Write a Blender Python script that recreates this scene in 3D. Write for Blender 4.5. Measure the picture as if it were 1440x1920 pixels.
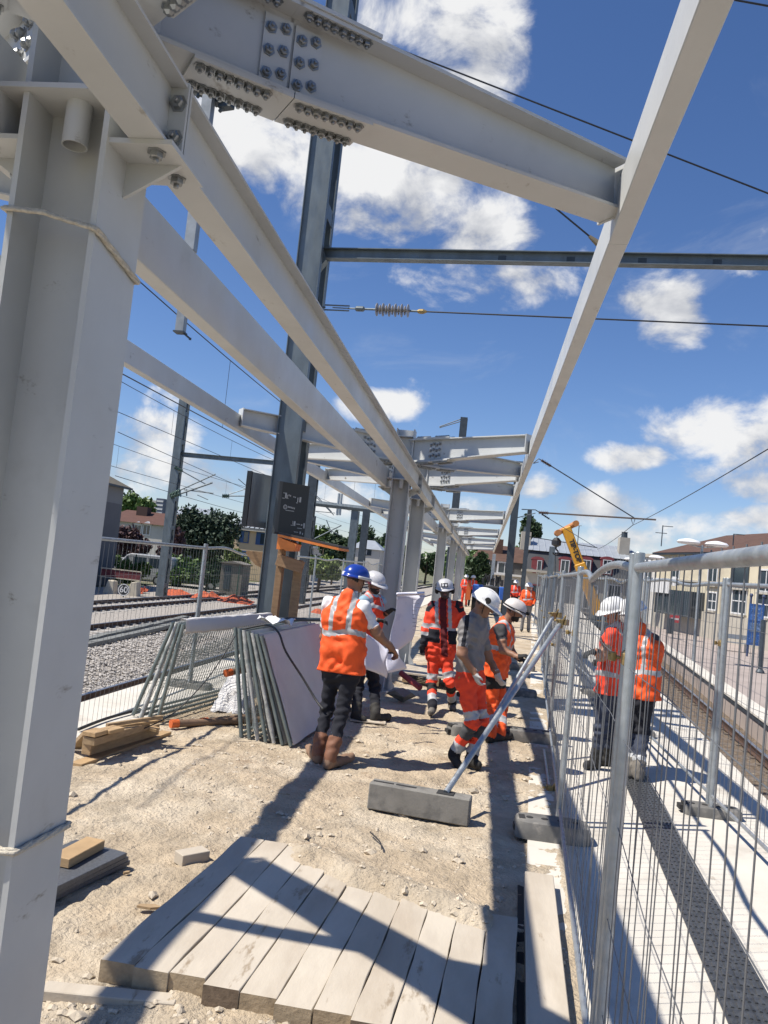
import bpy, bmesh, math, random
import numpy as np
from mathutils import Vector, Matrix, noise as mnoise
random.seed(7)
for o in list(bpy.data.objects): bpy.data.objects.remove(o, do_unlink=True)
SC = bpy.context.scene
COL = SC.collection
# ---------------------------------------------------------------- camera
PW, PH, FPX, EYE = 1440., 1920., 1500., 1.9
ROLL, PITCH, YAW = math.radians(6.0), math.radians(3.633), math.radians(-7.355)
_r = np.array([math.cos(YAW), -math.sin(YAW), 0.])
_u = np.array([-math.sin(PITCH)*math.sin(YAW), -math.sin(PITCH)*math.cos(YAW), math.cos(PITCH)])
_f = np.array([math.cos(PITCH)*math.sin(YAW), math.cos(PITCH)*math.cos(YAW), math.sin(PITCH)])
_cx = math.cos(ROLL)*_r + math.sin(ROLL)*_u
_cy = -math.sin(ROLL)*_r + math.cos(ROLL)*_u
EYEP = np.array([0., 0., EYE])
cam = bpy.data.cameras.new('camera'); camo = bpy.data.objects.new('camera', cam); COL.objects.link(camo)
M = Matrix.Identity(4)
for i in range(3):
    M[i][0], M[i][1], M[i][2], M[i][3] = _cx[i], _cy[i], -_f[i], EYEP[i]
camo.matrix_world = M
cam.sensor_fit = 'VERTICAL'; cam.sensor_height = 24.; cam.lens = FPX/PH*24.
cam.clip_start = .05; cam.clip_end = 5000.
SC.camera = camo
SC.render.resolution_x, SC.render.resolution_y = 768, 1024
def ray(x, y):
    dx, dy = x-PW/2, y-PH/2
    d = dx*_cx - dy*_cy + FPX*_f
    return d/np.linalg.norm(d)
def at(x, y, Y):                      # point of the place seen at photo pixel (x, y), Y metres down the platform
    d = ray(x, y); p = EYEP + d*(Y/d[1]); return Vector(p)
def gz(x, y, z=0.):                   # the same, on the level z
    d = ray(x, y); p = EYEP + d*((z-EYE)/d[2]); return Vector(p)
def ax(x, y, X):
    d = ray(x, y); p = EYEP + d*(X/d[0]); return Vector(p)
# ---------------------------------------------------------------- sun, sky, exposure
SUNV = Vector((-.615, -.235, 1.)).normalized()
sl = bpy.data.lights.new('sun', 'SUN'); so = bpy.data.objects.new('sun', sl); COL.objects.link(so)
sl.energy = 5.; sl.angle = math.radians(.53); sl.color = (1., .94, .84)
so.rotation_euler = SUNV.to_track_quat('Z', 'Y').to_euler()
cy_ = SC.cycles
cy_.max_bounces, cy_.diffuse_bounces, cy_.glossy_bounces, cy_.transmission_bounces, cy_.transparent_max_bounces = 4, 2, 2, 3, 6
cy_.caustics_reflective = cy_.caustics_refractive = False
SC.view_settings.view_transform = 'Standard'; SC.view_settings.look = 'None'
SC.view_settings.exposure = .36; SC.view_settings.gamma = 1.
world = bpy.data.worlds.new('World'); SC.world = world; world.use_nodes = True
def build_sky():
    nt = world.node_tree; nt.nodes.clear()
    N = lambda t, **k: _mk(nt, t, **k)
    def _mk(nt, t, **k):
        n = nt.nodes.new(t)
        for a, b in k.items(): setattr(n, a, b)
        return n
    L = nt.links.new
    def val(s, v):
        if hasattr(v, 'is_output') or isinstance(v, bpy.types.NodeSocket): L(v, s)
        else: s.default_value = v
    def math_(op, a, b=0., c=0., clamp=False):
        n = N('ShaderNodeMath', operation=op, use_clamp=clamp)
        val(n.inputs[0], a); val(n.inputs[1], b); val(n.inputs[2], c); return n.outputs[0]
    def dot(a, v):
        n = N('ShaderNodeVectorMath', operation='DOT_PRODUCT'); L(a, n.inputs[0]); n.inputs[1].default_value = v; return n.outputs['Value']
    def mixc(f, a, b):
        n = N('ShaderNodeMix', data_type='RGBA'); val(n.inputs[0], f)
        for s, v in ((n.inputs[6], a), (n.inputs[7], b)):
            if isinstance(v, bpy.types.NodeSocket): L(v, s)
            else: s.default_value = (*v, 1.)
        return n.outputs[2]
    sky = N('ShaderNodeTexSky', sky_type='NISHITA', sun_disc=False)
    el = math.asin(SUNV.z); sky.sun_elevation = el
    sky.sun_rotation = math.atan2(SUNV.x, SUNV.y)
    sky.air_density = 1.; sky.dust_density = .1; sky.ozone_density = 3.2; sky.altitude = 120.
    tc = N('ShaderNodeTexCoord'); D = tc.outputs['Generated']
    def ns(scale, detail, rough, off=(0, 0, 0), stretch=(1, 1, 1.7), dist=0.):
        m = N('ShaderNodeMapping'); L(D, m.inputs[0]); m.inputs['Location'].default_value = off; m.inputs['Scale'].default_value = stretch
        n = N('ShaderNodeTexNoise'); L(m.outputs[0], n.inputs['Vector'])
        n.inputs['Scale'].default_value = scale; n.inputs['Detail'].default_value = detail; n.inputs['Roughness'].default_value = rough
        n.inputs['Distortion'].default_value = dist
        return n.outputs['Fac']
    # cumulus: where they stand (direction, half width, half height in photo pixels), shape from fractal noise
    blobs = [(540, 250, 210, 140, .80), (720, 330, 190, 110, .80), (860, 110, 120, 190, .86), (680, 90, 120, 120, .58), (910, 440, 110, 80, .80), (800, 400, 120, 70, .72), (960, 525, 170, 58, .74), (860, 510, 60, 50, .5), (1235, 585, 92, 66, .84),
             (1330, 800, 105, 55, .92), (1420, 830, 90, 70, .85), (1190, 858, 80, 26, .72), (1010, 915, 46, 28, .75), (1300, 895, 60, 30, .72), (1420, 905, 90, 36, .74), (700, 760, 70, 28, .78),
             (1390, 985, 200, 36, .80), (1110, 950, 130, 38, .70), (270, 825, 90, 60, .74), (360, 890, 230, 46, .80), (640, 930, 150, 50, .66), (900, 955, 80, 26, .6), (300, 745, 60, 26, .5),
             (1390, 515, 36, 22, .52), (1050, 585, 50, 22, .45), (1180, 1010, 260, 26, .6)]
    acc = None; low = None
    dz = math_('MAXIMUM', dot(D, Vector(_f)), .02)
    cmb = N('ShaderNodeCombineXYZ'); L(math_('DIVIDE', dot(D, Vector(_cx)), dz), cmb.inputs[0]); L(math_('DIVIDE', dot(D, Vector(_cy)), dz), cmb.inputs[1])
    UV = cmb.outputs[0]
    for (bx, by, rw, rh, st) in blobs:
        m = N('ShaderNodeVectorMath', operation='MULTIPLY_ADD'); L(UV, m.inputs[0])
        sx, sy = FPX/rw, FPX/rh
        m.inputs[1].default_value = (sx, sy, 0); m.inputs[2].default_value = (-(bx-720)/FPX*sx, (by-960)/FPX*sy, 0)
        dt = N('ShaderNodeVectorMath', operation='DOT_PRODUCT'); L(m.outputs[0], dt.inputs[0]); L(m.outputs[0], dt.inputs[1])
        g = math_('MAXIMUM', math_('MULTIPLY_ADD', dt.outputs['Value'], -.42*st, st), 0.)
        acc = g if acc is None else math_('MAXIMUM', acc, g)
        if st >= .7 and rh > 45:
            sp = N('ShaderNodeVectorMath', operation='DOT_PRODUCT'); L(m.outputs[0], sp.inputs[0]); sp.inputs[1].default_value = (-.25, .97, 0)
            lo = math_('MULTIPLY', g, sp.outputs['Value'])
            low = lo if low is None else math_('ADD', low, lo)
    # the same kind of scattered cumulus everywhere else
    wide = ns(2.1, 2., .5, (3.1, 1.7, .4), (1, 1, 1.5))
    big = math_('MULTIPLY', math_('SUBTRACT', wide, .5), 1.3)
    inview = math_('GREATER_THAN', dot(D, Vector(_f)), .74)
    big = math_('MULTIPLY', big, math_('SUBTRACT', 1., inview))
    f1 = ns(9.5, 7., .60, (.3, 5.2, 1.1), (1, 1, 1.4), .25)
    f2 = ns(9.5, 3., .55, (.3-.04, 5.2-.02, 1.1+.07), (1, 1, 1.4), .25)
    dens = math_('ADD', math_('ADD', acc, big), math_('MULTIPLY', math_('SUBTRACT', f1, .5), 2.3))
    mask = N('ShaderNodeMapRange', interpolation_type='SMOOTHSTEP'); val(mask.inputs[0], dens); mask.inputs[1].default_value = .36; mask.inputs[2].default_value = .86
    # self-shade: thick and low parts are greyer, sunward tops are white
    sh = math_('ADD', math_('MULTIPLY', math_('SUBTRACT', f1, f2), 2.6), math_('MULTIPLY', low, .30))
    shade = N('ShaderNodeMapRange'); val(shade.inputs[0], sh); shade.inputs[1].default_value = -.50; shade.inputs[2].default_value = .16
    shade.clamp = True
    ccol = mixc(shade.outputs[0], (4.2, 4.4, 4.9), (8.2, 8.2, 8.2))
    # thin high wisps
    w = ns(3.2, 6., .65, (7., 2., 1.), (1.6, .5, 3.), .8)
    wm = N('ShaderNodeMapRange', interpolation_type='SMOOTHSTEP'); val(wm.inputs[0], w); wm.inputs[1].default_value = .56; wm.inputs[2].default_value = .85; wm.inputs[4].default_value = .22
    hs = N('ShaderNodeHueSaturation'); hs.inputs['Saturation'].default_value = 1.10
    tint = N('ShaderNodeMix', data_type='RGBA', blend_type='MULTIPLY'); tint.inputs[0].default_value = 1.; L(sky.outputs[0], tint.inputs[6]); tint.inputs[7].default_value = (.97, .97, 1.12, 1.); L(tint.outputs[2], hs.inputs['Color'])
    base = mixc(wm.outputs[0], hs.outputs[0], (6.5, 6.8, 7.2))
    col = mixc(math_('MULTIPLY', mask.outputs[0], .97), base, ccol)
    bg = N('ShaderNodeBackground'); L(col, bg.inputs[0]); bg.inputs[1].default_value = .086
    out = N('ShaderNodeOutputWorld'); L(bg.outputs[0], out.inputs[0])
build_sky()
world.cycles.sampling_method = 'NONE'; world.cycles.sample_map_resolution = 256
# ---------------------------------------------------------------- materials
MATS = {}
def mat(name, col, rough=.6, metal=0., var=0., vscale=3., bump=0., bscale=40., col2=None, c2scale=6., c2lo=.45, c2hi=.65, detail=6., spec=.5, stretch=(1, 1, 1), rough_var=0., trans=0., alpha=1., spots=None, sscale=9., slo=.66, shi=.74, sstretch=(1, 1, 1)):
    if name in MATS: return MATS[name]
    m = bpy.data.materials.new(name); m.use_nodes = True; nt = m.node_tree; p = nt.nodes['Principled BSDF']
    p.inputs['Roughness'].default_value = rough; p.inputs['Metallic'].default_value = metal
    p.inputs['Specular IOR Level'].default_value = spec
    if trans: p.inputs['Transmission Weight'].default_value = trans
    if alpha < 1: p.inputs['Alpha'].default_value = alpha
    c4 = (*col, 1.)
    p.inputs['Base Color'].default_value = c4
    L = nt.links.new
    if var or bump or col2 or rough_var or spots:
        tc = nt.nodes.new('ShaderNodeTexCoord'); mp = nt.nodes.new('ShaderNodeMapping'); L(tc.outputs['Object'], mp.inputs[0]); mp.inputs['Scale'].default_value = stretch
        V = mp.outputs[0]
        def ns(s, d=detail, r=.6):
            n = nt.nodes.new('ShaderNodeTexNoise'); L(V, n.inputs['Vector']); n.inputs['Scale'].default_value = s; n.inputs['Detail'].default_value = d; n.inputs['Roughness'].default_value = r; return n.outputs['Fac']
        cur = None
        if col2:
            mr = nt.nodes.new('ShaderNodeMapRange'); mr.interpolation_type = 'SMOOTHSTEP'; L(ns(c2scale), mr.inputs[0]); mr.inputs[1].default_value = c2lo; mr.inputs[2].default_value = c2hi
            mx = nt.nodes.new('ShaderNodeMix'); mx.data_type = 'RGBA'; L(mr.outputs[0], mx.inputs[0]); mx.inputs[6].default_value = c4; mx.inputs[7].default_value = (*col2, 1.)
            cur = mx.outputs[2]
        if var:
            mr = nt.nodes.new('ShaderNodeMapRange'); L(ns(vscale), mr.inputs[0]); mr.inputs[1].default_value = .3; mr.inputs[2].default_value = .7; mr.inputs[3].default_value = 1-var; mr.inputs[4].default_value = 1+var
            hv = nt.nodes.new('ShaderNodeHueSaturation'); L(mr.outputs[0], hv.inputs['Value'])
            if cur is None: hv.inputs['Color'].default_value = c4
            else: L(cur, hv.inputs['Color'])
            cur = hv.outputs[0]
        if spots:
            mp2 = nt.nodes.new('ShaderNodeMapping'); L(tc.outputs['Object'], mp2.inputs[0]); mp2.inputs['Scale'].default_value = sstretch
            n2 = nt.nodes.new('ShaderNodeTexNoise'); L(mp2.outputs[0], n2.inputs['Vector']); n2.inputs['Scale'].default_value = sscale; n2.inputs['Detail'].default_value = 5.; n2.inputs['Roughness'].default_value = .7
            mr = nt.nodes.new('ShaderNodeMapRange'); mr.interpolation_type = 'SMOOTHSTEP'; L(n2.outputs['Fac'], mr.inputs[0]); mr.inputs[1].default_value = slo; mr.inputs[2].default_value = shi
            mx = nt.nodes.new('ShaderNodeMix'); mx.data_type = 'RGBA'; L(mr.outputs[0], mx.inputs[0]); mx.inputs[7].default_value = (*spots, 1.)
            if cur is None: mx.inputs[6].default_value = c4
            else: L(cur, mx.inputs[6])
            cur = mx.outputs[2]
        if cur is not None: L(cur, p.inputs['Base Color'])
        if rough_var:
            mr = nt.nodes.new('ShaderNodeMapRange'); L(ns(vscale*1.7), mr.inputs[0]); mr.inputs[1].default_value = .3; mr.inputs[2].default_value = .7; mr.inputs[3].default_value = max(.05, rough-rough_var); mr.inputs[4].default_value = min(1, rough+rough_var); L(mr.outputs[0], p.inputs['Roughness'])
        if bump:
            b = nt.nodes.new('ShaderNodeBump'); b.inputs['Strength'].default_value = 1.; b.inputs['Distance'].default_value = bump; L(ns(bscale), b.inputs['Height']); L(b.outputs[0], p.inputs['Normal'])
    MATS[name] = m
    return m
# ---------------------------------------------------------------- mesh helpers
I_SEC = lambda h, b, tf, tw: [(-b/2, 0), (b/2, 0), (b/2, tf), (tw/2, tf), (tw/2, h-tf), (b/2, h-tf), (b/2, h), (-b/2, h), (-b/2, h-tf), (-tw/2, h-tf), (-tw/2, tf), (-b/2, tf)]
RECT = lambda b, h: [(-b/2, 0), (b/2, 0), (b/2, h), (-b/2, h)]
class MB:
    def __init__(s): s.v = []; s.f = []; s.m = []
    def add(s, vs, fs, mi=0):
        o = len(s.v); s.v += [tuple(v) for v in vs]
        for f in fs: s.f.append(tuple(i+o for i in f)); s.m.append(mi)
        return s
    def box(s, c, size, rz=0., mi=0, mtx=None):
        hx, hy, hz = size[0]/2, size[1]/2, size[2]/2
        vs = [Vector((x, y, z)) for x in (-hx, hx) for y in (-hy, hy) for z in (-hz, hz)]
        R = mtx if mtx is not None else Matrix.Rotation(rz, 3, 'Z')
        c = Vector(c)
        return s.add([R @ v + c for v in vs], [(0, 1, 3, 2), (4, 6, 7, 5), (0, 4, 5, 1), (2, 3, 7, 6), (0, 2, 6, 4), (1, 5, 7, 3)], mi)
    def b2(s, x0, x1, y0, y1, z0, z1, mi=0): return s.box(((x0+x1)/2, (y0+y1)/2, (z0+z1)/2), (x1-x0, y1-y0, z1-z0), 0, mi)
    def ext(s, p0, p1, prof, up=(0, 0, 1), prof1=None, mi=0, caps=True):      # a profile (side, up) run from p0 to p1
        p0, p1, up = Vector(p0), Vector(p1), Vector(up); d = (p1-p0).normalized(); side = d.cross(up).normalized(); u = side.cross(d)
        n = len(prof); q = prof1 or prof
        vs = [p0+side*a+u*b for a, b in prof]+[p1+side*a+u*b for a, b in q]
        fs = [(i, (i+1) % n, n+(i+1) % n, n+i) for i in range(n)]
        if caps: fs += [tuple(range(n-1, -1, -1)), tuple(range(n, 2*n))]
        return s.add(vs, fs, mi)
    def tube(s, pts, r, n=8, mi=0, caps=True):
        pts = [Vector(p) for p in pts]; k = len(pts); rs = r if isinstance(r, (list, tuple)) else [r]*k
        vs = []; ref = None
        for i, p in enumerate(pts):
            t = (pts[min(i+1, k-1)]-pts[max(i-1, 0)]).normalized()
            if ref is None: ref = Vector((0, 0, 1)) if abs(t.z) < .9 else Vector((1, 0, 0))
            a = t.cross(ref).normalized(); b = t.cross(a); ref = -b if False else a.cross(t)
            vs += [p+(a*math.cos(2*math.pi*j/n)+b*math.sin(2*math.pi*j/n))*rs[i] for j in range(n)]
        fs = [(i*n+j, i*n+(j+1) % n, (i+1)*n+(j+1) % n, (i+1)*n+j) for i in range(k-1) for j in range(n)]
        if caps: fs += [tuple(range(n-1, -1, -1)), tuple(range((k-1)*n, k*n))]
        return s.add(vs, fs, mi)
    def lathe(s, c, prof, n=16, axis=(0, 0, 1), mi=0):                          # prof = [(radius, height)]
        c = Vector(c); Q = Vector(axis).to_track_quat('Z', 'Y'); vs = []
        for r, h in prof: vs += [c+Q @ Vector((r*math.cos(2*math.pi*j/n), r*math.sin(2*math.pi*j/n), h)) for j in range(n)]
        k = len(prof)
        fs = [(i*n+j, i*n+(j+1) % n, (i+1)*n+(j+1) % n, (i+1)*n+j) for i in range(k-1) for j in range(n)]
        fs += [tuple(range(n-1, -1, -1)), tuple(range((k-1)*n, k*n))]
        return s.add(vs, fs, mi)
    def prism(s, poly, t, mi=0):                                                # planar 3-D polygon thickened by vector t
        poly = [Vector(p) for p in poly]; t = Vector(t); n = len(poly)
        return s.add(poly+[p+t for p in poly], [tuple(range(n-1, -1, -1)), tuple(range(n, 2*n))]+[(i, (i+1) % n, n+(i+1) % n, n+i) for i in range(n)], mi)
    def build(s, name, mats, parent=None, smooth=False, bevel=0., fix=True):
        me = bpy.data.meshes.new(name); me.from_pydata(s.v, [], s.f)
        mats = mats if isinstance(mats, (list, tuple)) else [mats]
        for m in mats: me.materials.append(MATS[m] if isinstance(m, str) else m)
        if len(mats) > 1: me.polygons.foreach_set('material_index', s.m)
        if fix:
            bm = bmesh.new(); bm.from_mesh(me); bmesh.ops.recalc_face_normals(bm, faces=bm.faces)
            if bevel: bmesh.ops.bevel(bm, geom=bm.edges[:], offset=bevel, segments=1, affect='EDGES', clamp_overlap=True)
            bm.to_mesh(me); bm.free()
        if smooth:
            me.polygons.foreach_set('use_smooth', [True]*len(me.polygons))
            if smooth != 'all': me.set_sharp_from_angle(angle=math.radians(40))
        o = bpy.data.objects.new(name, me); COL.objects.link(o)
        if parent is not None: adopt(o, parent)
        return o
def adopt(o, parent):
    o.parent = parent
    t = parent.matrix_basis.inverted() if parent.type == 'EMPTY' else Matrix.Identity(4)
    o.matrix_parent_inverse = t
def tag(o, label=None, cat=None, group=None, kind=None):
    if label: o['label'] = label
    if cat: o['category'] = cat
    if group: o['group'] = group
    if kind: o['kind'] = kind
    return o
def thing(name, label, cat, loc=(0, 0, 0), group=None):
    o = bpy.data.objects.new(name, None); COL.objects.link(o); o.location = loc; o.empty_display_size = .2
    return tag(o, label, cat, group)
def copy_tree(o, parent=None):
    c = o.copy(); COL.objects.link(c)
    if parent is not None: c.parent = parent
    for ch in list(o.children): copy_tree(ch, c)
    return c
def inst(o, parent, loc=None, name=None):                                      # copy of a part with shared mesh data
    c = o.copy(); COL.objects.link(c)
    return c
# ================================================================ materials
PAINT = mat('canopy_paint', (.515, .525, .515), .42, var=.07, vscale=1.6, bump=.0007, bscale=30, col2=(.46, .465, .45), c2scale=4., c2lo=.56, c2hi=.8, rough_var=.14, spots=(.20, .18, .15), sscale=6.5, slo=.625, shi=.74, sstretch=(1, .45, 1.3))
BOLT = mat('bolt_steel', (.30, .31, .31), .38, .75, var=.25, vscale=30)
GALV = mat('galvanised_steel', (.40, .43, .45), .42, .65, var=.18, vscale=14, bump=.0004, bscale=60, rough_var=.15)
MASTG = mat('weathered_galvanised', (.135, .165, .185), .5, .35, var=.22, vscale=5, bump=.0006, bscale=40, stretch=(1, 1, .35), rough_var=.12)
DARKG = mat('dark_grey_steel', (.055, .07, .085), .5, .3, var=.2, vscale=4)
DIRT = mat('dry_dirt', (.475, .385, .275), .95, var=.22, vscale=3.2, bump=.035, bscale=30, col2=(.54, .46, .35), c2scale=1.1, c2lo=.42, c2hi=.62, detail=6, spec=.15, spots=(.36, .27, .185), sscale=1.9, slo=.58, shi=.72)
STONE = mat('rubble_stone', (.50, .43, .335), .95, var=.25, vscale=7, bump=.006, bscale=50, spec=.15)
CONC = mat('new_concrete', (.60, .565, .50), .9, var=.08, vscale=1.5, bump=.0015, bscale=90, col2=(.48, .44, .38), c2scale=2.2, c2lo=.5, c2hi=.75, spec=.2, spots=(.33, .285, .23), sscale=3.2, slo=.62, shi=.74)
CONCO = mat('old_concrete', (.40, .365, .33), .92, var=.14, vscale=1.2, bump=.003, bscale=50, col2=(.27, .24, .215), c2scale=1.8, c2lo=.5, c2hi=.75, spec=.2)
PINKP = mat('opposite_platform_asphalt', (.37, .315, .285), .93, var=.08, vscale=1.1, bump=.002, bscale=80, col2=(.31, .265, .24), c2scale=.8, c2lo=.45, c2hi=.7, spec=.2)
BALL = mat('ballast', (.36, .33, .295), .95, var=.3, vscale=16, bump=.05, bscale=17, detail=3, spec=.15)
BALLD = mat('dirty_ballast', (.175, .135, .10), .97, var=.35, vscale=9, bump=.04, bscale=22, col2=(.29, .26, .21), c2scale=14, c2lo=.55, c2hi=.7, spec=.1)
RAILR = mat('rusty_rail', (.085, .050, .036), .8, .1, var=.3, vscale=9, bump=.002, bscale=60)
RAILT = mat('rail_head', (.42, .42, .42), .35, .8, var=.1, vscale=6)
SLEEP = mat('concrete_sleeper', (.42, .40, .37), .95, var=.15, vscale=4)
TACT = mat('tactile_strip_plastic', (.055, .058, .062), .42, var=.3, vscale=20, bump=.003, bscale=55)
EARTH = mat('far_ground', (.13, .14, .07), .97, var=.3, vscale=.25, bump=.03, bscale=8, col2=(.20, .18, .12), c2scale=.4)
# ================================================================ ground and platforms
def yline(x0, y0, k): return lambda Y: x0+k*(Y-y0)
EDGE_R = yline(2.96, 8.38, .084)       # right edge of the works platform
EDGE_L = yline(-4.28, 9., .020)        # left edge
OPP = yline(5.55, 12., .112)           # edge of the platform opposite
RB = -1.18                             # bed level
g = MB(); g.add([(-900, -60, RB-.06), (900, -60, RB-.06), (900, 2600, RB-.06), (-900, 2600, RB-.06)], [(0, 1, 2, 3)])
tag(g.build('ground', EARTH), kind='structure')
Y0, Y1 = -6., 130.
def strip(name, xl, xr, z, m, y0=Y0, y1=Y1, n=34, thick=0.):
    b = MB(); vs = []
    for i in range(n+1):
        y = y0+(y1-y0)*i/n; vs += [(xl(y), y, z), (xr(y), y, z)]
    fs = [(2*i, 2*i+1, 2*i+3, 2*i+2) for i in range(n)]
    b.add(vs, fs)
    if thick:
        o = len(vs); w = [(x, y, z-thick) for x, y, _ in vs]
        b.add(w, []); b.f += [(2*i, 2*i+2, o+2*i+2, o+2*i) for i in range(n)]+[(2*i+1, o+2*i+1, o+2*i+3, 2*i+3) for i in range(n)]+[(0, o, o+1, 1), (2*n, 2*n+1, o+2*n+1, o+2*n)]
        b.m += [0]*(2*n+2)
    return tag(b.build(name, m), kind='structure')
DX = yline(.70, 5., .062)              # dirt meets the new slab under the fence
strip('pavement', lambda Y: DX(Y)-.25, EDGE_R, .0, CONC, thick=1.2)
strip('platform_slab', EDGE_L, lambda Y: EDGE_L(Y)+1.1, .0, CONC, thick=1.2)
strip('platform_fill', lambda Y: EDGE_L(Y)+1.0, lambda Y: DX(Y)-.2, -.06, DIRT, thick=1.1)
strip('opposite_platform', OPP, lambda Y: OPP(Y)+16., -.6, PINKP, thick=.6)
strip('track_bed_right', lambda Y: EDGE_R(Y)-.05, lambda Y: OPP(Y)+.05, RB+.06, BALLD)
strip('track_bed_left', lambda Y: EDGE_L(Y)-17.5, lambda Y: EDGE_L(Y)+.05, RB+.08, BALL)
# coping of the opposite platform
b = MB()
for i in range(24):
    y = 6+i*2.5
    b.prism([(OPP(y)-.06, y+.01, -.6), (OPP(y+2.5)-.06, y+2.49, -.6), (OPP(y+2.5)+.42, y+2.49, -.6), (OPP(y)+.42, y+.01, -.6)], (0, 0, .045))
tag(b.build('platform_coping', CONC), kind='structure')
b = MB()
for i in range(24):
    y = 6+i*2.5
    b.prism([(OPP(y)-.035, y, -.70), (OPP(y+2.5)-.035, y+2.5, -.70), (OPP(y+2.5)+.02, y+2.5, -.70), (OPP(y)+.02, y, -.70)], (0, 0, .08))
tag(b.build('platform_joint', DARKG), kind='structure')
# dirt surface with real relief
def fbm(x, y, o=4, s=1.):
    v = 0.; a = 1.
    for _ in range(o): v += a*mnoise.noise((x*s, y*s, 3.3)); s *= 2.1; a *= .5
    return v
def dirt_h(x, y):
    base = .035*fbm(x, y, 2, .55)+.020*fbm(x+9, y, 3, 2.6)
    rough = .5+.9*max(0., mnoise.noise((x*.6+4, y*.6, 0)))
    fine = rough*(.022*fbm(x, y+5, 3, 8.)+.020*abs(mnoise.noise((x*22, y*22, 1.)))+.012*abs(mnoise.noise((x*41, y*41, 6.))))
    bury = .125*math.exp(-((y-5.02+.45*max(0., x+1.1))/.25)**2)*min(1., max(0., (x+1.15)/.25))*min(1., max(0., (.30-x)/.1)); fine += max(0., bury)
    base += -.018*math.exp(-((x+.55+.12*math.sin(y*.9))/.16)**2)*(1 if y > 5.4 else 0)*(.6+.4*math.sin(y*5.))
    hump = .05*math.exp(-((x+2.3)**2/.8+(y-6.5)**2/.5))
    return base+fine+hump-.012
b = MB(); vs = []; ny = 0
ys = [2.4+i*.026 for i in range(240)]+[8.64+i*.06 for i in range(130)]+[16.5+i*.5 for i in range(110)]
nx = 190
for y in ys:
    xa, xb = EDGE_L(y)+.95, DX(y)
    for i in range(nx+1):
        x = xa+(xb-xa)*i/nx
        fade = min(1., max(0., (x-xa)/.5))*min(1., max(0., (xb-x)/.12))
        vs.append((x, y, dirt_h(x, y)*(fade if y < 17 else fade*.5)+.004))
b.add(vs, [(j*(nx+1)+i, j*(nx+1)+i+1, (j+1)*(nx+1)+i+1, (j+1)*(nx+1)+i) for j in range(len(ys)-1) for i in range(nx)])
tag(b.build('dirt', DIRT, smooth='all', fix=False), kind='structure')
def rock(b, c, r, mi=0, flat=.7, rnd=random):
    vs = []; a0 = rnd.random()*6
    for (x, y, z) in ((1, 0, 0), (-1, 0, 0), (0, 1, 0), (0, -1, 0), (0, 0, 1), (0, 0, -1), (.6, .6, .55), (-.6, .6, .5), (.6, -.6, .5), (-.6, -.6, .55)):
        k = r*(.75+.5*rnd.random()); xx = x*math.cos(a0)-y*math.sin(a0); yy = x*math.sin(a0)+y*math.cos(a0)
        vs.append((c[0]+xx*k*(1+.4*math.sin(a0*3)), c[1]+yy*k, c[2]+z*k*flat))
    b.add(vs, [(4, 6, 0, 8), (4, 7, 2, 6), (4, 9, 1, 7), (4, 8, 3, 9), (0, 6, 2), (2, 7, 1), (1, 9, 3), (3, 8, 0), (5, 2, 0), (5, 1, 2), (5, 3, 1), (5, 0, 3)], mi)
rn = random.Random(3); b = MB()
for i in range(9000):
    y = 2.6+rn.random()**1.7*9.; x = EDGE_L(y)+1.+rn.random()*(DX(y)-EDGE_L(y)-1.)
    dense = mnoise.noise((x*.8, y*.8, 7.))
    if dense < rn.random()*.7-.35: continue
    r = .006+.020*rn.random()**3+(.022 if rn.random() < .025 else 0)
    rock(b, (x, y, dirt_h(x, y)+r*.15), r, rnd=rn)
tag(b.build('rubble', STONE, fix=False), 'loose pale stones and clods scattered over the dirt', 'rubble', kind='stuff')
# boulders and chips one can pick out
for i, (px, py, r, lab) in enumerate(((570*.5+0, 1380+610*.5, .036, 'pale square stone chip beside the plank walkway'), (815*.5, 1380+250*.5, .018, 'small grey stone on the open dirt'), (1100*.5, 1380+218*.5, .02, 'dark round stone on the open dirt near the boots'))):
    p = gz(px, py); bb = MB(); rock(bb, (p.x, p.y, p.z+r*.4), r, flat=.75)
    tag(bb.build('stone', STONE), lab, 'stone')
# ================================================================ tracks
RAILP = [(-.07, 0), (.07, 0), (.07, .012), (.012, .028), (.012, .115), (.036, .13), (.036, .158), (.028, .165), (-.028, .165), (-.036, .158), (-.036, .13), (-.012, .115), (-.012, .028), (-.07, .012)]
def track(label, xc, y0, y1, step, sleepers_to, sm=None, dz=0.):
    t = thing('railway_track', label, 'track', (xc(y0), y0, RB))
    for s in (-.755, .755):
        b = MB(); n = int((y1-y0)/step)
        for i in range(n):
            a, c = y0+i*step, y0+(i+1)*step
            b.ext((xc(a)+s, a, -1.085), (xc(c)+s, c, -1.085), RAILP, caps=False)
        b.m = [1 if k % 14 in (6, 7, 8) else 0 for k in range(len(b.f))]
        b.build('rail', [RAILR, RAILT], t, fix=False)
    y = y0; first = None
    while y < sleepers_to:
        if first is None:
            b = MB(); b.ext((-1.25, 0, -.11), (1.25, 0, -.11), [(-.14, 0), (.14, 0), (.11, .13), (-.11, .13)])
            for s in (-.755, .755): b.box((s, 0, .03), (.34, .14, .03))
            first = b.build('sleeper', sm or SLEEP, t); o = first
        else:
            o = first.copy(); COL.objects.link(o)
        o.location = (xc(y), y, -1.1+dz)
        y += .62
    return t
track('nearest railway track, rusty rail beside the left platform edge', lambda Y: EDGE_L(Y)-1.72, -4, 130, 6., 34)
track('middle railway track of the three on the left', yline(-11.1, 19., .024), 4, 150, 6., 46)
track('farthest railway track on the left, below the orange netting', yline(-15.3, 27., .026), 8, 170, 6., 50)
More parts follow.
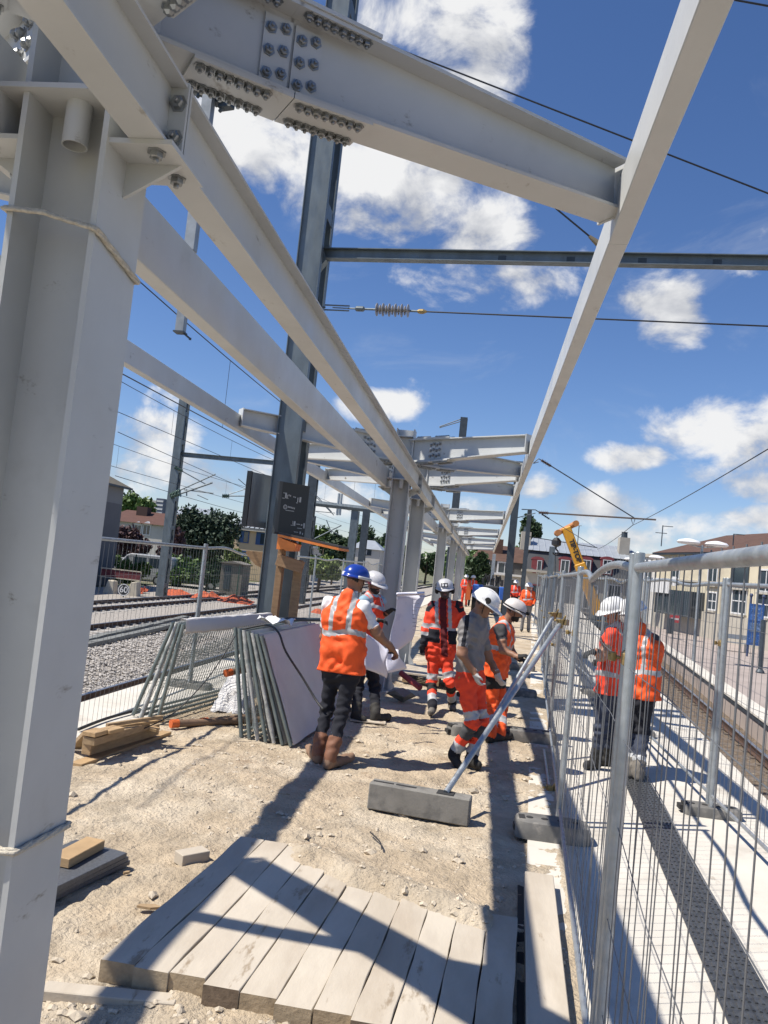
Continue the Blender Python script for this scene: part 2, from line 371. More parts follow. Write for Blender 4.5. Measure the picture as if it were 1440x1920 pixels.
track('single railway track in the cutting beside the opposite platform', lambda Y: (EDGE_R(Y)+OPP(Y))/2+.02, -2, 130, 6., 40, mat('dirty_sleeper', (.15, .12, .095), .95, var=.3, vscale=6), -.035)
# ballast stones near the camera
rn = random.Random(11); b = MB()
for i in range(9000):
    y = 8.5+rn.random()**1.4*16; x = EDGE_L(y)-1.72-.95-rn.random()*3.4
    hx = x-(EDGE_L(y)-4.6); z = RB+.09+.16*math.exp(-hx*hx/1.2)
    rock(b, (x, y, z+rn.random()*.05), .022+.022*rn.random(), rnd=rn, flat=.8)
tag(b.build('ballast_stones', mat('ballast_stone', (.43, .40, .365), .95, var=.35, vscale=11), fix=False), 'pale crushed stone ballast heaped between the left tracks', 'ballast', kind='stuff')
b = MB(); vs = []
for j in range(40):
    y = 4+j*1.5
    for i in range(21):
        x = EDGE_L(y)-2.6-i*.2; hx = x-(EDGE_L(y)-4.6); vs.append((x, y, RB+.085+.16*math.exp(-hx*hx/1.2)))
b.add(vs, [(j*21+i, j*21+i+1, (j+1)*21+i+1, (j+1)*21+i) for j in range(39) for i in range(20)])
tag(b.build('ballast_bank', BALL, smooth='all'), kind='structure')
# tactile strip: ribbed dark tiles
TL = yline(1.29, 3.93, .068)
tt = thing('tactile_strip', 'dark grey ribbed tactile strip laid along the pale platform slab', 'tactile strip', (TL(4), 4, 0))
for i in range(34):
    y = -1.+i*.8; b = MB(); w = .265
    b.prism([(TL(y), y+.004, .002), (TL(y)+w, y+.004, .002), (TL(y+.8)+w, y+.796, .002), (TL(y+.8), y+.796, .002)], (0, 0, .006))
    if y < 14:
        for k in range(8):
            xx = .02+k*.032
            for q in range(10):
                yy = y+.03+q*.08
                b.ext((TL(yy)+xx, yy, .008), (TL(yy+.05)+xx, yy+.05, .008), [(-.009, 0), (.009, 0), (.005, .006), (-.005, .006)])
    b.build('tile', TACT, tt)
# ================================================================ canopy frame
COLX, CAPZ = -1.34, 3.2
COLS = [2.27, 12.1, 15.4, 25.3, 35.2, 45.1, 55.]
DXB = yline(.485, 3.6, .004)             # centre of the right edge beam
CXB = yline(-3.5, 3.8, -.004)
can = thing('canopy_frame', 'unfinished pale grey steel canopy frame with forked arms along the platform', 'canopy', (COLX, COLS[0], 0))
bolt_me = MB(); bolt_me.lathe((0, 0, 0), [(.0, 0), (.026, 0), (.026, .004), (.018, .0042), (.018, .016), (.015, .019), (.008, .0192), (.008, .027), (.0065, .029), (0, .029)], 6)
BOLTP = bolt_me.build('bolt', BOLT); BOLTP_ME = BOLTP.data; bpy.data.objects.remove(BOLTP)
def put_bolt(parent, p, axis, s=1., rot=0.):
    o = bpy.data.objects.new('bolt', BOLTP_ME); COL.objects.link(o)
    o.matrix_basis = Matrix.Translation(Vector(p)) @ Vector(axis).to_track_quat('Z', 'Y').to_matrix().to_4x4() @ Matrix.Rotation(rot, 4, 'Z') @ Matrix.Scale(s, 4)
    o.parent = parent; o.matrix_parent_inverse = Matrix.Identity(4)
    return o
def bolt_into(b, p, axis, s=1., mi=1):
    b.lathe(p, [(.026*s, 0), (.026*s, .004*s), (.018*s, .0042*s), (.018*s, .018*s), (.008*s, .027*s)], 6, axis, mi)
def arm(cy, tip, root_s, near):
    tip = Vector(tip); c = Vector((COLX, cy, 0)); d = (Vector((tip.x, tip.y, 0))-c); Lh = d.length; d.normalize(); n = Vector((-d.y, d.x, 0))
    h0, h1, bw = .335, .235, .17
    zt = 3.80
    b = MB()
    p0 = c+d*.13; p1 = c+d*(Lh-.012); ps = c+d*.62
    # constant root stub then tapered arm, split at the splice
    b.ext(p0+Vector((0, 0, zt-h0)), ps+Vector((0, 0, zt-h0)), I_SEC(h0, bw, .015, .010))
    b.ext(ps+d*.006+Vector((0, 0, zt-h0)), p1+Vector((0, 0, zt-h1)), I_SEC(h0, bw, .015, .010), prof1=I_SEC(h1, bw, .013, .010))
    a = b.build('arm', [PAINT, BOLT], can)
    # end plate
    e = MB(); e.box(p1+Vector((0, 0, zt-h1/2))+d*.006, (.012, .19, h1+.012), math.atan2(d.y, d.x)); e.build('end_plate', PAINT, a)
    # splices
    s0, s1 = .27, .93
    top = MB(); top.ext(c+d*s0+Vector((0, 0, zt+.0005)), c+d*s1+Vector((0, 0, zt+.0005)), RECT(bw+.016, .014)); top.build('splice_plate', PAINT, a)
    zb = lambda s: zt-h0+(0 if s < .62 else (h0-h1)*(s-.62)/(Lh-.62))
    for (u0, u1) in ((s0, .618), (.622, s1)):
        bt = MB(); bt.ext(c+d*u0+Vector((0, 0, zb(u0)-.0145)), c+d*u1+Vector((0, 0, zb(u1)-.0145)), RECT(bw+.016, .014)); bt.build('splice_plate', PAINT, a)
    for sg in (1, -1):
        for (u0, u1) in ((.51, .615), (.625, .73)):
            w = MB(); w.ext(c+d*u0+n*sg*.0055+Vector((0, 0, zt-h0+.04)), c+d*u1+n*sg*.0055+Vector((0, 0, zt-h0+.04)), [(-.0005, 0), (.010*1, 0), (.010*1, h0-.08), (-.0005, h0-.08)] if sg < 0 else [(.0005, 0), (-.010, 0), (-.010, h0-.08), (.0005, h0-.08)])
            w.build('web_plate', PAINT, a)
    far = MB()
    def bl(p, axis):
        if near: put_bolt(a, p, axis, .88, rot=random.random()*2)
        else: bolt_into(far, p, axis, 1., 0)
    for k in range(8):
        for side in (.058, -.058):
            for base in (.30, .655):
                s = base+k*.033+(.008 if side > 0 else 0)
                q = c+d*s+n*side
                bl(q+Vector((0, 0, zb(s)-.0145)), (0, 0, -1))
                bl(q+Vector((0, 0, zt-.0155 if near else zt+.0145)), (0, 0, -1) if near else (0, 0, 1))
                if near: put_bolt(a, q+Vector((0, 0, zt+.0145)), (0, 0, 1), .8)
    for sg in (1, -1):
        for u in (.535, .588, .652, .705):
            for r in range(3):
                q = c+d*u+n*sg*.0158+Vector((0, 0, zt-h0+.085+r*.082+(.012 if u in (.588, .705) else -.004)))
                bl(q, n*sg)
    if not near: far.build('bolts', BOLT, a, fix=False)['kind'] = 'stuff'
    else:
        for r in (.07, .17):
            for sd in (.06, -.06): put_bolt(a, p1+Vector((0, 0, zt-h1+r))+n*sd-d*.0, -d)
    return a
HEB = [(-.14, -.14), (-.122, -.14), (-.122, -.006), (.122, -.006), (.122, -.14), (.14, -.14), (.14, .14), (.122, .14), (.122, .006), (-.122, .006), (-.122, .14), (-.14, .14)]
def column(cy, near):
    b = MB(); b.ext((COLX, cy, -.05 if not near else -.05), (COLX, cy, 3.96), HEB, up=(0, 1, 0))
    co = b.build('column', PAINT, can)
    pl = MB(); pl.b2(COLX-.225, COLX+.165, cy-.165, cy+.165, CAPZ-.02, CAPZ-.004); pl.build('cap_plate', PAINT, co)
    pl = MB(); pl.b2(COLX-.118, COLX+.118, cy-.135, cy+.135, 3.84, 3.855); pl.build('cap_plate', PAINT, co)
    pp = MB(); pp.lathe((COLX+.005, cy-.078, CAPZ-.15), [(.034, .13), (.034, 0), (.038, 0), (.038, .13)], 18); pp.build('drain_pipe', PAINT, co, smooth=True)
    # base plate and stiffeners
    bp = MB(); bp.b2(COLX-.26, COLX+.26, cy-.26, cy+.26, .0, .03)
    for sx in (-1, 1):
        bp.prism([(COLX+sx*.14, cy-.155, .03), (COLX+sx*.25, cy-.155, .03), (COLX+sx*.25, cy-.155, .05), (COLX+sx*.14, cy-.155, .24)], (0, .014, 0))
        bp.prism([(COLX+sx*.06, cy-.14, .24), (COLX+sx*.06, cy-.25, .05), (COLX+sx*.06, cy-.25, .03), (COLX+sx*.06, cy-.14, .03)], (.014, 0, 0))
    bp.build('base_plate', PAINT, co)
    for sx in (-1, 1):
        # seat brackets that carry the two purlins
        x0 = COLX+sx*.14; xo = COLX+sx*.335
        br = MB(); br.b2(min(x0, xo), max(x0, xo), cy-.13, cy+.13, 3.040, 3.055)
        br.prism([(x0, cy-.007, 3.04), (xo-sx*.02, cy-.007, 3.04), (x0, cy-.007, 2.93)], (0, .014, 0)); br.build('bracket', PAINT, co)
        for yy in (-.085, .075):
            if near and sx > 0: put_bolt(co, (xo-sx*.065, cy+yy, 3.04), (0, 0, -1), 1.15)
            else:
                f = MB(); bolt_into(f, (xo-sx*.06, cy+yy, 3.04), (0, 0, -1), 1.2, 0); f.build('bolt', BOLT, co, fix=False)
for k, cy in enumerate(COLS):
    column(cy, k == 0)
    for s in (1, -1):
        arm(cy, (DXB(cy+s*1.35)-.045, cy+s*1.35, 0), 0, k == 0 and s == 1)
        arm(cy, (CXB(cy+s*1.56)+.05, cy+s*1.56, 0), 0, False)
# purlin beside the columns (rolled I section) and its joints
AX_, BX_ = -1.085, -1.595
segs = [-3.]+COLS+[59.]
for i in range(len(segs)-1):
    y0, y1 = segs[i]+.004, segs[i+1]-.004
    b = MB(); b.ext((AX_, y0, 3.0555), (AX_, y1, 3.0555), I_SEC(.235, .11, .010, .007)); p = b.build('purlin', PAINT, can)
    for yy, s in ((y0+.006, 1), (y1-.006, -1)):
        e = MB(); e.box((AX_, yy, 3.175), (.118, .012, .245)); e.build('end_plate', PAINT, p)
        if yy < 14:
            for zz in (3.12, 3.23):
                q = (AX_+.032, yy+s*.006, zz)
                if s < 0: put_bolt(p, (AX_+.032, yy-.006, zz), (0, -1, 0), 1.1)
    b = MB(); b.ext((BX_, y0, 3.0555), (BX_, y1, 3.0555), RECT(.09, .275)); b.build('purlin', PAINT, can, bevel=.004)
# edge beams
ds = [-3., 3.76]+[13.75, 23.5, 33.4, 43.3, 53.2, 59.]
for i in range(len(ds)-1):
    y0, y1 = ds[i]+.003, ds[i+1]-.003
    for X, w in ((DXB, .09), (CXB, .10)):
        b = MB(); o = .003*(i % 2)
        b.ext((X(y0), y0, 3.50+o), (X(y1), y1, 3.50+o), RECT(w-.001*o, .215)); b.build('edge_beam', PAINT, can, bevel=.004)
b = MB(); b.ext((CXB(3.1)+.05, 3.1, 3.52), (BX_-.046, 3.1, 3.33-.14+.0), I_SEC(.14, .08, .008, .006)); b.build('shadow_beam', PAINT, can)  # unseen beam, added so that its shadow band crosses the planks
# rope tied round the near column
ROPE = mat('hemp_rope', (.55, .50, .41), .95, var=.2, vscale=60, bump=.004, bscale=160)
def rope(label, pts):
    b = MB(); pts = [Vector(p) for p in pts]; fine = []
    for i in range(len(pts)-1):
        for k in range(14): fine.append(pts[i].lerp(pts[i+1], k/14))
    fine.append(pts[-1])
    for ph in (0, 2.1, 4.2):
        b.tube([p+Vector((math.cos(i*.55+ph)*.0035, math.sin(i*.55+ph)*.0045, math.sin(i*.55+ph)*.0045)) for i, p in enumerate(fine)], .0062, 6)
    tag(b.build('rope', ROPE, smooth='all'), label, 'rope')
cy = COLS[0]
def ring(z, dz0, dz1, sagz):
    a = .148
    return [(COLX-a, cy+a, z+dz0), (COLX-a, cy-a, z+dz0), (COLX-.02, cy-a-.004, z+dz0+sagz), (COLX+a, cy-a, z+.5*(dz0+dz1)), (COLX+a, cy+a, z+dz1), (COLX, cy+a+.01, z+dz1), (COLX-a, cy+a, z+dz0)]
rope('pale rope tied round the near column above head height', ring(2.72, .10, .0, -.01))
rope('pale rope tied round the near column near its foot', ring(1.02, .0, -.03, -.012))
# ================================================================ site fences
RUST = mat('brass_coupler', (.34, .25, .11), .5, .6, var=.3, vscale=30)
RUBBER = mat('grey_rubber_foot', (.155, .15, .14), .85, var=.2, vscale=8, bump=.002, bscale=60, col2=(.33, .30, .26), c2scale=7, c2lo=.5, c2hi=.75)
WIRE = mat('fence_wire', (.17, .175, .185), .5, .5)
PL = 3.44
def bend(t, amp, ph): return amp*math.sin(math.pi*t)*math.sin(2.3*math.pi*t+ph)
def make_panel(sag=0., ph=0., H=2.035):
    t = thing('mesh_fence', 'x', 'fence')
    for y in (.03, PL-.03):
        b = MB(); b.tube([(0, y, .02), (0, y, H)], .021, 12); b.lathe((0, y, H-.002), [(.021, 0), (.019, .004), (0, .005)], 12); b.build('post', GALV, t, smooth=True)
    pts = [(bend(i/16, sag*.6, ph+1), .03+(PL-.06)*i/16, H-.055+bend(i/16, sag, ph)) for i in range(17)]
    b = MB(); b.tube(pts, .0185, 12); b.build('rail', GALV, t, smooth=True)
    b = MB(); b.tube([(0, .03, .13), (0, PL-.03, .13)], .0155, 10); b.build('rail', GALV, t, smooth=True)
    w = MB(); n = 34
    for i in range(1, n):
        y = .03+(PL-.06)*i/n; k = i/n
        w.tube([(.004, y, .11), (.004+.01*math.sin(i*1.7+ph), y+.006*math.sin(i+ph), .9), (.004+bend(k, sag*.6, ph+1), y, H-.03+bend(k, sag, ph))], .0018, 4, caps=False)
    for z in (.40, .72, 1.04, 1.36, 1.62):
        w.tube([(-.001+.006*math.sin(j*1.3+z*9), .03+(PL-.06)*j/8, z+.008*math.sin(j*2.+z*5)) for j in range(9)], .0018, 4, caps=False)
    w.build('wire_mesh', WIRE, t, fix=False)['kind'] = 'stuff'
    return t
PANELS = [make_panel(.0), make_panel(.05, .6), make_panel(.03, 2.4)]
used_panel = [False]*3
def place_panel(kind, p, ang, label, group):
    if used_panel[kind]: o = copy_tree(PANELS[kind])
    else: o = PANELS[kind]; used_panel[kind] = True
    o.location = p; o.rotation_euler = (0, 0, ang); o['label'] = label; o['group'] = group
    return o
def coupler(p, label, ang=0., s=1.):
    b = MB(); b.box((0, 0, 0), (.05*s, .085*s, .045*s)); b.tube([(-.03*s, 0, 0), (-.075*s, 0, .01)], .008*s, 8); b.box((-.06*s, 0, .004), (.02*s, .034*s, .034*s), .4); b.tube([(.0, -.05*s, .01), (.0, .05*s, .01)], .024*s, 10)
    o = b.build('coupler', RUST, bevel=.003); o.location = p; o.rotation_euler = (0, 0, ang)
    return tag(o, label, 'clamp', 'couplers joining the fence panels')
FX = yline(.571, 3.1, .061); ANG = -math.atan(.061)
ordn = ['nearest', 'second', 'third', 'fourth', 'fifth', 'sixth', 'seventh', 'eighth', 'ninth', 'tenth', 'eleventh']
y = 3.1-PL-.02
for i in range(9):
    kind = (0, 1, 0, 2, 0, 2, 1, 0, 1)[i]
    place_panel(kind, (FX(y), y, 0), ANG, ordn[i]+' mesh fence panel of the line running beside the workers, counted from the camera', 'mesh panels of the fence beside the workers')
    if i < 7: coupler((FX(y+PL+.02), y+PL+.02, 1.64 if i == 0 else (1.12 if i != 1 else 1.5)), 'brass coupler at the end of the '+ordn[i]+' panel of the fence beside the workers', ANG)
    y += PL+.055
y = 7.5-PL-.02
for i in range(8):
    place_panel((0, 2, 1, 0, 2, 0, 1, 0)[i], (2.17+.004*i, y, .05), 0., ordn[i]+' mesh fence panel of the line along the right platform edge, counted from the camera', 'mesh panels along the right platform edge')
    if i < 4: coupler((2.17, y+PL+.02, 1.5), 'brass coupler at the end of the '+ordn[i]+' panel along the right platform edge')
    y += PL+.05
y = 10.35-2*(PL+.05)
for i in range(8):
    place_panel((2, 0, 1, 0, 2, 0, 1, 2)[i], (-3.72+.02*i, y, -.13), -.012, ordn[i]+' mesh fence panel of the line along the left platform edge, counted from the camera', 'mesh panels along the left platform edge')
    y += PL+.05
# feet that carry the fence
def foot(p, ang, label, l=.56, w=.27, h=.125):
    b = MB(); n = 20; ring = []
    for i in range(n):
        a = 2*math.pi*i/n; cx, sy = math.cos(a), math.sin(a)
        e = .42
        ring.append((math.copysign(abs(cx)**e, cx)*l/2, math.copysign(abs(sy)**e, sy)*w/2))
    lev = [(1.0, 0), (1.0, h*.72), (.95, h*.95), (.88, h)]
    vs = [(x*s, y*s, z) for s, z in lev for x, y in ring]
    fs = [(k*n+i, k*n+(i+1) % n, (k+1)*n+(i+1) % n, (k+1)*n+i) for k in range(3) for i in range(n)]+[tuple(range(n-1, -1, -1)), tuple(range(3*n, 4*n))]
    b.add(vs, fs)
    o = b.build('fence_weight', RUBBER, smooth=True); o.location = p; o.rotation_euler = (0, 0, ang)
    c = MB()
    for x in (-.17, -.06, .06, .17): c.lathe((x, 0, h+.0015), [(.026, 0), (.026, .002)], 14)
    c.b2(-.25, -.205, -.05, .05, h*.8, h+.003)
    k = c.build('socket', mat('socket_dark', (.03, .03, .03), .9), None); k.parent = o
    hd = MB(); hd.b2(-.285, -.245, -.045, .045, .03, .07); k = hd.build('handle_slot', 'socket_dark', None); k.parent = o
    return tag(o, label, 'fence foot', 'feet under the fences')
foot((.70, 6.24, 0), .03, 'grey moulded fence foot at the near fence joint, right of the concrete block')
foot((.74, 9.75, 0), .06, 'grey moulded fence foot in the shade behind the grey shirted man', .62)
foot((.78, 13.2, 0), .05, 'grey moulded fence foot third along the fence beside the workers')
foot((1.0, 17., 0), .05, 'grey moulded fence foot fourth along the fence beside the workers')
foot((.02, 9.6, 0), .5, 'grey moulded fence foot lying loose on the dirt between the workers', .5)
for i, yy in enumerate((7.5, 11., 14.5)): foot((2.19, yy, 0), .03, 'grey moulded fence foot number '+['one', 'two', 'three'][i]+' along the right platform edge', .5, .22, .085)
foot((-3.66, 10.35, -.05), .0, 'grey moulded fence foot at the left platform edge behind the leaning panels')
# concrete block with its strut
CB = mat('concrete_block', (.215, .205, .185), .93, var=.16, vscale=5, bump=.002, bscale=70, col2=(.14, .135, .125), c2scale=6)
cb = thing('concrete_block', 'long grey concrete counterweight block lying on the dirt in front', 'block', (-.3, 6.3, 0))
R3 = Matrix.Rotation(-.115, 3, 'Z')
b = MB(); b.box((-.305, 6.33, .095), (.79, .15, .20), mtx=R3); b.build('body', CB, cb, bevel=.008)
for c_, s_ in (((-.11, 6.306, .196), (.13, .11, .010)), ((-.60, 6.362, .195), (.16, .03, .006)), ((-.42, 6.342, .195), (.16, .03, .006))):
    b = MB(); b.box(c_, s_, mtx=R3); b.build('socket_plate', 'socket_dark', cb)
def strut(p0, p1, r, label):
    t = thing('fence_strut', label, 'strut', p0, 'struts propping the fence')
    b = MB(); b.tube([p0, p1], r, 14); b.build('pole', GALV, t, smooth=True)
    d = (Vector(p1)-Vector(p0)).normalized()
    b = MB(); q = Vector(p1); b.box(q, (.05, .06, .09), .3); b.tube([q-Vector((.06, .05, -.03)), q+Vector((.07, .05, .03))], .012, 8); b.tube([q+Vector((0, 0, -.02)), q+Vector((.05, -.03, .09))], .009, 8); b.box(q+Vector((.06, 0, .02)), (.05, .05, .06), .8); b.build('clamp', RUST, t, bevel=.004)
    return t
strut((-.11, 6.30, .20), (.845, 8.45, 1.47), .024, 'galvanised prop pole rising from the concrete block to the fence')
strut((.02, 7.85, .05), (.855, 9.35, 1.50), .021, 'galvanised prop pole gripped by the man in the orange vest')
strut((.86, 9.1, .05), (.80, 7.6, .0), .012, 'thin steel brace lying at the foot of the fence behind the workers')
# ================================================================ leaning stacks of panels
TARP = mat('white_sheeting', (.60, .59, .59), .6, var=.05, vscale=3, bump=.004, bscale=12)
CRUST = mat('plaster_crusted_steel', (.42, .42, .40), .85, var=.25, vscale=9, bump=.006, bscale=30, col2=(.22, .25, .24), c2scale=5)
GREENG = mat('dull_green_galvanised', (.20, .235, .225), .5, .5, var=.2, vscale=8)
def lean_panel(near_b, far_b, near_t, label, group, m=None, crust=False, mesh=True, sheet=None):
    nb, fb, nt_ = Vector(near_b), Vector(far_b), Vector(near_t); up = nt_-nb; ft = fb+up
    t = thing('stacked_fence', label, 'fence', nb, group); m = m or GREENG
    r = .02
    for a, c in ((nb, nt_), (fb, ft)):
        b = MB()
        if crust:
            k = 12; k = 16; b.tube([a.lerp(c, i/k)+Vector((.004*mnoise.noise((i*.45, a.x*9, 1.)), .006*mnoise.noise((i*.6, a.x*9, 5.)), 0)) for i in range(k+1)], [.019+.016*max(0., mnoise.noise((i*.7, a.x*13, 3.))+.15) for i in range(k+1)], 9)
        else: b.tube([a, c], r, 10)
        b.build('post', CRUST if crust else m, t, smooth=True)
    for a, c in ((nb.lerp(nt_, .03), fb.lerp(ft, .03)), (nb.lerp(nt_, .97), fb.lerp(ft, .97))):
        b = MB(); b.tube([a, c], .016, 8); b.build('rail', m, t, smooth=True)
    if mesh:
        w = MB(); L = (fb-nb).length; n = int(L/.055)
        for i in range(1, n): w.tube([nb.lerp(fb, i/n), nt_.lerp(ft, i/n)], .002, 4, caps=False)
        for k in (.33, .64): w.tube([nb.lerp(nt_, k), fb.lerp(ft, k)+Vector((0, 0, .01))], .0025, 4, caps=False)
        w.build('wire_mesh', GREENG, t, fix=False)['kind'] = 'stuff'
    if sheet:
        nrm = (fb-nb).cross(up).normalized()*sheet
        s = MB(); NU, NV = 24, 12; vs = []
        for j in range(NV+1):
            for i in range(NU+1):
                p = nb.lerp(fb, i/NU)+up*(j/NV)*1.0
                vs.append(p+nrm*(.026+.012*mnoise.noise((i*.35, j*.5, nb.x*7))+.006*math.sin(i*.8)*(1-j/NV)))
        s.add(vs, [(j*(NU+1)+i, j*(NU+1)+i+1, (j+1)*(NU+1)+i+1, (j+1)*(NU+1)+i) for j in range(NV) for i in range(NU)])
        s.build('sheeting', TARP, t, smooth='all')
    return t
# left pack leans right
lb = gz(247, 1345); lt = at(326, 1166, 8.25)
for i in range(4):
    o = Vector((.115*i, -.06*i, 0)); o2 = Vector((.055*i, -.05*i, .0))
    nb = Vector((lb.x, 8.25, .02))+o; nt_ = Vector((lt.x, 8.25, lt.z))+o2
    fb = nb+Vector((.36, 2.15, 0))
    lean_panel(nb, fb, nt_, 'mesh panel leaning right in the left stack, '+['hindmost of four', 'second from the tracks', 'third from the tracks', 'front one with its wires in view'][i], 'left stack of leaning panels', crust=i == 1)
g_ = []
tl_, tr_ = Vector((lt.x+.17, 8.08, lt.z+.03)), Vector((lt.x+.17+.36, 10.2, lt.z+.03))
for j in range(9):
    a_ = -1.2+j/8*3.4; g_.append([tl_.lerp(tr_, i/22)+Vector((.035*math.sin(a_)+.012*mnoise.noise((i*.5, j*.4, 2.)), 0, (.035*math.cos(a_) if j < 6 else -.02-(j-5)*.035)+.012*mnoise.noise((i*.6, j*.5, 7.)))) for i in range(23)])
LEFT_SHEET = g_
# right pack leans left
rb0 = gz(452, 1386); rb1 = gz(545, 1403); rt0 = at(441, 1176, 8.0); rt1 = at(490, 1192, 7.85)
for i in range(7):
    k = i/6
    nb = rb0.lerp(rb1, k)+Vector((0, 0, .02)); nt_ = rt0.lerp(rt1, k); fb = nb+Vector((.13, 2.1, 0))
    lean_panel(nb, fb, nt_, 'panel leaning left in the right stack, '+['leftmost of seven', 'second from the left', 'third from the left', 'fourth from the left', 'fifth from the left', 'sixth from the left', 'rightmost, faced with white sheeting'][i], 'right stack of leaning panels', crust=i in (2, 4), mesh=i < 2, sheet=1. if i == 6 else (1. if i in (3, 5) else None))
PAPER = mat('paper', (.78, .78, .80), .75, var=.03, vscale=4)
def paper_obj(name, label, cat, grid, m=PAPER, parent=None, thick=.002):
    NU, NV = len(grid[0])-1, len(grid)-1; b = MB(); b.add([p for r in grid for p in r], [(j*(NU+1)+i, j*(NU+1)+i+1, (j+1)*(NU+1)+i+1, (j+1)*(NU+1)+i) for j in range(NV) for i in range(NU)])
    o = b.build(name, m, parent, smooth='all')
    md = o.modifiers.new('thick', 'SOLIDIFY'); md.thickness = thick
    if label: tag(o, label, cat)
    return o
paper_obj('folded_sheet', 'pale plastic sheet folded over the top rail of the left stack', 'sheet', LEFT_SHEET, TARP)
p = at(515, 1168, 8.6)
paper_obj('rolled_drawing', 'crumpled white drawing sheets lying on top of the leaning panels', 'paper', [[(p.x-.17+.36*i/8, p.y-.12+.3*j/6, p.z+.03+.03*math.sin(i*1.1+j)+.025*mnoise.noise((i*.7, j*.7, 2))) for i in range(9)] for j in range(7)])
b = MB(); p = at(560, 1170, 8.7); b.tube([p+Vector((-.25, .1, .02)), p+Vector((.4, .5, .06))], .022, 10); tag(b.build('loose_pole', DARKG, smooth=True), 'dark pole laid along the top of the right stack of panels', 'pole')
# crumpled sheet, pipes under the A of the stacks
p = gz(425, 1340)
paper_obj('crumpled_sheet', 'crumpled white plastic sheet between the two stacks of panels', 'sheet', [[(p.x-.2+.42*i/10+.05*mnoise.noise((i*.6, j*.6, 4)), p.y+.5-.5*j/10+.06*mnoise.noise((i*.5, j*.5, 9)), .02+.40*max(0., (1-j/10))*(.55+.45*math.sin(.5+i*.26))+.05*mnoise.noise((i*.6, j*.6, 1))) for i in range(11)] for j in range(11)], TARP)
PVC = mat('brown_pipe', (.20, .13, .085), .6, var=.15, vscale=6); ORC = mat('orange_cap', (.62, .13, .03), .55, var=.1, vscale=8)
for i, (px, py, dx, dz) in enumerate(((322, 1357, .9, .0), (378, 1354, .6, .0), (425, 1262, .4, .32))):
    q = gz(px, py, .05) if i < 2 else at(px, py, 9.0); e = q+Vector((dx, .9, dz*.2))
    t = thing('capped_pipe', 'brown pipe with an orange end cap, '+['left of three between the stacks', 'middle of three beside the white sheet', 'upper one behind the leaning panels'][i], 'pipe', q, 'brown pipes with orange caps')
    b = MB(); b.tube([q, e], .038, 14); b.build('pipe', PVC, t, smooth=True)
    d = (e-q).normalized(); b = MB(); b.tube([q-d*.012, q+d*.07], .044, 16); b.build('cap', ORC, t, smooth=True)
# cables
CABLE = mat('black_cable', (.025, .025, .027), .6)
def cable(label, pts, r=.011, m=CABLE, name='cable'):
    P = [Vector(p) for p in pts]; out = []
    for i in range(len(P)-1):
        p0, p1, p2, p3 = P[max(i-1, 0)], P[i], P[i+1], P[min(i+2, len(P)-1)]
        for k in range(6):
            t = k/6; out.append(.5*((2*p1)+(p2-p0)*t+(2*p0-5*p1+4*p2-p3)*t*t+(3*p1-p0-3*p2+p3)*t**3))
    out.append(P[-1]); b = MB(); b.tube(out, r, 8)
    return tag(b.build(name, m, smooth='all'), label, 'cable')
cable('thick black cable draped over the white faced panels', [at(455, 1180, 8.05), at(500, 1172, 7.95), at(522, 1186, 7.72), at(536, 1222, 7.66), at(568, 1272, 7.66), at(592, 1312, 7.6), at(606, 1330, 7.5)])
cable('thin black cable hanging from the right stack down to the timber pile', [at(441, 1192, 7.9), at(415, 1235, 7.75), at(385, 1277, 7.6), at(340, 1325, 7.4), at(305, 1350, 7.2), at(255, 1372, 7.0)], .006)
cable('dark conduit lying across the left platform slab', [gz(148, 1367, .03), gz(200, 1347, .03), gz(262, 1330, .03)], .016)
cable('black wire half buried in the dirt near the concrete block', [gz(694, 1560, .02), gz(712, 1578, .02), gz(716, 1592, .02)], .005)
# cable duct covers along the track
for k in range(2):
    b = MB()
    for i in range(9):
        p0, p1 = gz(150+i*22, 1216-i*5.2-k*9, -.95), gz(150+(i+1)*22-1, 1216-(i+1)*5.2-k*9, -.95)
        b.ext(p0+Vector((0, 0, .02*random.random())), p1+Vector((0, 0, .03*random.random())), [(-.12, 0), (.12, 0), (.11, .10), (-.11, .10)])
    tag(b.build('cable_trough', mat('grey_trough', (.17, .175, .165), .9, var=.2, vscale=3)), ['nearer', 'farther'][k]+' line of grey cable trough covers on the ballast', 'cable trough')
# ================================================================ timber
WOODP = mat('pale_new_timber', (.42, .28, .145), .75, var=.14, vscale=6, stretch=(1, 1, 6), bump=.0015, bscale=30)
WK = dict(rough=.93, var=.06, vscale=2.2, stretch=(2.5, .8, 2.5), bump=.0025, bscale=12, c2scale=1.4, c2lo=.36, c2hi=.64, spots=(.30, .235, .165), sscale=3., slo=.60, shi=.70, sstretch=(2.2, .6, 2.2))
WOODD = mat('weathered_plank', (.445, .385, .305), col2=(.52, .46, .375), **WK); WOODD2 = mat('weathered_plank_pale', (.475, .415, .335), col2=(.545, .485, .395), **WK); WOODD3 = mat('weathered_plank_tan', (.42, .355, .275), col2=(.51, .45, .365), **WK)
WOODE2 = mat('plank_end_dark', (.17, .125, .085), .9, var=.3, vscale=14, bump=.004, bscale=40); WOODE3 = mat('plank_end_dusty', (.38, .30, .20), .9, var=.2, vscale=14, bump=.004, bscale=40)
WOODE = mat('plank_end_grain', (.35, .27, .175), .9, var=.3, vscale=14, bump=.004, bscale=40)
WOODO = mat('old_timber', (.33, .23, .13), .85, var=.22, vscale=5, stretch=(2, 2, 8), bump=.002, bscale=25)
wk = thing('plank_walkway', 'walkway of thick dusty planks laid side by side in the foreground', 'walkway', (-.6, 4.2, 0))
rn = random.Random(5)
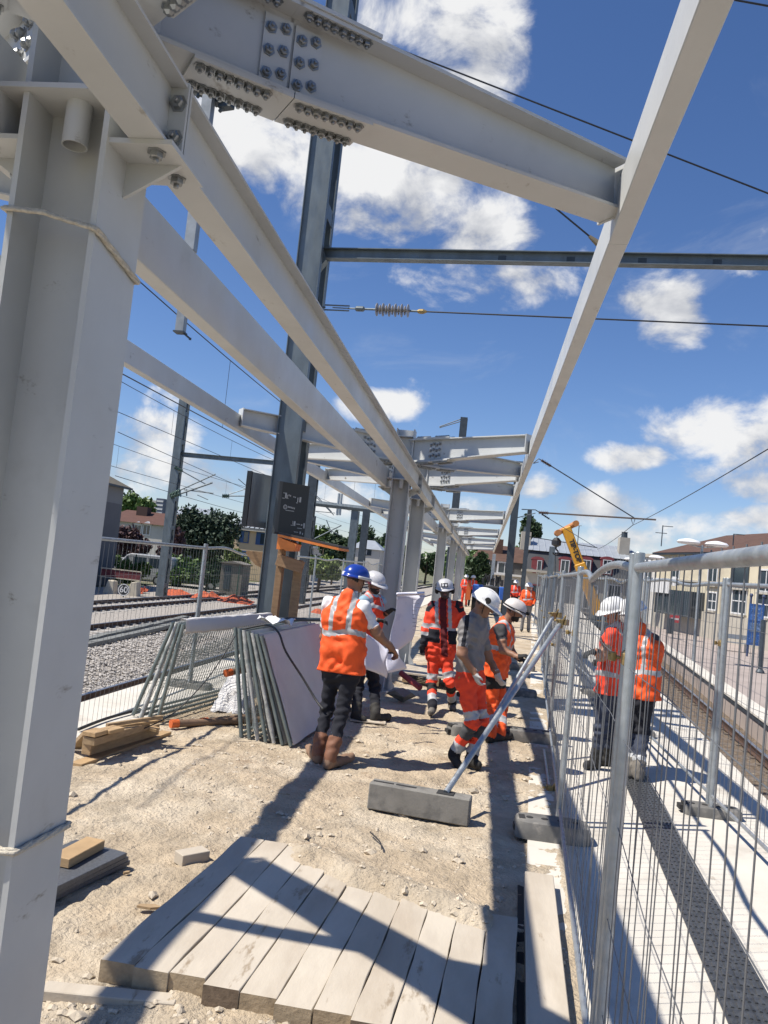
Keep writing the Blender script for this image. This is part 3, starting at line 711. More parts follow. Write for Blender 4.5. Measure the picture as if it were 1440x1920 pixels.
W0 = .160; fars = [5.06, 5.05, 5.02, 4.98, 4.86, 4.74, 4.80, 4.55, 4.62, 4.40, 4.52]; nears = [3.40, 3.375, 3.385, 3.35, 3.35, 3.32, 3.315, 3.28, 3.15, 3.1, 3.]
k = .066
for i in range(11):
    x = -1.478+i*W0
    ya, yb = nears[i], fars[i]; w = W0-.0035-rn.random()*.004; h = .070+rn.random()*.003; zb = .010+rn.random()*.003
    X = lambda Y: x+k*(Y-3.38)+.02
    b = MB(); n = 10
    vs = []
    for j in range(n+1):
        Y = ya+(yb-ya)*j/n; zz = zb+.006*math.sin(j*.7+i); jit = .0025*math.sin(j*1.9+i*2.2)
        vs += [(X(Y)+jit, Y, zz-.02), (X(Y)+w+jit, Y, zz-.02), (X(Y)+w+jit, Y, zz+h-.002), (X(Y)+w+jit-.0025, Y, zz+h), (X(Y)+jit+.0025, Y, zz+h), (X(Y)+jit, Y, zz+h-.002)]
    fs = [(j*6+a, j*6+(a+1) % 6, (j+1)*6+(a+1) % 6, (j+1)*6+a) for j in range(n) for a in range(6)]
    b.add(vs, fs); b.add([], [])
    o = len(b.f); b.f += [tuple(range(5, -1, -1)), tuple(range(n*6, n*6+6))]; b.m += [1, 1]
    b.build('plank', [(WOODD, WOODD2, WOODD3)[(i*5) % 3], (WOODE, WOODE2, WOODE, WOODE3)[(i*3) % 4]], wk)
for (xa, xb, ya, yb) in ((.36, .545, 2.6, 5.22),):
    b = MB(); b.prism([(xa-.045, ya, .0), (xb-.045, ya, .0), (xb+.075, yb, .0), (xa+.085, yb, .0)], (0, 0, .085)); b.build('plank', WOODD, wk, bevel=.004)
b = MB(); b.prism([(.285, 2.6, .0), (.335, 2.6, .0), (.455, 5.15, .0), (.405, 5.18, .0)], (0, 0, .010)); b.build('gap_shade', 'socket_dark', wk)  # near-black strip painting the shade in the open gap between planks
b = MB(); b.ext(gz(80, 1868, -.03), gz(330, 1893, -.025), RECT(.08, .045)); b.build('bearer', WOODD, wk, bevel=.004)
def timber(label, p0, p1, w, h, m=WOODO, group=None, up=(0, 0, 1)):
    b = MB(); b.ext(p0, p1, RECT(w, h), up=up); o = b.build('timber', m, bevel=.003); return tag(o, label, 'timber', group)
timber('short squared timber offcut beside the top left corner of the planks', gz(333, 1622, .0), gz(384, 1612, .0), .10, .07, WOODD)
G_ = 'offcuts in the timber pile'
def T(label, a, c, za, zc, w, h, m=WOODO): timber(label, gz(a[0], a[1], za), gz(c[0], c[1], zc), w, h, m, G_)
T('long flat plank lying lowest in front of the timber pile', (142, 1438), (312, 1376), .01, .01, .11, .03, WOODP)
T('thick squared beam in the middle of the timber pile', (160, 1415), (290, 1376), .06, .06, .09, .10)
T('split board resting on top of the thick beam', (165, 1397), (270, 1366), .19, .16, .11, .06)
T('short pale block at the left of the timber pile', (166, 1381), (190, 1374), .26, .26, .12, .035, WOODP)
T('pale block second on top of the timber pile', (194, 1375), (222, 1368), .26, .26, .12, .03, WOODP)
T('thin batten crossing the top of the timber pile', (200, 1363), (303, 1347), .26, .26, .035, .03)
T('lower thin batten crossing the top of the timber pile', (204, 1368), (306, 1353), .22, .22, .035, .025, WOODP)
T('slanting board at the left end of the timber pile', (142, 1405), (166, 1380), .02, .22, .10, .04)
T('short pale board at the right end of the timber pile', (262, 1364), (296, 1372), .15, .13, .10, .03, WOODP)
SLATE = mat('dark_granite_slab', (.085, .09, .10), .5, var=.25, vscale=60, bump=.001, bscale=120)
for i in range(3):
    a, c = gz(60, 1690+i*5, .075-.03*i), gz(232, 1606+i*6, .075-.03*i)
    b = MB(); b.ext(a, c, [(-.0, 0), (.0+.0001, 0)] if 0 else [(-.34, 0), (.02+.012*i, 0), (.02+.012*i, .026), (-.34, .026)]); tag(b.build('granite_slab', SLATE, bevel=.002), ['top', 'middle', 'bottom'][i]+' dark granite paving slab of the pile behind the near column', 'slab', 'granite slabs in a pile')
timber('short pale timber block lying on the granite slabs', gz(110, 1625, .105), gz(178, 1588, .105), .12, .05, WOODP)
# things by the second column
b = MB(); 
pal = thing('pallet', 'low wooden pallet of boards behind the second column foot', 'pallet', (-.75, 13.2, 0))
for i in range(6):
    b = MB(); b.b2(-1.15, -.05, 13.0+i*.2, 13.17+i*.2, .16, .185); b.build('board', WOODD, pal)
for x in (-1.1, -.6, -.12):
    b = MB(); b.b2(x, x+.09, 13.0, 14.2, .03, .16); b.build('bearer', WOODO, pal)
RED = mat('red_pipe', (.36, .055, .06), .6, var=.15, vscale=8)
b = MB(); b.tube([at(752, 1262, 12.2), at(788, 1290, 11.9)], .045, 14); tag(b.build('red_pipe', RED, smooth=True), 'dark red plastic pipe leaning against the pallet by the second column', 'pipe')
b = MB(); rock(b, gz(755, 1303, .1), .16); tag(b.build('concrete_lump', CB), 'rough concrete lump at the foot of the second column', 'rubble')
b = MB(); p = gz(690, 1352, .02); b.box(p, (.42, .16, .012), .1); tag(b.build('flat_board', WOODD), 'flat thin board on the dirt under the boots of the man with drawings', 'board')

for i, (px, py, l_, an, lab) in enumerate(((256, 1702, .13, .3, 'broken brown wood chip lying left of the planks'), (232, 1640, .06, 1.2, 'small wood splinter beside the granite slabs'), (520, 1490, .10, .2, 'thin wood splinter on the dirt left of the boots'), (430, 1460, .07, 2., 'flat brown wood flake on the open dirt'))):
    q_ = gz(px, py, .02); b = MB(); e_ = Vector((math.cos(an), math.sin(an)*.6, .02))*l_; n_ = Vector((-math.sin(an), math.cos(an), 0))*l_*.22
    b.prism([q_, q_+e_*.55-n_*.6, q_+e_, q_+e_*.7+n_, q_+e_*.1+n_*.8], (0, 0, .012)); tag(b.build('wood_chip', WOODO), lab, 'wood chip')
# ================================================================ catenary masts, portals, wires
INS = mat('brown_insulator', (.10, .065, .05), .35, var=.15, vscale=20); INSG = mat('grey_insulator', (.33, .31, .29), .4)
WIREB = mat('overhead_wire', (.035, .04, .05), .5, .5)
def insulator(b, p0, p1, n, r, mi=0, core=.35):
    p0, p1 = Vector(p0), Vector(p1); d = p1-p0; L = d.length; prof = [(r*core, 0)]
    for i in range(n):
        h = L*(i+.5)/n; rr = r*(1 if i % 2 == 0 else .72)
        prof += [(r*core, h-L/n*.32), (rr, h-L/n*.06), (rr, h+L/n*.06), (r*core, h+L/n*.22)]
    prof.append((r*core, L)); b.lathe(p0, prof, 14, d, mi)
def wire(b, p0, p1, sag=0., r=.007, n=12, mi=0):
    p0, p1 = Vector(p0), Vector(p1)
    b.tube([p0.lerp(p1, i/n)-Vector((0, 0, sag*4*(i/n)*(1-i/n))) for i in range(n+1)], r, 5, mi)
UCH = lambda w, f, t: [(-w/2, 0), (w/2, 0), (w/2, f), (w/2-t, f), (w/2-t, t), (-w/2+t, t), (-w/2+t, f), (-w/2, f)]
def twin_mast(label, x0, x1, y, depth, z0, z1, m=MASTG, name='catenary_mast', fl=.13):
    t = thing(name, label, 'mast', ((x0+x1)/2, y, z0)); w = x1-x0; xc = (x0+x1)/2
    for s, yy in ((1, y), (-1, y+depth)):
        b = MB(); b.ext((xc, yy, z0), (xc, yy, z1), UCH(w, fl, .014), up=(0, s, 0)); b.build('channel', m, t)
    k = z0+.7
    while k < z1:
        for sx in (-1, 1):
            b = MB(); b.box((xc+sx*(w/2-.012), y+depth/2, k), (.012, depth-2*fl+.06, .22)); b.build('batten', m, t)
        k += 1.55
    return t
YM = 10.8
mx0, mx1 = at(511, 900, YM).x, at(553, 905, YM).x
mast = twin_mast('tall dark galvanised mast of twin channels carrying the station signs', mx0, mx1, YM, .62, -.05, 11.2)
# flanges folded at the front channel
for x in (mx0-.012, mx1+.0):
    b = MB(); b.b2(x, x+.012, YM-.03, YM+.03, 0, 11.15); b.build('flange_lip', MASTG, mast)
# portal beam running right
q0, q1 = at(600, 474, 11.1), at(1440, 489, 10.35); q2 = q0.lerp(q1, 1.8)
pb = thing('portal_beam', 'dark steel portal beam crossing the sky to the right of the mast', 'beam', q0)
b = MB(); b.ext(q0-Vector((.03, 0, .1)), q2-Vector((0, 0, .1)), I_SEC(.155, .14, .012, .010)); b.build('beam', MASTG, pb)
for i in range(11):
    p = q0.lerp(q2, .075+i*.085); d = (q2-q0).normalized()
    b = MB(); b.box(p+Vector((0, -.006, -.03)), (.11, .004, .07), math.atan2(d.y, d.x)); b.build('slot', DARKG, pb)
b = MB(); b.prism([q0+Vector((-.02, -.08, .06)), q0+Vector((.05, -.08, .06)), q0+Vector((.12, -.08, -.12)), q0+Vector((0, -.08, -.30)), q0+Vector((-.05, -.08, -.28))], (0, .16, 0)); b.build('bracket', MASTG, pb)
# portal beam running left above, with the drop tube
z = at(430, 168, 11.1).z
pl = thing('portal_beam', 'dark portal boom running left from the top of the mast', 'beam', (mx0, 11.1, z))
b = MB(); b.ext((mx0, 11.1, z-.05), (-15., 11.4, z+.1), I_SEC(.3, .2, .02, .014)); b.build('beam', MASTG, pl)
for i in range(5):
    b = MB(); p = at(370+i*14, 150+i*9, 11.0); b.box(p, (.13, .22, .3), .5+i*.2); b.tube([p-Vector((.1, 0, .2)), p+Vector((.15, 0, .15))], .03, 8); b.build('bracket', DARKG, pl, bevel=.01)
dt0, dt1 = at(352, 300, 10.9), at(338, 622, 10.9)
t = thing('drop_post', 'short galvanised post hanging from the left portal boom', 'post', dt1)
b = MB(); b.ext((dt1.x, 10.9, z), (dt1.x, 10.9, dt1.z), [(-.06, -.06), (.06, -.06), (.06, .06), (-.06, .06)], up=(0, 1, 0)); b.build('tube', mat('galvanised_tube', (.30, .32, .33), .5, .5, var=.25, vscale=4), t)
b = MB(); b.ext((dt1.x, 10.9, at(348, 470, 10.9).z), (dt1.x, 10.9, z), [(-.075, -.075), (.075, -.075), (.075, .075), (-.075, .075)], up=(0, 1, 0)); b.build('sleeve', 'galvanised_tube', t)
b = MB(); b.box((dt1.x, 10.9, dt1.z-.012), (.16, .16, .02)); b.tube([dt1+Vector((.04, 0, -.01)), dt1+Vector((.17, 0, -.10))], .014, 8); b.lathe(dt1+Vector((.16, 0, -.11)), [(.02, 0), (.02, .03)], 8); b.build('hook_bolt', DARKG, t)
# insulated stay to the right of the mast
t = thing('insulated_stay', 'horizontal stay wire with turnbuckle and ribbed grey insulator right of the mast', 'wire', at(602, 576, 11))
P = lambda x: at(x, 576+(x-602)*.0425, 11.-(x-602)/840*.7)
b = MB(); b.tube([P(600), P(610)], .014, 8); b.box(P(641), (.27, .018, .012), -.02); b.build('turnbuckle', MASTG, t)
for s in (.035, -.035):
    b = MB(); b.tube([P(609)+Vector((0, 0, s)), P(655)+Vector((0, 0, s))], .011, 8); b.build('turnbuckle_bar', MASTG, t)
b = MB(); b.lathe(P(666), [(.02, 0), (.038, .02), (.038, .12), (.02, .14)], 10, P(686)-P(666)); b.tube([P(653), P(668)], .012, 8); b.build('shackle', MASTG, t)
for u in ((684, 705), (765, 785)):
    b = MB(); b.tube([P(u[0]), P(u[1])], .016, 8); b.build('rod', MASTG, t)
b = MB(); insulator(b, P(704), P(768), 11, .092, core=.22); b.build('insulator', INSG, t, smooth=True)
b = MB(); b.lathe(P(783), [(.02, 0), (.034, .03), (.034, .08), (.014, .13)], 10, P(800)-P(783)); b.build('end_clamp', RUST, t)
b = MB(); b.tube([P(798), P(1440), P(1900)], .0105, 6); b.build('wire', WIREB, t)
def one_wire(label, p0, p1, sag, r, name='overhead_wire', n=14):
    b = MB(); wire(b, p0, p1, sag, r, n); return tag(b.build(name, WIREB, fix=False, smooth='all'), label, 'wire')
one_wire('black cable running from the forked arm down to the upper right corner', at(690, 70, 9.2), at(1600, 425, 9.2), .0, .0105)
t = thing('stay_cable', 'short black cable with an end clamp behind the right edge beam', 'wire', at(1125, 459, 8.2))
b = MB(); wire(b, at(690, 99, 8.2), at(1140, 472, 8.2), 0, .010); b.build('cable', WIREB, t)
b = MB(); b.tube([at(1105, 443, 8.2), at(1122, 457, 8.2)], [.016, .034], 10); b.build('clamp', mat('dull_brass', (.22, .18, .12), .5, .5), t)
one_wire('black cable crossing the extreme upper right corner of the sky', at(1290, -16, 9), at(1600, 40, 9), 0, .012)
# ------------------------------------------------ left tracks: catenaries
def catenary(label, xc, zm, zc, y0, y1, span, hang):
    t = thing('catenary', label, 'overhead line', (xc(y0), y0, zc))
    b = MB(); y = y0
    while y < y1:
        wire(b, (xc(y), y, zm+.25), (xc(y+span), y+span, zm+.25), .45, .011, 14); y += span
    b.build('messenger_wire', WIREB, t, fix=False, smooth='all')
    b = MB(); b.tube([(xc(y0), y0, zc), (xc(y1), y1, zc)], .011, 5); b.build('contact_wire', WIREB, t, fix=False)
    y = y0+2.
    while y < min(y1, 62):
        k = ((y-y0) % span)/span; zz = zm+.25-.45*4*k*(1-k)
        b = MB(); b.tube([(xc(y), y, zz), (xc(y), y, zc)], .005, 4); b.build('dropper', WIREB, t, fix=False); y += hang
    return t
catenary('overhead line above the nearest left track', lambda Y: EDGE_L(Y)-1.72, 6.1, 4.45, 4, 150, 34., 5.3)
catenary('overhead line above the middle left track', yline(-11.1, 19., .024), 6.5, 5.5, 12, 170, 38., 6.)
catenary('overhead line above the farthest left track', yline(-15.3, 27., .026), 5.7, 4.65, 16, 180, 40., 6.5)
one_wire('thin feeder wire between the two farther left overhead lines', at(221, 810, 24), at(640, 985, 70), .2, .012)
one_wire('thin return wire low on the left behind the near column', at(216, 892, 36), at(560, 985, 90), .2, .016)
# ------------------------------------------------ left masts
def side_mast(label, pxb, Y, w, ztop, zb=-1.2, depth=None, m=MASTG):
    p = at(pxb[0], pxb[1], Y); return twin_mast(label, p.x-w/2, p.x+w/2, Y, depth or w*1.4, zb, ztop, m, fl=w*.3), p.x
m2, m2x = side_mast('grey mast beyond the left tracks, left of the dark conifer', (300, 1100), 41., .42, at(345, 722, 41).z)
t = thing('portal_beam', 'grey portal beam between the left mast and the tall signs mast', 'beam', (m2x, 41, at(340, 855, 41).z))
b = MB(); b.ext(at(338, 856, 41.3), at(600, 880, 41.3), I_SEC(.24, .2, .02, .015)); b.build('beam', MASTG, t)
def bracket_arm(label, a, c, Y, r=.035, ins=True, extra=()):
    t = thing('catenary_cantilever', label, 'bracket', at(*a, Y)); A, Cc = at(*a, Y), at(*c, Y); d = Cc-A
    b = MB(); b.tube([A+d*(.22 if ins else 0), Cc], r, 7); b.build('tube', MASTG, t)
    if ins: b = MB(); insulator(b, A, A+d*.24, 7, r*3.6, core=.4); b.build('insulator', mat('green_glass', (.10, .16, .13), .25), t, smooth=True)
    for i, (e, f) in enumerate(extra):
        b = MB(); b.tube([at(*e, Y), at(*f, Y)], r*.7, 6); b.build('brace', MASTG, t)
    return t
bracket_arm('lower cantilever arm with green insulators on the left mast', (320, 932), (398, 905), 41., .05, True, (((350, 917), (350, 930)),))
bracket_arm('upper cantilever arm on the left mast', (318, 928), (404, 889), 41., .035, True)
bracket_arm('registration tube of the left mast lying almost level', (345, 918), (400, 925), 41., .035, False, (((370, 928), (390, 937)),))
bracket_arm('insulated drop bracket on the right of the left mast', (328, 876), (386, 908), 41., .03, True)
bracket_arm('far cantilever left of the back lit sign', (417, 930), (470, 930), 60., .05, True, (((420, 930), (466, 915)), ((447, 898), (470, 918))))
m3, m3x = side_mast('dark mast right of the signs board', (565, 1085), 48., .5, at(578, 868, 48).z, m=DARKG)
m4, m4x = side_mast('pale flared portal mast behind the blue helmet', (655, 1055), 78., .7, at(664, 957, 78).z)
m5, m5x = side_mast('slim dark mast right of the pale portal mast', (676, 1055), 62., .5, at(685, 955, 62).z, m=DARKG)
m6, _ = side_mast('low black post just right of the signs board', (577, 1030), 70., .55, at(583, 966, 70).z, m=DARKG)
t = thing('portal_beam', 'far grey portal beam spanning the left tracks', 'beam', at(580, 942, 78))
b = MB(); b.tube([at(560, 940, 78), at(705, 957, 78)], .28, 8); b.build('beam', MASTG, t)
for i, x in enumerate((636, 641)):
    b = MB(); b.tube([at(x, 925+i, 78), at(x-4, 966, 78)], .13, 6); b.build('drop_tube', GALV, t)
bracket_arm('tangle of far cantilever tubes behind the signs board', (590, 1010), (640, 985), 84., .07, False, (((600, 985), (640, 1005)), ((612, 975), (622, 1000)), ((586, 958), (628, 962)), ((583, 918), (622, 960)), ((583, 922), (626, 966))))
# ------------------------------------------------ right masts
def h_mast(label, pb_, pt_, Y, w, m=DARKG, zb=-.6):
    p = at(*pb_, Y); zt = at(*pt_, Y).z
    t = thing('catenary_mast', label, 'mast', (p.x, Y, zb))
    b = MB(); b.ext((p.x, Y, zb), (p.x, Y, zt), [(a-0, c-w/2) for a, c in I_SEC(w, w, w*.09, w*.06)], up=(0, 1, 0)); b.build('shaft', m, t)
    b = MB(); b.b2(p.x-w*.7, p.x+w*.7, Y-w*.7, Y+w*.7, zb, zb+.05); b.build('base_plate', m, t)
    return t, p.x
r1, r1x = h_mast('dark mast rising behind the right edge beam', (951, 1105), (977, 866), 31., .27, zb=-.02)
b = MB(); p = at(977, 870, 31); b.lathe(p+Vector((-.2, 0, -.25)), [(.13, 0), (.16, .1), (.13, .3)], 12); b.build('tension_drum', DARKG, r1)
r2, r2x = h_mast('slim dark mast in front of the slate mansard house', (980, 1100), (991, 955), 58., .30)
r3, r3x = h_mast('distant dark mast rising behind the canopy arms', (849, 1000), (866, 783), 62., .55, zb=-1.2)
t = thing('catenary_outrigger', 'double white bracket arm at the head of the distant mast', 'bracket', at(862, 785, 62))
for s in (0, 4):
    b = MB(); b.tube([at(864, 786+s, 62), at(824, 800+s*.5, 62)], .04, 6); b.build('tube', DARKG, t)
h4, _ = h_mast('thin grey mast behind the crane hook', (1030, 1090), (1034, 1025), 64., .42, MASTG)
cl = thing('catenary_cantilever', 'long level cantilever with ribbed insulators and slanting stay over the right track', 'cantilever', at(985, 957, 31))
b = MB(); b.tube([at(978, 955, 31), at(1004, 956, 31), at(1012, 961, 31)], .02, 6); b.tube([at(965, 972, 31), at(1004, 962, 31)], .018, 6); b.build('mast_bracket', DARKG, cl)
b = MB(); insulator(b, at(1010, 961, 31), at(1028, 962, 31), 9, .085, core=.45); b.build('insulator', INS, cl, smooth=True)
b = MB(); b.tube([at(1027, 962, 31), at(1230, 974.5, 31)], .032, 8); b.build('tube', mat('brownish_tube', (.16, .13, .11), .5, .5), cl)
b = MB(); b.tube([at(1000, 868, 31), at(1010, 860, 31), at(1015, 863, 31)], .022, 6); b.tube([at(1000, 869, 31), at(1010, 866, 31)], .018, 6); b.build('stay_bracket', DARKG, cl)
b = MB(); insulator(b, at(1015, 863, 31), at(1033, 874, 31), 8, .085, core=.45); b.build('insulator', INS, cl, smooth=True)
b = MB(); b.tube([at(1032, 873, 31), at(1189, 971, 31)], .024, 6); b.build('stay', DARKG, cl)
b = MB(); insulator(b, at(1016, 964, 31), at(1030, 973, 31), 5, .05, core=.5); b.tube([at(1030, 973, 31), at(1120, 1028, 31)], .012, 5); b.build('lower_stay', DARKG, cl)
b = MB(); b.tube([at(1183, 971, 31), at(1187, 985, 31), at(1191, 972, 31)], .016, 6); b.build('hanger', DARKG, cl)
one_wire('messenger wire of the right track climbing to the right edge of the sky', at(1186, 985, 31), at(1440, 842, 13.), .05, .010)
one_wire('messenger wire of the right track running off behind the roofs', at(1186, 985, 31), at(1120, 1030, 60), .1, .014)
one_wire('low contact wire crossing in front of the slate mansard house', at(985, 1005, 58), at(1120, 1027, 58), .0, .03)
# ================================================================ station signs on the mast
SIGN = mat('sign_charcoal', (.022, .024, .028), .35, spec=.4); SIGNW = mat('sign_white', (.42, .43, .44), .5); SIGNB = mat('sign_back', (.36, .39, .40), .45, .4, var=.08, vscale=3)
c = [at(525, 897, 10.35), at(580, 917, 10.75), at(572, 1012, 10.75), at(514, 996, 10.35)]
# plumb rectangle from those corners
xa, xb = (c[0].x+c[3].x)/2, (c[1].x+c[2].x)/2; za, zb = (c[0].z+c[1].z)/2, (c[2].z+c[3].z)/2
A0, B0 = Vector((xa, 10.35, 0)), Vector((xb, 10.72, 0)); nrm = (B0-A0).cross(Vector((0, 0, 1))).normalized()
if nrm.y > 0: nrm = -nrm
sg = thing('direction_sign', 'charcoal station direction board with small white pictograms on the mast', 'sign', (xa, 10.4, zb))
b = MB(); b.prism([A0+Vector((0, 0, zb)), B0+Vector((0, 0, zb)), B0+Vector((0, 0, za)), A0+Vector((0, 0, za))], -nrm*.05); b.build('board', SIGN, sg)
b = MB(); b.prism([A0+nrm*.004+Vector((0, 0, zb)), A0.lerp(B0, .10)+nrm*.004+Vector((0, 0, zb)), A0.lerp(B0, .10)+nrm*.004+Vector((0, 0, za)), A0+nrm*.004+Vector((0, 0, za))], nrm*.006); b.build('edge_trim', mat('sign_trim', (.05, .05, .055), .3), sg)
def smark(u, v, w, h, m=SIGNW, ring=False):
    p = A0.lerp(B0, u)+nrm*.006+Vector((0, 0, za+(zb-za)*v)); e = (B0-A0).normalized(); b = MB(); H = za-zb; Wd = (B0-A0).length
    if ring:
        r = w*Wd/2; k = 14
        for i in range(k):
            a0, a1 = 2*math.pi*i/k, 2*math.pi*(i+1)/k
            b.add([p+e*r*math.cos(a0)+Vector((0, 0, r*math.sin(a0))), p+e*r*math.cos(a1)+Vector((0, 0, r*math.sin(a1))), p+e*r*.7*math.cos(a1)+Vector((0, 0, r*.7*math.sin(a1))), p+e*r*.7*math.cos(a0)+Vector((0, 0, r*.7*math.sin(a0)))], [(0, 1, 2, 3)])
    else: b.prism([p-e*w*Wd/2-Vector((0, 0, h*H/2)), p+e*w*Wd/2-Vector((0, 0, h*H/2)), p+e*w*Wd/2+Vector((0, 0, h*H/2)), p-e*w*Wd/2+Vector((0, 0, h*H/2))], nrm*.002)
    b.build('pictogram', m, sg)
for (u, v, w, h) in ((.24, .25, .05, .10), (.20, .21, .10, .012), (.29, .27, .02, .07), (.17, .31, .08, .012), (.64, .30, .03, .09), (.72, .29, .06, .10), (.62, .36, .05, .015), (.34, .24, .03, .03), (.39, .245, .03, .03), (.50, .255, .035, .022), (.55, .26, .035, .022),
                     (.36, .46, .035, .03), (.41, .463, .035, .03), (.46, .466, .035, .03), (.51, .47, .035, .03), (.56, .474, .03, .03), (.42, .53, .28, .013), (.28, .30, .10, .011), (.56, .75, .02, .07), (.62, .76, .06, .09), (.54, .80, .08, .012), (.74, .765, .12, .016), (.86, .77, .05, .03), (.94, .78, .05, .10), (.80, .84, .16, .012), (.70, .92, .14, .014), (.84, .925, .05, .05), (.92, .94, .03, .04)):
    smark(u, v, w, h)
smark(.26, .47, .13, 0, ring=True); smark(.26, .47, .07, 0, ring=True)
bs = thing('sign_box', 'grey back of a second sign box on the left of the mast', 'sign', at(480, 990, 10.9))
a, c2 = at(468, 940, 10.7), at(497, 946, 11.1); zt, zl = at(480, 888, 10.9).z, at(474, 988, 10.9).z
b = MB(); b.prism([(a.x, a.y, zl), (c2.x+.1, c2.y, zl), (c2.x+.1, c2.y, zt), (a.x, a.y, zt)], (-.02, .09, 0)); b.build('panel', SIGNB, bs)
b = MB(); b.prism([(a.x-.075, a.y-.02, zl-.01), (a.x-.004, a.y-.02, zl-.01), (a.x-.004, a.y-.02, zt+.01), (a.x-.075, a.y-.02, zt+.01)], (-.02, .13, 0)); b.build('edge_frame', SIGN, bs)
# ================================================================ timber shelter built round the mast foot
ORF = mat('orange_membrane', (.80, .24, .05), .55, var=.12, vscale=8); ROOFB = mat('dark_roof_felt', (.05, .055, .06), .7)
SHW = mat('shelter_timber', (.30, .185, .10), .85, var=.2, vscale=4, stretch=(2, 2, 8))
sh = thing('timber_shelter', 'rough timber hoarding with an orange edged roof round the mast foot', 'shelter', (at(540, 1100, 10.6).x, 10.6, 0))
def post(px, py0, py1, Y, w, d, m=WOODP, nm='post'):
    p = at(px, py1, Y); b = MB(); b.b2(p.x-w/2, p.x+w/2, Y, Y+d, 0., at(px+(py1-py0)*.105, py0, Y).z); return b.build(nm, m, sh, bevel=.003)
post(517, 1030, 1120, 10.35, .085, .12, SHW); post(552, 1050, 1120, 10.45, .11, .06, WOODO); post(535, 1060, 1120, 10.7, .12, .03, DARKG, 'back_board')
a, c2 = at(520, 1032, 10.3), at(568, 1042, 10.3)
b = MB(); b.ext(a-Vector((0, 0, .19)), c2-Vector((0, 0, .23)), RECT(.09, .15)); b.build('lintel', SHW, sh, bevel=.003)
a, c2 = at(522, 1001, 10.2), at(636, 1027, 10.2); e = Vector((0, .75, 0))
b = MB(); b.prism([a, c2, c2+e, a+e], (0, 0, .028)); b.build('roof_felt', ROOFB, sh)
b = MB(); b.prism([a-Vector((0, .03, .035)), c2-Vector((0, .03, .035)), c2+Vector((0, -.03, -.004)), a+Vector((0, -.03, -.004))], (0, .8, 0)); b.build('roof_edge', ORF, sh)
b = MB(); b.prism([a-Vector((0, .02, .04)), a+Vector((.26, -.02, -.11)), a+Vector((.24, -.02, -.20)), a+Vector((.12, -.02, -.21)), a+Vector((.10, -.02, -.19)), a+Vector((.0, -.02, -.20))], (0, .3, 0)); b.build('membrane_fold', ORF, sh)
a = at(462, 1032, 11.6)
b = MB(); b.prism([a, a+Vector((.45, 0, 0)), a+Vector((.45, 0, -.30)), a+Vector((.16, 0, -.20)), a+Vector((.0, 0, -.05))], (0, .5, 0)); b.build('side_hoarding', SHW, sh)
# ================================================================ background: foliage
LEAF = [mat('leaf_mid', (.085, .145, .032), .6, var=.4, vscale=.5), mat('leaf_dark', (.038, .070, .026), .65, var=.3, vscale=.6), mat('leaf_light', (.15, .20, .05), .6, var=.35, vscale=.5), mat('leaf_purple', (.085, .045, .046), .65, var=.35, vscale=.6), mat('leaf_conifer', (.030, .056, .030), .7, var=.35, vscale=1.2)]
BARK = mat('bark', (.10, .075, .055), .95, var=.3, vscale=4)
def crown_mesh(lobes, n, leaf, seed, flat=1.):
    rn = np.random.RandomState(seed); vs = []; tot = sum(l[3]*l[4]*l[5] for l in lobes)**1.
    P = []
    for (x, y, z, rx, ry, rz) in lobes:
        k = max(20, int(n*(rx*ry*rz)/tot))
        d = rn.normal(size=(k, 3)); d /= np.linalg.norm(d, axis=1)[:, None]
        r = rn.uniform(.35, 1., k)**.45; r *= 1+.18*np.sin(d[:, 0]*7+x)*np.cos(d[:, 2]*6+y)+.12*np.sin(d[:, 1]*11)
        P.append(np.array([x, y, z])+d*r[:, None]*np.array([rx, ry, rz]))
    P = np.concatenate(P); m = len(P)
    a = rn.normal(size=(m, 3)); a /= np.linalg.norm(a, axis=1)[:, None]; b = np.cross(a, rn.normal(size=(m, 3))); b /= np.linalg.norm(b, axis=1)[:, None]
    s = leaf*rn.uniform(.6, 1.4, m)[:, None]
    V = np.stack([P-a*s, P+b*s*.6, P+a*s, P-b*s*.6], 1).reshape(-1, 3)
    me = bpy.data.meshes.new('crown'); me.vertices.add(len(V)); me.vertices.foreach_set('co', V.ravel())
    me.loops.add(4*m); me.loops.foreach_set('vertex_index', np.arange(4*m, dtype=np.int32)); me.polygons.add(m)
    me.polygons.foreach_set('loop_start', np.arange(0, 4*m, 4, dtype=np.int32)); me.polygons.foreach_set('loop_total', np.full(m, 4, dtype=np.int32)); me.update()
    return me
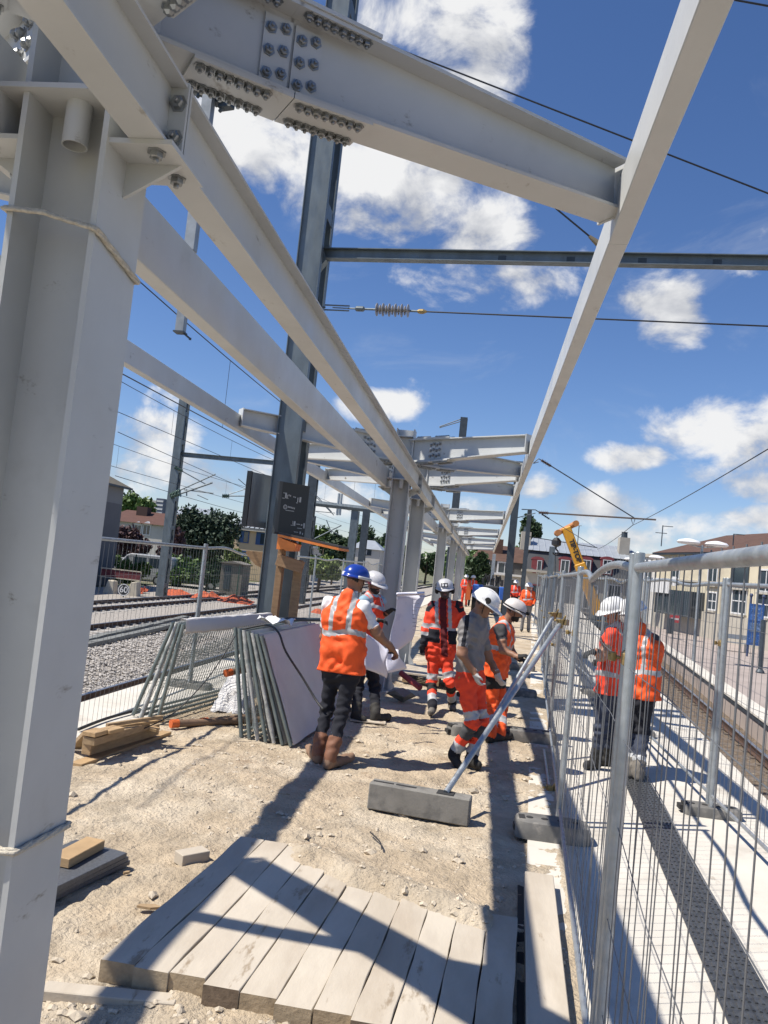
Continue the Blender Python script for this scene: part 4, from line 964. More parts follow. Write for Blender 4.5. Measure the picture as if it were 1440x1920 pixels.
def tree(label, px, pytop, pybase, pw, Y, kind=0, n=5000, leaf=.22, group=None, name='tree', zb=-1.2, lob=9, seed=1, shape='round', depth=.8):
    """crown filling photo box width pw, from pytop down to pybase at distance Y"""
    sc = Y/FPX; top = at(px, pytop, Y); zt = top.z; xc = at(px, (pytop+pybase)/2, Y).x; zc0 = at(px, pybase, Y).z; H = zt-zc0; Wd = pw*sc
    rn = random.Random(seed); lobes = []
    for i in range(lob):
        if shape == 'round': u = rn.uniform(-.34, .34); v = rn.uniform(.22, .78); k = rn.uniform(.22, .34)
        elif shape == 'cone': v = (i+.5)/lob; u = rn.uniform(-.30, .30)*(1-v*.8); k = .36*(1-v*.65)
        elif shape == 'mass': u = -.45+.9*(i+.5)/lob; v = rn.uniform(.3, .68); k = rn.uniform(.20, .30)
        else: v = .1+.8*(i+.5)/lob; u = rn.uniform(-.2, .2); k = .26
        rx = Wd*k*(.8 if shape != 'mass' else .6); rz = H*(k if shape != 'mass' else min(.5, k*1.5))*.95
        lobes.append((xc+u*Wd, Y+rn.uniform(-.3, .3)*Wd*depth, zc0+H*v, rx, rx*depth, max(rz, .25*rx)))
    zmx = max(l[2]+l[5] for l in lobes)
    dz = zt-zmx
    lobes = [(l[0], l[1], l[2]+dz*(.5 if shape == 'mass' else 1), l[3], l[4], l[5]) for l in lobes]
    t = thing(name, label, 'tree' if name == 'tree' else ('conifer' if name == 'conifer' else 'bush'), (xc, Y, zb), group)
    me = crown_mesh(lobes, n, leaf, seed); me.materials.append(LEAF[kind]); o = bpy.data.objects.new('crown', me); COL.objects.link(o); adopt(o, t)
    b = MB(); w = max(.08, Wd*.035); b.tube([(xc, Y, zb), (xc+.02*Wd, Y, zc0+H*.3), (xc, Y, zc0+H*.75)], [w, w*.7, w*.3], 8)
    for l in lobes[:6]: b.tube([(xc, Y, zc0+H*.15), ((xc+l[0])/2, (Y+l[1])/2, (zc0+l[2])/2+H*.1), (l[0], l[1], l[2])], [w*.4, w*.3, w*.12], 5)
    b.build('trunk', BARK, t, smooth='all')
    return t
tree('large round green tree behind the brown roofed house on the left', 245, 922, 1010, 85, 125, 0, 5000, .40, seed=2, lob=12)
tree('dark spreading conifer left of the tall mast', 392, 950, 1062, 122, 66, 4, 11000, .17, name='conifer', seed=12, lob=26)
tree('mid green tree between the left mast and the conifer', 335, 955, 1010, 60, 140, 1, 2500, .45, seed=4, lob=7)
for i, (px, a, b_, w, Y) in enumerate(((225, 985, 1060, 60, 58), (262, 996, 1062, 55, 60), (318, 985, 1062, 50, 57))):
    tree(['purple leaved bush nearest the grey house', 'purple leaved bush under the dormer windows', 'purple leaved bush right of the left mast'][i], px, a, b_, w, Y, 3, 2600, .17, 'purple bushes beyond the left fence', 'bush', seed=20+i, lob=8)
for i, (px, a, b_, w, Y, k) in enumerate(((430, 1028, 1085, 60, 54, 2), (252, 1052, 1096, 70, 45, 0), (340, 1040, 1095, 90, 52, 0), (215, 1040, 1090, 60, 52, 0), (390, 1045, 1098, 60, 50, 1))):
    tree(['light green bush beside the concrete cabinet', 'green bush half hiding the white van', 'green bush behind the parked car', 'green bush behind the white van', 'dark bush left of the concrete cabinet'][i], px, a, b_, w, Y, k, 2200, .16, 'green bushes beyond the left fence', 'bush', seed=30+i, lob=8)
for i, (px, a, b_, w, Y, k) in enumerate(((588, 985, 1060, 60, 105, 0), (628, 998, 1065, 62, 88, 1), (605, 1015, 1070, 55, 80, 1), (655, 1000, 1060, 46, 120, 0), (690, 985, 1040, 60, 190, 1), (600, 1042, 1082, 90, 66, 2), (715, 1000, 1060, 40, 150, 1), (735, 1020, 1075, 60, 120, 0), (800, 1035, 1075, 60, 150, 1), (560, 975, 1040, 50, 150, 0))):
    tree(['leafy green tree right of the signs board', 'dark green tree right of the shelter roof', 'dark shrubby tree under the shelter roof', 'green tree behind the far portal mast', 'hilltop tree left of the second column', 'light green bushes along the far track side', 'green tree left of the second column', 'green tree between the canopy columns', 'far dark tree seen between the canopy columns', 'tree behind the signs board'][i], px, a, b_, w, Y, k, 3200, .30 if Y > 90 else .2, 'trees along the far left side', 'tree' if i != 5 else 'bush', seed=50+i, lob=9)
tree('tall dense tree behind the slate mansard house', 997, 966, 1050, 52, 100, 1, 5000, .30, seed=71, lob=10, shape='tall')
tree('dark tree behind the far end of the canopy', 898, 1035, 1098, 46, 75, 1, 2600, .25, seed=72, lob=7)
# wooded hillside far away
b = MB(); vs = []
for j in range(9):
    for i in range(61):
        x = -420+i*12.; k = j/8; y = 330+j*30; z = -1.2+(14+8*fbm(x*.01, 1., 2, 1.)+6*math.sin(x*.011))*k*k*(3-2*k)*(1 if x < 40 else max(0., 1-(x-40)/140))
        vs.append((x, y, z))
b.add(vs, [(j*61+i, j*61+i+1, (j+1)*61+i+1, (j+1)*61+i) for j in range(8) for i in range(60)])
tag(b.build('hillside', EARTH, smooth='all'), kind='structure')
rn = random.Random(8); lob = []
for i in range(240):
    x = rn.uniform(-400, 150); y = rn.uniform(340, 570); k = (y-330)/240
    z = -1.2+(14+8*fbm(x*.01, 1., 2, 1.)+6*math.sin(x*.011))*k*k*(3-2*k)*(1 if x < 40 else max(0., 1-(x-40)/140)); r = rn.uniform(5, 9)
    lob.append((x, y, z+r*.3, r*1.2, r, r*.75))
me = crown_mesh(lob, 26000, 1.3, 5); me.materials.append(LEAF[0]); o = bpy.data.objects.new('far_wood', me); COL.objects.link(o); tag(o, 'far wooded hillside along the left horizon', 'wood', kind='stuff')
# ================================================================ background: buildings
GLASS = mat('window_glass', (.035, .05, .065), .08, spec=.8); WFR = mat('white_frame', (.62, .62, .62), .6); SLATEM = mat('slate_mansard', (.052, .056, .062), .7, var=.2, vscale=1.2, bump=.01, bscale=6)
ZINC = mat('zinc_roof', (.38, .41, .44), .45, .3, var=.1, vscale=1.5); TILEB = mat('brown_tile_roof', (.095, .050, .034), .85, var=.2, vscale=2, bump=.02, bscale=9); CREAM = mat('cream_render', (.56, .50, .37), .9, var=.07, vscale=.8, col2=(.49, .43, .32), c2scale=.7); STONEW = mat('pale_stone_wall', (.40, .37, .315), .92, var=.12, vscale=1.); GREYW = mat('grey_render', (.24, .245, .25), .9, var=.08, vscale=.6); TAN = mat('tan_render', (.50, .385, .25), .9, var=.06, vscale=.7)
REDF = mat('red_surround', (.20, .042, .048), .7, var=.1, vscale=3); BLUEF = mat('blue_shutter', (.03, .08, .20), .6); WHITEW = mat('white_render', (.50, .48, .44), .9, var=.07, vscale=.7)
class Fac:
    """a facade plane: u metres along, w metres up, d metres out of the wall"""
    def __init__(s, p0, p1, zb): s.o = Vector((p0[0], p0[1], 0)); e = Vector((p1[0]-p0[0], p1[1]-p0[1], 0)); s.L = e.length; s.e = e.normalized(); s.n = s.e.cross(Vector((0, 0, 1))); s.zb = zb
    def P(s, u, z, d=0.): return s.o+s.e*u+s.n*d+Vector((0, 0, z))
    def slab(s, b, u0, u1, z0, z1, d0, d1, mi=0):
        b.add([s.P(u0, z0, d0), s.P(u1, z0, d0), s.P(u1, z1, d0), s.P(u0, z1, d0), s.P(u0, z0, d1), s.P(u1, z0, d1), s.P(u1, z1, d1), s.P(u0, z1, d1)], [(0, 1, 2, 3), (4, 5, 6, 7), (0, 1, 5, 4), (1, 2, 6, 5), (2, 3, 7, 6), (3, 0, 4, 7)], mi); return b
    def part(s, name, m, parent, *a): return s.slab(MB(), *a).build(name, m, parent)
    def uv(s, px, py):             # photo pixel -> (u, z) on the facade plane
        d = ray(px, py); n = np.array(s.n); t = (np.array(s.o)-EYEP)@np.array([n[0], n[1], 0])/(d@np.array([n[0], n[1], 0])); p = Vector(EYEP+d*t); return (p-s.o).dot(s.e), p.z
def window(f, parent, u0, u1, z0, z1, frame=WFR, glass=GLASS, bars=1, d=0., fw=.09, sill=None, cross=0):
    w = f.slab(MB(), u0, u1, z0, z1, d-.10, d+.012).build('window', glass, parent)
    fr = MB()
    for a in ((u0-fw, u0, z0-fw, z1+fw), (u1, u1+fw, z0-fw, z1+fw), (u0, u1, z1, z1+fw), (u0, u1, z0-fw, z0)): f.slab(fr, *a, d+.0, d+.06)
    fr.build('frame', frame, w)
    for k in range(bars):
        uu = u0+(u1-u0)*(k+1)/(bars+1); f.slab(MB(), uu-.035, uu+.035, z0, z1, d+.0, d+.035).build('glazing_bar', WFR, w)
    for k in range(cross):
        zz = z0+(z1-z0)*(k+1)/(cross+1); f.slab(MB(), u0, u1, zz-.03, zz+.03, d+.0, d+.03).build('glazing_bar', WFR, w)
    if sill: f.slab(MB(), u0-.15, u1+.15, z0-.2, z0-.1, d, d+.18).build('sill', STONEW, w)
    return w
def house(label, p0, p1, zb, zt, depth, wall, name='house'):
    f = Fac(p0, p1, zb); t = thing(name, label, 'building', (p0[0], p0[1], zb)); f.part('wall', wall, t, 0, f.L, zb, zt, -depth, 0); return f, t
# slate mansard house with red dormers
pL, pR = at(985, 1075, 74), at(1212, 1090, 74)
zc = at(1100, 1083, 74).z; zm = at(1100, 1041, 74).z; zr = at(1100, 1014, 74).z
f, h = house('long stone house with dark slate mansard, red dormers and zinc roof', (pL.x, 74), (pR.x, 74), -.7, zc, 9., STONEW)
f.part('cornice', STONEW, h, -.1, f.L+.1, zc, zc+.22, -9., .3)
b = MB(); L = f.L
b.add([f.P(0, zc+.22, .05), f.P(L, zc+.22, .05), f.P(L-.3, zm, -.9), f.P(.3, zm, -.9), f.P(0, zc+.22, -9), f.P(L, zc+.22, -9), f.P(L-.3, zm, -8.2), f.P(.3, zm, -8.2)], [(0, 1, 2, 3), (1, 5, 6, 2), (5, 4, 7, 6), (4, 0, 3, 7)]); b.build('mansard', SLATEM, h)
b = MB(); b.add([f.P(.05, zm, -.65), f.P(L-.05, zm, -.65), f.P(L-1., zr, -4.5), f.P(.6, zr, -4.5), f.P(.05, zm, -8.4), f.P(L-.05, zm, -8.4)], [(0, 1, 2, 3), (1, 5, 2), (5, 4, 3, 2), (4, 0, 3)]); rf = b.build('roof', ZINC, h)
for i in range(17):
    u = .5+i*(L-1.)/16; b = MB(); p0_, p1_ = f.P(u, zm+.02, -.66), f.P(min(max(u, .7), L-1.1), zr+.02, -4.5); b.tube([p0_, p1_], .045, 4); b.build('seam', ZINC, rf)
for px in (1006, 1058, 1098, 1137):
    u, z0 = f.uv(px, 1077); u2, z1 = f.uv(px, 1050); w = .40
    d = MB(); f.slab(d, u-w-.12, u+w+.12, z0-.05, z1+.05, -1.5, -.02); dm = d.build('dormer', REDF, h)
    a = MB(); k = 10
    vs = [f.P(u+(w+.2)*math.cos(math.pi*i/k), z1+.05+.28*math.sin(math.pi*i/k), -.0) for i in range(k+1)]; a.prism(vs, -f.n*1.5); a.build('dormer_hood', REDF, dm)
    if px == 1006:
        f.slab(MB(), u-w+.03, u-.02, z0+.1, z1, -.02, .03).build('curtain', REDF, dm)
        window(f, h, u+.02, u+w-.06, z0+.12, z1-.05, WFR, d=-.01, fw=.05, bars=0)
    else: window(f, h, u-w+.08, u+w-.08, z0+.12, z1-.05, WFR, d=-.01, fw=.07, bars=1)
for i, px in enumerate((1008, 1055, 1105, 1150, 1190)):
    u, z0 = f.uv(px, 1128); _, z1 = f.uv(px, 1098); window(f, h, u-.55, u+.55, -.2, z1, REDF if i == 0 else WFR, bars=1)
for px, py in ((987, 1005), (1172, 1016)):
    p = at(px, py, 76); b = MB(); b.b2(p.x-.45, p.x+.45, 76, 77.2, zm, p.z+.4); c_ = b.build('chimney', STONEW, h); b = MB(); b.lathe((p.x, 76.6, p.z+.38), [(.3, 0), (.26, .5), (.32, .55)], 10); b.build('chimney_pot', DARKG, c_)
# brown roofed house with white dormers, left of it
pL, pR = at(884, 1070, 80), at(986, 1080, 80); zc = at(935, 1078, 80).z; zm = at(935, 1052, 80).z; zr = at(950, 1021, 80).z
f, h = house('pale house with grey mansard and brown tiled roof behind the canopy end', (pL.x, 80), (pR.x, 80), -.7, zc, 9., WHITEW)
f.part('cornice', WFR, h, -.1, f.L+.1, zc, zc+.2, -9., .3); f.part('mansard', mat('grey_mansard', (.115, .11, .105), .8, var=.15, vscale=1.5), h, .1, f.L-.1, zc+.2, zm, -9., -.05)
b = MB(); b.add([f.P(-.2, zm, .1), f.P(f.L+.2, zm, .1), f.P(f.L, zr, -4.5), f.P(1., zr, -4.5), f.P(-.2, zm, -9.2), f.P(f.L+.2, zm, -9.2)], [(0, 1, 2, 3), (1, 5, 2), (5, 4, 3, 2), (4, 0, 3)]); b.build('roof', TILEB, h)
for px in (902, 945):
    u, z0 = f.uv(px, 1077); _, z1 = f.uv(px, 1056); window(f, h, u-.6, u+.6, z0+.15, z1, WFR, bars=1, d=-.03, fw=.16)
b = MB(); p = at(936, 1022, 82); b.b2(p.x-.4, p.x+.4, 82, 83, zm, p.z+.6); b.build('chimney', TILEB, h)
for px in (900, 925, 955):
    u, _ = f.uv(px, 1120); window(f, h, u-.5, u+.5, .1, 1.6, WFR)
# cream house on the right, its front turned towards the track
pL, pR = at(1234, 1040, 60), at(1560, 1100, 40)
f, h = house('long cream rendered station house with brown tiled roof on the right', (pL.x, 60), (pR.x, 40), -.7, at(1234, 1040, 60).z, 9., CREAM)
zt = at(1234, 1040, 60).z; zr = at(1242, 1013, 63).z+.6
f.part('eaves_gutter', DARKG, h, -.2, f.L+.2, zt-.02, zt+.12, 0, .35)
b = MB(); b.add([f.P(-.2, zt+.1, .4), f.P(f.L+.2, zt+.1, .4), f.P(f.L+.2, zr, -4.5), f.P(.9, zr, -4.5), f.P(-.2, zt+.1, -9.2), f.P(f.L+.2, zt+.1, -9.2)], [(0, 1, 2, 3), (1, 5, 2), (5, 4, 3, 2), (4, 0, 3)]); b.build('roof', TILEB, h)
_, zp = f.uv(1330, 1148); f.part('plinth', STONEW, h, -.05, f.L+.05, -.72, zp, -.3, .12)
_, zs = f.uv(1300, 1088); f.part('string_course', STONEW, h, -.05, f.L+.05, zs-.12, zs, -.1, .10)
for px, y0, y1, hw, br in ((1267, 1084, 1066, .55, 1), (1336, 1094, 1064, .55, 1), (1388, 1100, 1062, .8, 0), (1436, 1108, 1070, .6, 1)):
    u, z0 = f.uv(px, y0); _, z1 = f.uv(px, y1); window(f, h, u-hw, u+hw, z0, z1, WFR if br else DARKG, bars=br, sill=1)
for px, y0, y1, hw in ((1335, 1142, 1112, .5), (1385, 1149, 1105, .75), (1430, 1155, 1112, .6)):
    u, z0 = f.uv(px, y0); _, z1 = f.uv(px, y1); window(f, h, u-hw, u+hw, z0, z1, WFR, bars=1, cross=1, sill=1)
u0, z0 = f.uv(1252, 1150); u1, z1 = f.uv(1322, 1112)
f.part('glazed_porch', GLASS, h, u0, u1, z0, z1, 0, .9)
for k in range(6):
    uu = u0+(u1-u0)*k/5; f.part('porch_mullion', DARKG, h, uu-.05, uu+.05, z0, z1, .9, .96)
ub, zb2 = f.uv(1246, 1112); uc, zb3 = f.uv(1284, 1088); f.part('banner', WFR, h, ub, uc, zb2, zb3, 1.0, 1.05)
uc, zb3 = f.uv(1292, 1090); f.part('flag', WFR, h, uc-.1, uc+.45, zb3-.4, zb3+.2, 1.05, 1.1)
u, z_ = f.uv(1422, 1008); b = MB(); f.slab(b, u-.7, u+.9, zr-1.5, zr+.9, -5., -4.); c_ = b.build('chimney', CREAM, h); f.slab(MB(), u-.8, u+1., zr+.9, zr+1.1, -5.1, -3.9).build('chimney_cap', TILEB, c_)
# low link between the two
pL, pR = at(1190, 1060, 66), at(1240, 1062, 62)
f, h = house('narrow pale link building between the mansard house and the cream house', (pL.x, 68), (pR.x, 64), -.7, at(1215, 1045, 66).z, 6., WHITEW)
f.part('parapet', STONEW, h, -.05, f.L+.05, at(1215, 1045, 66).z, at(1215, 1045, 66).z+.25, -6., .12); u, z0 = f.uv(1215, 1085); _, z1 = f.uv(1215, 1065); window(f, h, u-.5, u+.5, z0, z1)
# roof aerials
def aerial(label, px, py0, py1, Y, arms):
    t = thing('aerial', label, 'antenna', at(px, py1, Y)); p, q = at(px, py1, Y), at(px, py0, Y)
    b = MB(); b.tube([(q.x, Y, p.z-.5), (q.x, Y, q.z)], .04, 5); b.build('mast', DARKG, t)
    for (k, dx0, dx1) in arms:
        b = MB(); z_ = p.z+(q.z-p.z)*k; b.tube([(q.x+dx0, Y, z_), (q.x+dx1, Y-.2, z_)], .03, 5); b.build('boom', DARKG, t)
aerial('thin roof aerial above the red dormer roof', 1086, 985, 1018, 76, ((.98, -.2, .2),))
aerial('double boom aerial above the cream house', 1243, 985, 1012, 62, ((.95, 0, .7), (.45, -.5, .3)))
aerial('bent pole aerial right of the double lamp', 1376, 1001, 1025, 52, ((.98, 0, .6),))
# street lamps with two white discs
def lamp(label, px, pyt, pyb, Y):
    p, q = at(px, pyb, Y), at(px, pyt, Y); t = thing('street_lamp', label, 'street lamp', (q.x, Y, -.6), 'double disc lamps on the opposite platform')
    b = MB(); b.tube([(q.x, Y, -.6), (q.x, Y, q.z)], [.07, .05], 10); b.build('pole', GALV, t, smooth=True)
    for s in (-1, 1):
        b = MB(); b.lathe((q.x+s*.52, Y, q.z), [(.02, -.03), (.38, .0), (.44, .06), (.36, .14), (.1, .2), (.0, .205)], 20); b.build('lamp_disc', mat('lamp_white', (.75, .75, .76), .4), t, smooth=True)
        b = MB(); b.tube([(q.x, Y, q.z-.1), (q.x+s*.5, Y, q.z-.02)], .03, 6); b.build('bracket', GALV, t)
lamp('double disc lamp in front of the cream house', 1317, 1022, 1205, 32)
lamp('farther double disc lamp left of the cream house', 1213, 1046, 1120, 46)
lamp('lower far double disc lamp beside the link building', 1196, 1052, 1120, 58)
# ================================================================ opposite platform furniture
BLUEP = mat('blue_info_panel', (.03, .10, .30), .35, var=.25, vscale=9)
p = gz(1412, 1232, -.6); t = thing('information_board', 'tall blue information board on posts on the opposite platform', 'board', p)
zt = at(1412, 1132, p.y).z; zl = at(1412, 1210, p.y).z
b = MB(); b.b2(p.x-.32, p.x+.32, p.y-.05, p.y+.05, zl, zt); b.build('panel', BLUEP, t)
for k, (a, c_) in enumerate(((.06, .40), (.46, .68), (.74, .94))):
    b = MB(); b.b2(p.x-.27, p.x+.27, p.y-.058, p.y-.051, zt-(zt-zl)*c_, zt-(zt-zl)*a); b.build('poster', mat('poster_blue%d' % k, ((.05, .14, .38), (.09, .17, .33), (.03, .11, .33))[k], .4, var=.5, vscale=14, col2=(.35, .42, .5), c2scale=16, c2lo=.56, c2hi=.7), t)
for s in (-.27, .27):
    b = MB(); b.tube([(p.x+s, p.y, -.6), (p.x+s, p.y, zt+.35)], .045, 8); b.lathe((p.x+s, p.y, zt+.3), [(.05, 0), (.09, .08), (.05, .16)], 8); b.build('post', mat('navy_post', (.03, .05, .12), .5), t)
p = gz(1425, 1262, -.6)
t = thing('lamp_post', 'dark lamp post standing on the opposite platform beside the blue board', 'lamp post', p)
b = MB(); b.tube([p, p+Vector((0, 0, 1.9))], .085, 10); b.build('shaft', DARKG, t, smooth=True)
b = MB(); b.lathe(p, [(.15, 0), (.15, .05), (.09, .14)], 12); b.build('base', DARKG, t)
p = gz(1378, 1222, -.6); t = thing('platform_bench', 'low grey bench on the opposite platform', 'bench', p)
for k in range(3):
    b = MB(); b.b2(p.x-.75, p.x+.75, p.y-.2+k*.16, p.y-.08+k*.16, -.18, -.14); b.build('slat', GALV, t)
b = MB(); b.b2(p.x-.75, p.x+.75, p.y+.32, p.y+.36, .0, .22); b.build('backrest', GALV, t)
for s in (-.55, .55):
    b = MB(); b.b2(p.x+s-.05, p.x+s+.05, p.y-.15, p.y+.3, -.6, -.18); b.build('leg', GALV, t)
p = gz(1255, 1188, -.6); t = thing('small_sign', 'small red and white sign on a dark post on the opposite platform', 'sign', p)
b = MB(); b.b2(p.x-.16, p.x+.16, p.y-.14, p.y+.14, -.6, .35); b.build('bin_post', DARKG, t); zt = at(1260, 1153, p.y).z
b = MB(); b.b2(p.x-.05, p.x+.55, p.y-.02, p.y, zt-.45, zt); pl_ = b.build('plate', mat('sign_red', (.45, .05, .06), .5), t)
b = MB(); b.b2(p.x+.0, p.x+.50, p.y-.026, p.y-.022, zt-.28, zt-.17); b.build('white_bar', WFR, pl_)
w = MB()
for k in range(16):
    y = 30+k*1.9; x = OPP(y)+10.5; w.box((x, y, -.15), (.06, .06, .9)); w.box((x+.05, y+.95, .25), (.05, 1.9, .05)); w.box((x+.05, y+.95, -.1), (.05, 1.9, .05))
t = tag(w.build('railing', DARKG), 'dark railing at the back of the opposite platform', 'railing')
def text_mesh(name, cu):
    tmp = bpy.data.objects.new('tmp_text', cu); COL.objects.link(tmp); bpy.context.view_layer.update()
    me = bpy.data.meshes.new_from_object(tmp.evaluated_get(bpy.context.evaluated_depsgraph_get())); bpy.data.objects.remove(tmp)
    o = bpy.data.objects.new(name, me); COL.objects.link(o); return o
# ================================================================ crane behind the fence
YEL = mat('crane_yellow', (.62, .30, .02), .5, var=.08, vscale=3)
Yc = 45.
tip, foot_ = at(1062, 992, Yc), at(1101, 1096, Yc); d = (foot_-tip); d.normalize()
cr = thing('mobile_crane', 'yellow telescopic crane boom with black lettering and hanging hook', 'crane', (foot_.x, Yc, -.6))
side = Vector((0, 1, 0)).cross(d).normalized(); side = side if side.x > 0 else -side
def bx(a, c, w, dep): b = MB(); b.ext(a, c, [(-w/2, -dep/2), (w/2, -dep/2), (w/2, dep/2), (-w/2, dep/2)], up=(0, 1, 0)); return b
bm_ = bx(tip-d*.1, foot_+d*1.2, .50, .5).build('boom', YEL, cr, bevel=.05)
bx(tip+(foot_-tip)*.62, foot_+d*2.6, .58, .58).build('boom_section', YEL, cr, bevel=.05)
b = MB(); b.tube([tip+side*.5+Vector((0, 0, .12)), tip-side*.5-Vector((0, 0, .05))], .15, 12); b.build('boom_head', mat('crane_head_orange', (.42, .17, .05), .6), cr)
for s in (-.5, .5):
    b = MB(); c_ = tip+side*s+Vector((0, 0, .12 if s > 0 else -.05)); b.tube([c_-Vector((0, .42, 0)), c_+Vector((0, .42, 0))], .17, 14); b.build('sheave', 'crane_head_orange', cr)
b = MB(); hk = at(1044, 1010, Yc); b.tube([at(1046, 996, Yc), hk], .03, 6); b.build('hoist_rope', DARKG, cr)
b = MB(); b.lathe(hk-Vector((0, 0, .45)), [(.1, 0), (.26, .1), (.26, .34), (.12, .5)], 12); b.build('hook_block', mat('black_paint', (.02, .02, .022), .5), cr)
b = MB(); k = hk-Vector((0, 0, .75)); b.tube([k+Vector((.14*math.cos(a), 0, .14*math.sin(a))) for a in [1.57-i*.45 for i in range(11)]], .045, 7); b.tube([k+Vector((0, 0, .14)), k+Vector((0, 0, .34))], .05, 7); b.build('hook', 'black_paint', cr)
b = MB(); b.tube([k+Vector((0, 0, -.1)), at(1040, 1120, Yc)], .028, 5); b.build('sling', DARKG, cr)
tc_ = bpy.data.curves.new('lettering', 'FONT'); tc_.body = 'TIP-TOP'; tc_.size = .36; tc_.align_x = 'CENTER'; tc_.align_y = 'CENTER'; tc_.extrude = .006; tc_.offset = .016; tc_.materials.append(MATS['black_paint'])
to = text_mesh('lettering', tc_)
xa_ = d; za_ = Vector((0, -1, 0)); ya_ = za_.cross(xa_)
pos = tip+d*1.28+Vector((0, -.26, 0)); Mt = Matrix.Identity(4)
for i in range(3): Mt[i][0], Mt[i][1], Mt[i][2], Mt[i][3] = xa_[i], ya_[i], za_[i], pos[i]
to.matrix_basis = Mt; to.parent = cr; to.matrix_parent_inverse = cr.matrix_basis.inverted()
fp = foot_+d*2.2
b = MB(); b.b2(fp.x-.5, fp.x+.6, Yc-.3, Yc+1.6, .0, .4); b.build('superstructure', DARKG, cr, bevel=.06)
b = MB(); b.b2(fp.x-1.3, fp.x+1.5, Yc-.6, Yc+1.4, -.35, .0); b.build('chassis', DARKG, cr, bevel=.05)
for xx in (-.9, 1.1):
    b = MB(); b.tube([(fp.x+xx, Yc-.65, -.28), (fp.x+xx, Yc-.4, -.28)], .32, 18); b.build('wheel', 'black_paint', cr, smooth=True)
# ================================================================ left background houses
pL, pR = at(150, 1000, 40.5), at(222, 1000, 47); zt = at(226, 912, 47).z
f, h = house('tall windowless grey house wall at the far left edge', (pR.x-.15, 34.), (pR.x, 47), -1.2, zt, 9., GREYW)
f.part('base_band', mat('darker_grey_band', (.15, .155, .165), .9, var=.1, vscale=.6), h, .0, f.L+.01, -1.2, at(218, 945, 47).z, -.05, .012)
b = MB(); L = f.L; b.add([f.P(-.4, zt-.05, .4), f.P(L+.35, zt-.05, .4), f.P(L-3., zt+2.4, -4.5), f.P(3., zt+2.4, -4.5), f.P(-.4, zt-.05, -9.4), f.P(L+.35, zt-.05, -9.4)], [(0, 1, 2, 3), (1, 5, 2), (5, 4, 3, 2), (4, 0, 3)]); b.build('roof', mat('dull_tile', (.13, .115, .085), .9, var=.2, vscale=3), h)
f.part('gutter', DARKG, h, -.4, L+.35, zt-.16, zt-.04, .25, .42)
pL, pR = at(196, 985, 92), at(322, 996, 92); zt = at(262, 981, 92).z; zr = at(262, 962, 92).z
f, h = house('low house with reddish brown roof and two white dormers left of the mast', (pL.x, 92), (pR.x, 92), -1.2, zt, 9., WHITEW)
b = MB(); b.add([f.P(-.3, zt, .4), f.P(f.L+.3, zt, .4), f.P(f.L-.5, zr+.4, -4.5), f.P(.5, zr+.4, -4.5), f.P(-.3, zt, -9.4), f.P(f.L+.3, zt, -9.4)], [(0, 1, 2, 3), (1, 5, 2), (5, 4, 3, 2), (4, 0, 3)]); b.build('roof', mat('red_brown_roof', (.095, .042, .030), .85, var=.15, vscale=2, bump=.02, bscale=8), h)
p = at(269, 955, 95); b = MB(); b.b2(p.x-.7, p.x+.7, 94.6, 95.8, zt, p.z+.3); b.build('chimney', mat('dark_brick', (.06, .035, .03), .9), h)
for px in (257, 274):
    u, z0 = f.uv(px, 1002); _, z1 = f.uv(px, 985); window(f, h, u-.40, u+.40, z0, z1, WFR, fw=.12)
    b = MB(); b.add([f.P(u-.7, z1+.05, .15), f.P(u+.7, z1+.05, .15), f.P(u, z1+.5, .15), f.P(u-.7, z1+.05, -.5), f.P(u+.7, z1+.05, -.5), f.P(u, z1+.5, -.5)], [(0, 1, 2), (3, 4, 5), (0, 2, 5, 3), (1, 2, 5, 4)]); b.build('dormer_hood', WFR, h)
pL, pR = at(318, 1000, 104), at(372, 1004, 104); zt = at(345, 972, 104).z; zr = at(350, 952, 104).z
f, h = house('white house with grey sheet roof half hidden by the conifer', (pL.x, 104), (pR.x, 104), -1.2, zt, 9., WHITEW)
b = MB(); b.add([f.P(-.3, zt, .4), f.P(f.L+.3, zt, .4), f.P(f.L+.3, zr+.3, -4.5), f.P(-.3, zr+.3, -4.5), f.P(-.3, zt, -9.4), f.P(f.L+.3, zt, -9.4)], [(0, 1, 2, 3), (5, 4, 3, 2), (1, 5, 2), (4, 0, 3)]); b.build('roof', ZINC, h)
u, z0 = f.uv(330, 1000); _, z1 = f.uv(330, 985); window(f, h, u-.4, u+.4, z0, z1)
pL, pR = at(438, 1020, 78), at(512, 1030, 78); zt = at(470, 990, 78).z; zr = at(466, 972, 80).z
f, h = house('tan rendered house with blue windows and ribbed grey roof left of the mast', (pL.x, 78), (pR.x, 78), -1.2, zt, 9., TAN)
b = MB(); b.add([f.P(-.5, zt, .5), f.P(f.L+.5, zt, .5), f.P(f.L+.5, zr+.5, -4.5), f.P(-.2, zr+.5, -4.5), f.P(-.5, zt, -9.4), f.P(f.L+.5, zt, -9.4)], [(0, 1, 2, 3), (5, 4, 3, 2), (1, 5, 2), (4, 0, 3)]); rf = b.build('roof', ZINC, h)
for i in range(9):
    u = f.L*i/8; b = MB(); b.tube([f.P(u, zt+.03, .5), f.P(u, zr+.53, -4.5)], .05, 4); b.build('seam', DARKG, rf)
f.part('fascia', STONEW, h, -.5, f.L+.5, zt-.3, zt-.02, 0, .45)
for px, y0, y1, hw in ((457, 1016, 997, .4), (455, 1058, 1034, .5), (488, 1020, 1000, .4)):
    u, z0 = f.uv(px, y0); _, z1 = f.uv(px, y1); w_ = window(f, h, u-hw, u+hw, z0, z1, BLUEF, fw=.1, bars=0); f.slab(MB(), u-hw, u-.05, z0, z1, .013, .04).build('shutter', BLUEF, w_)
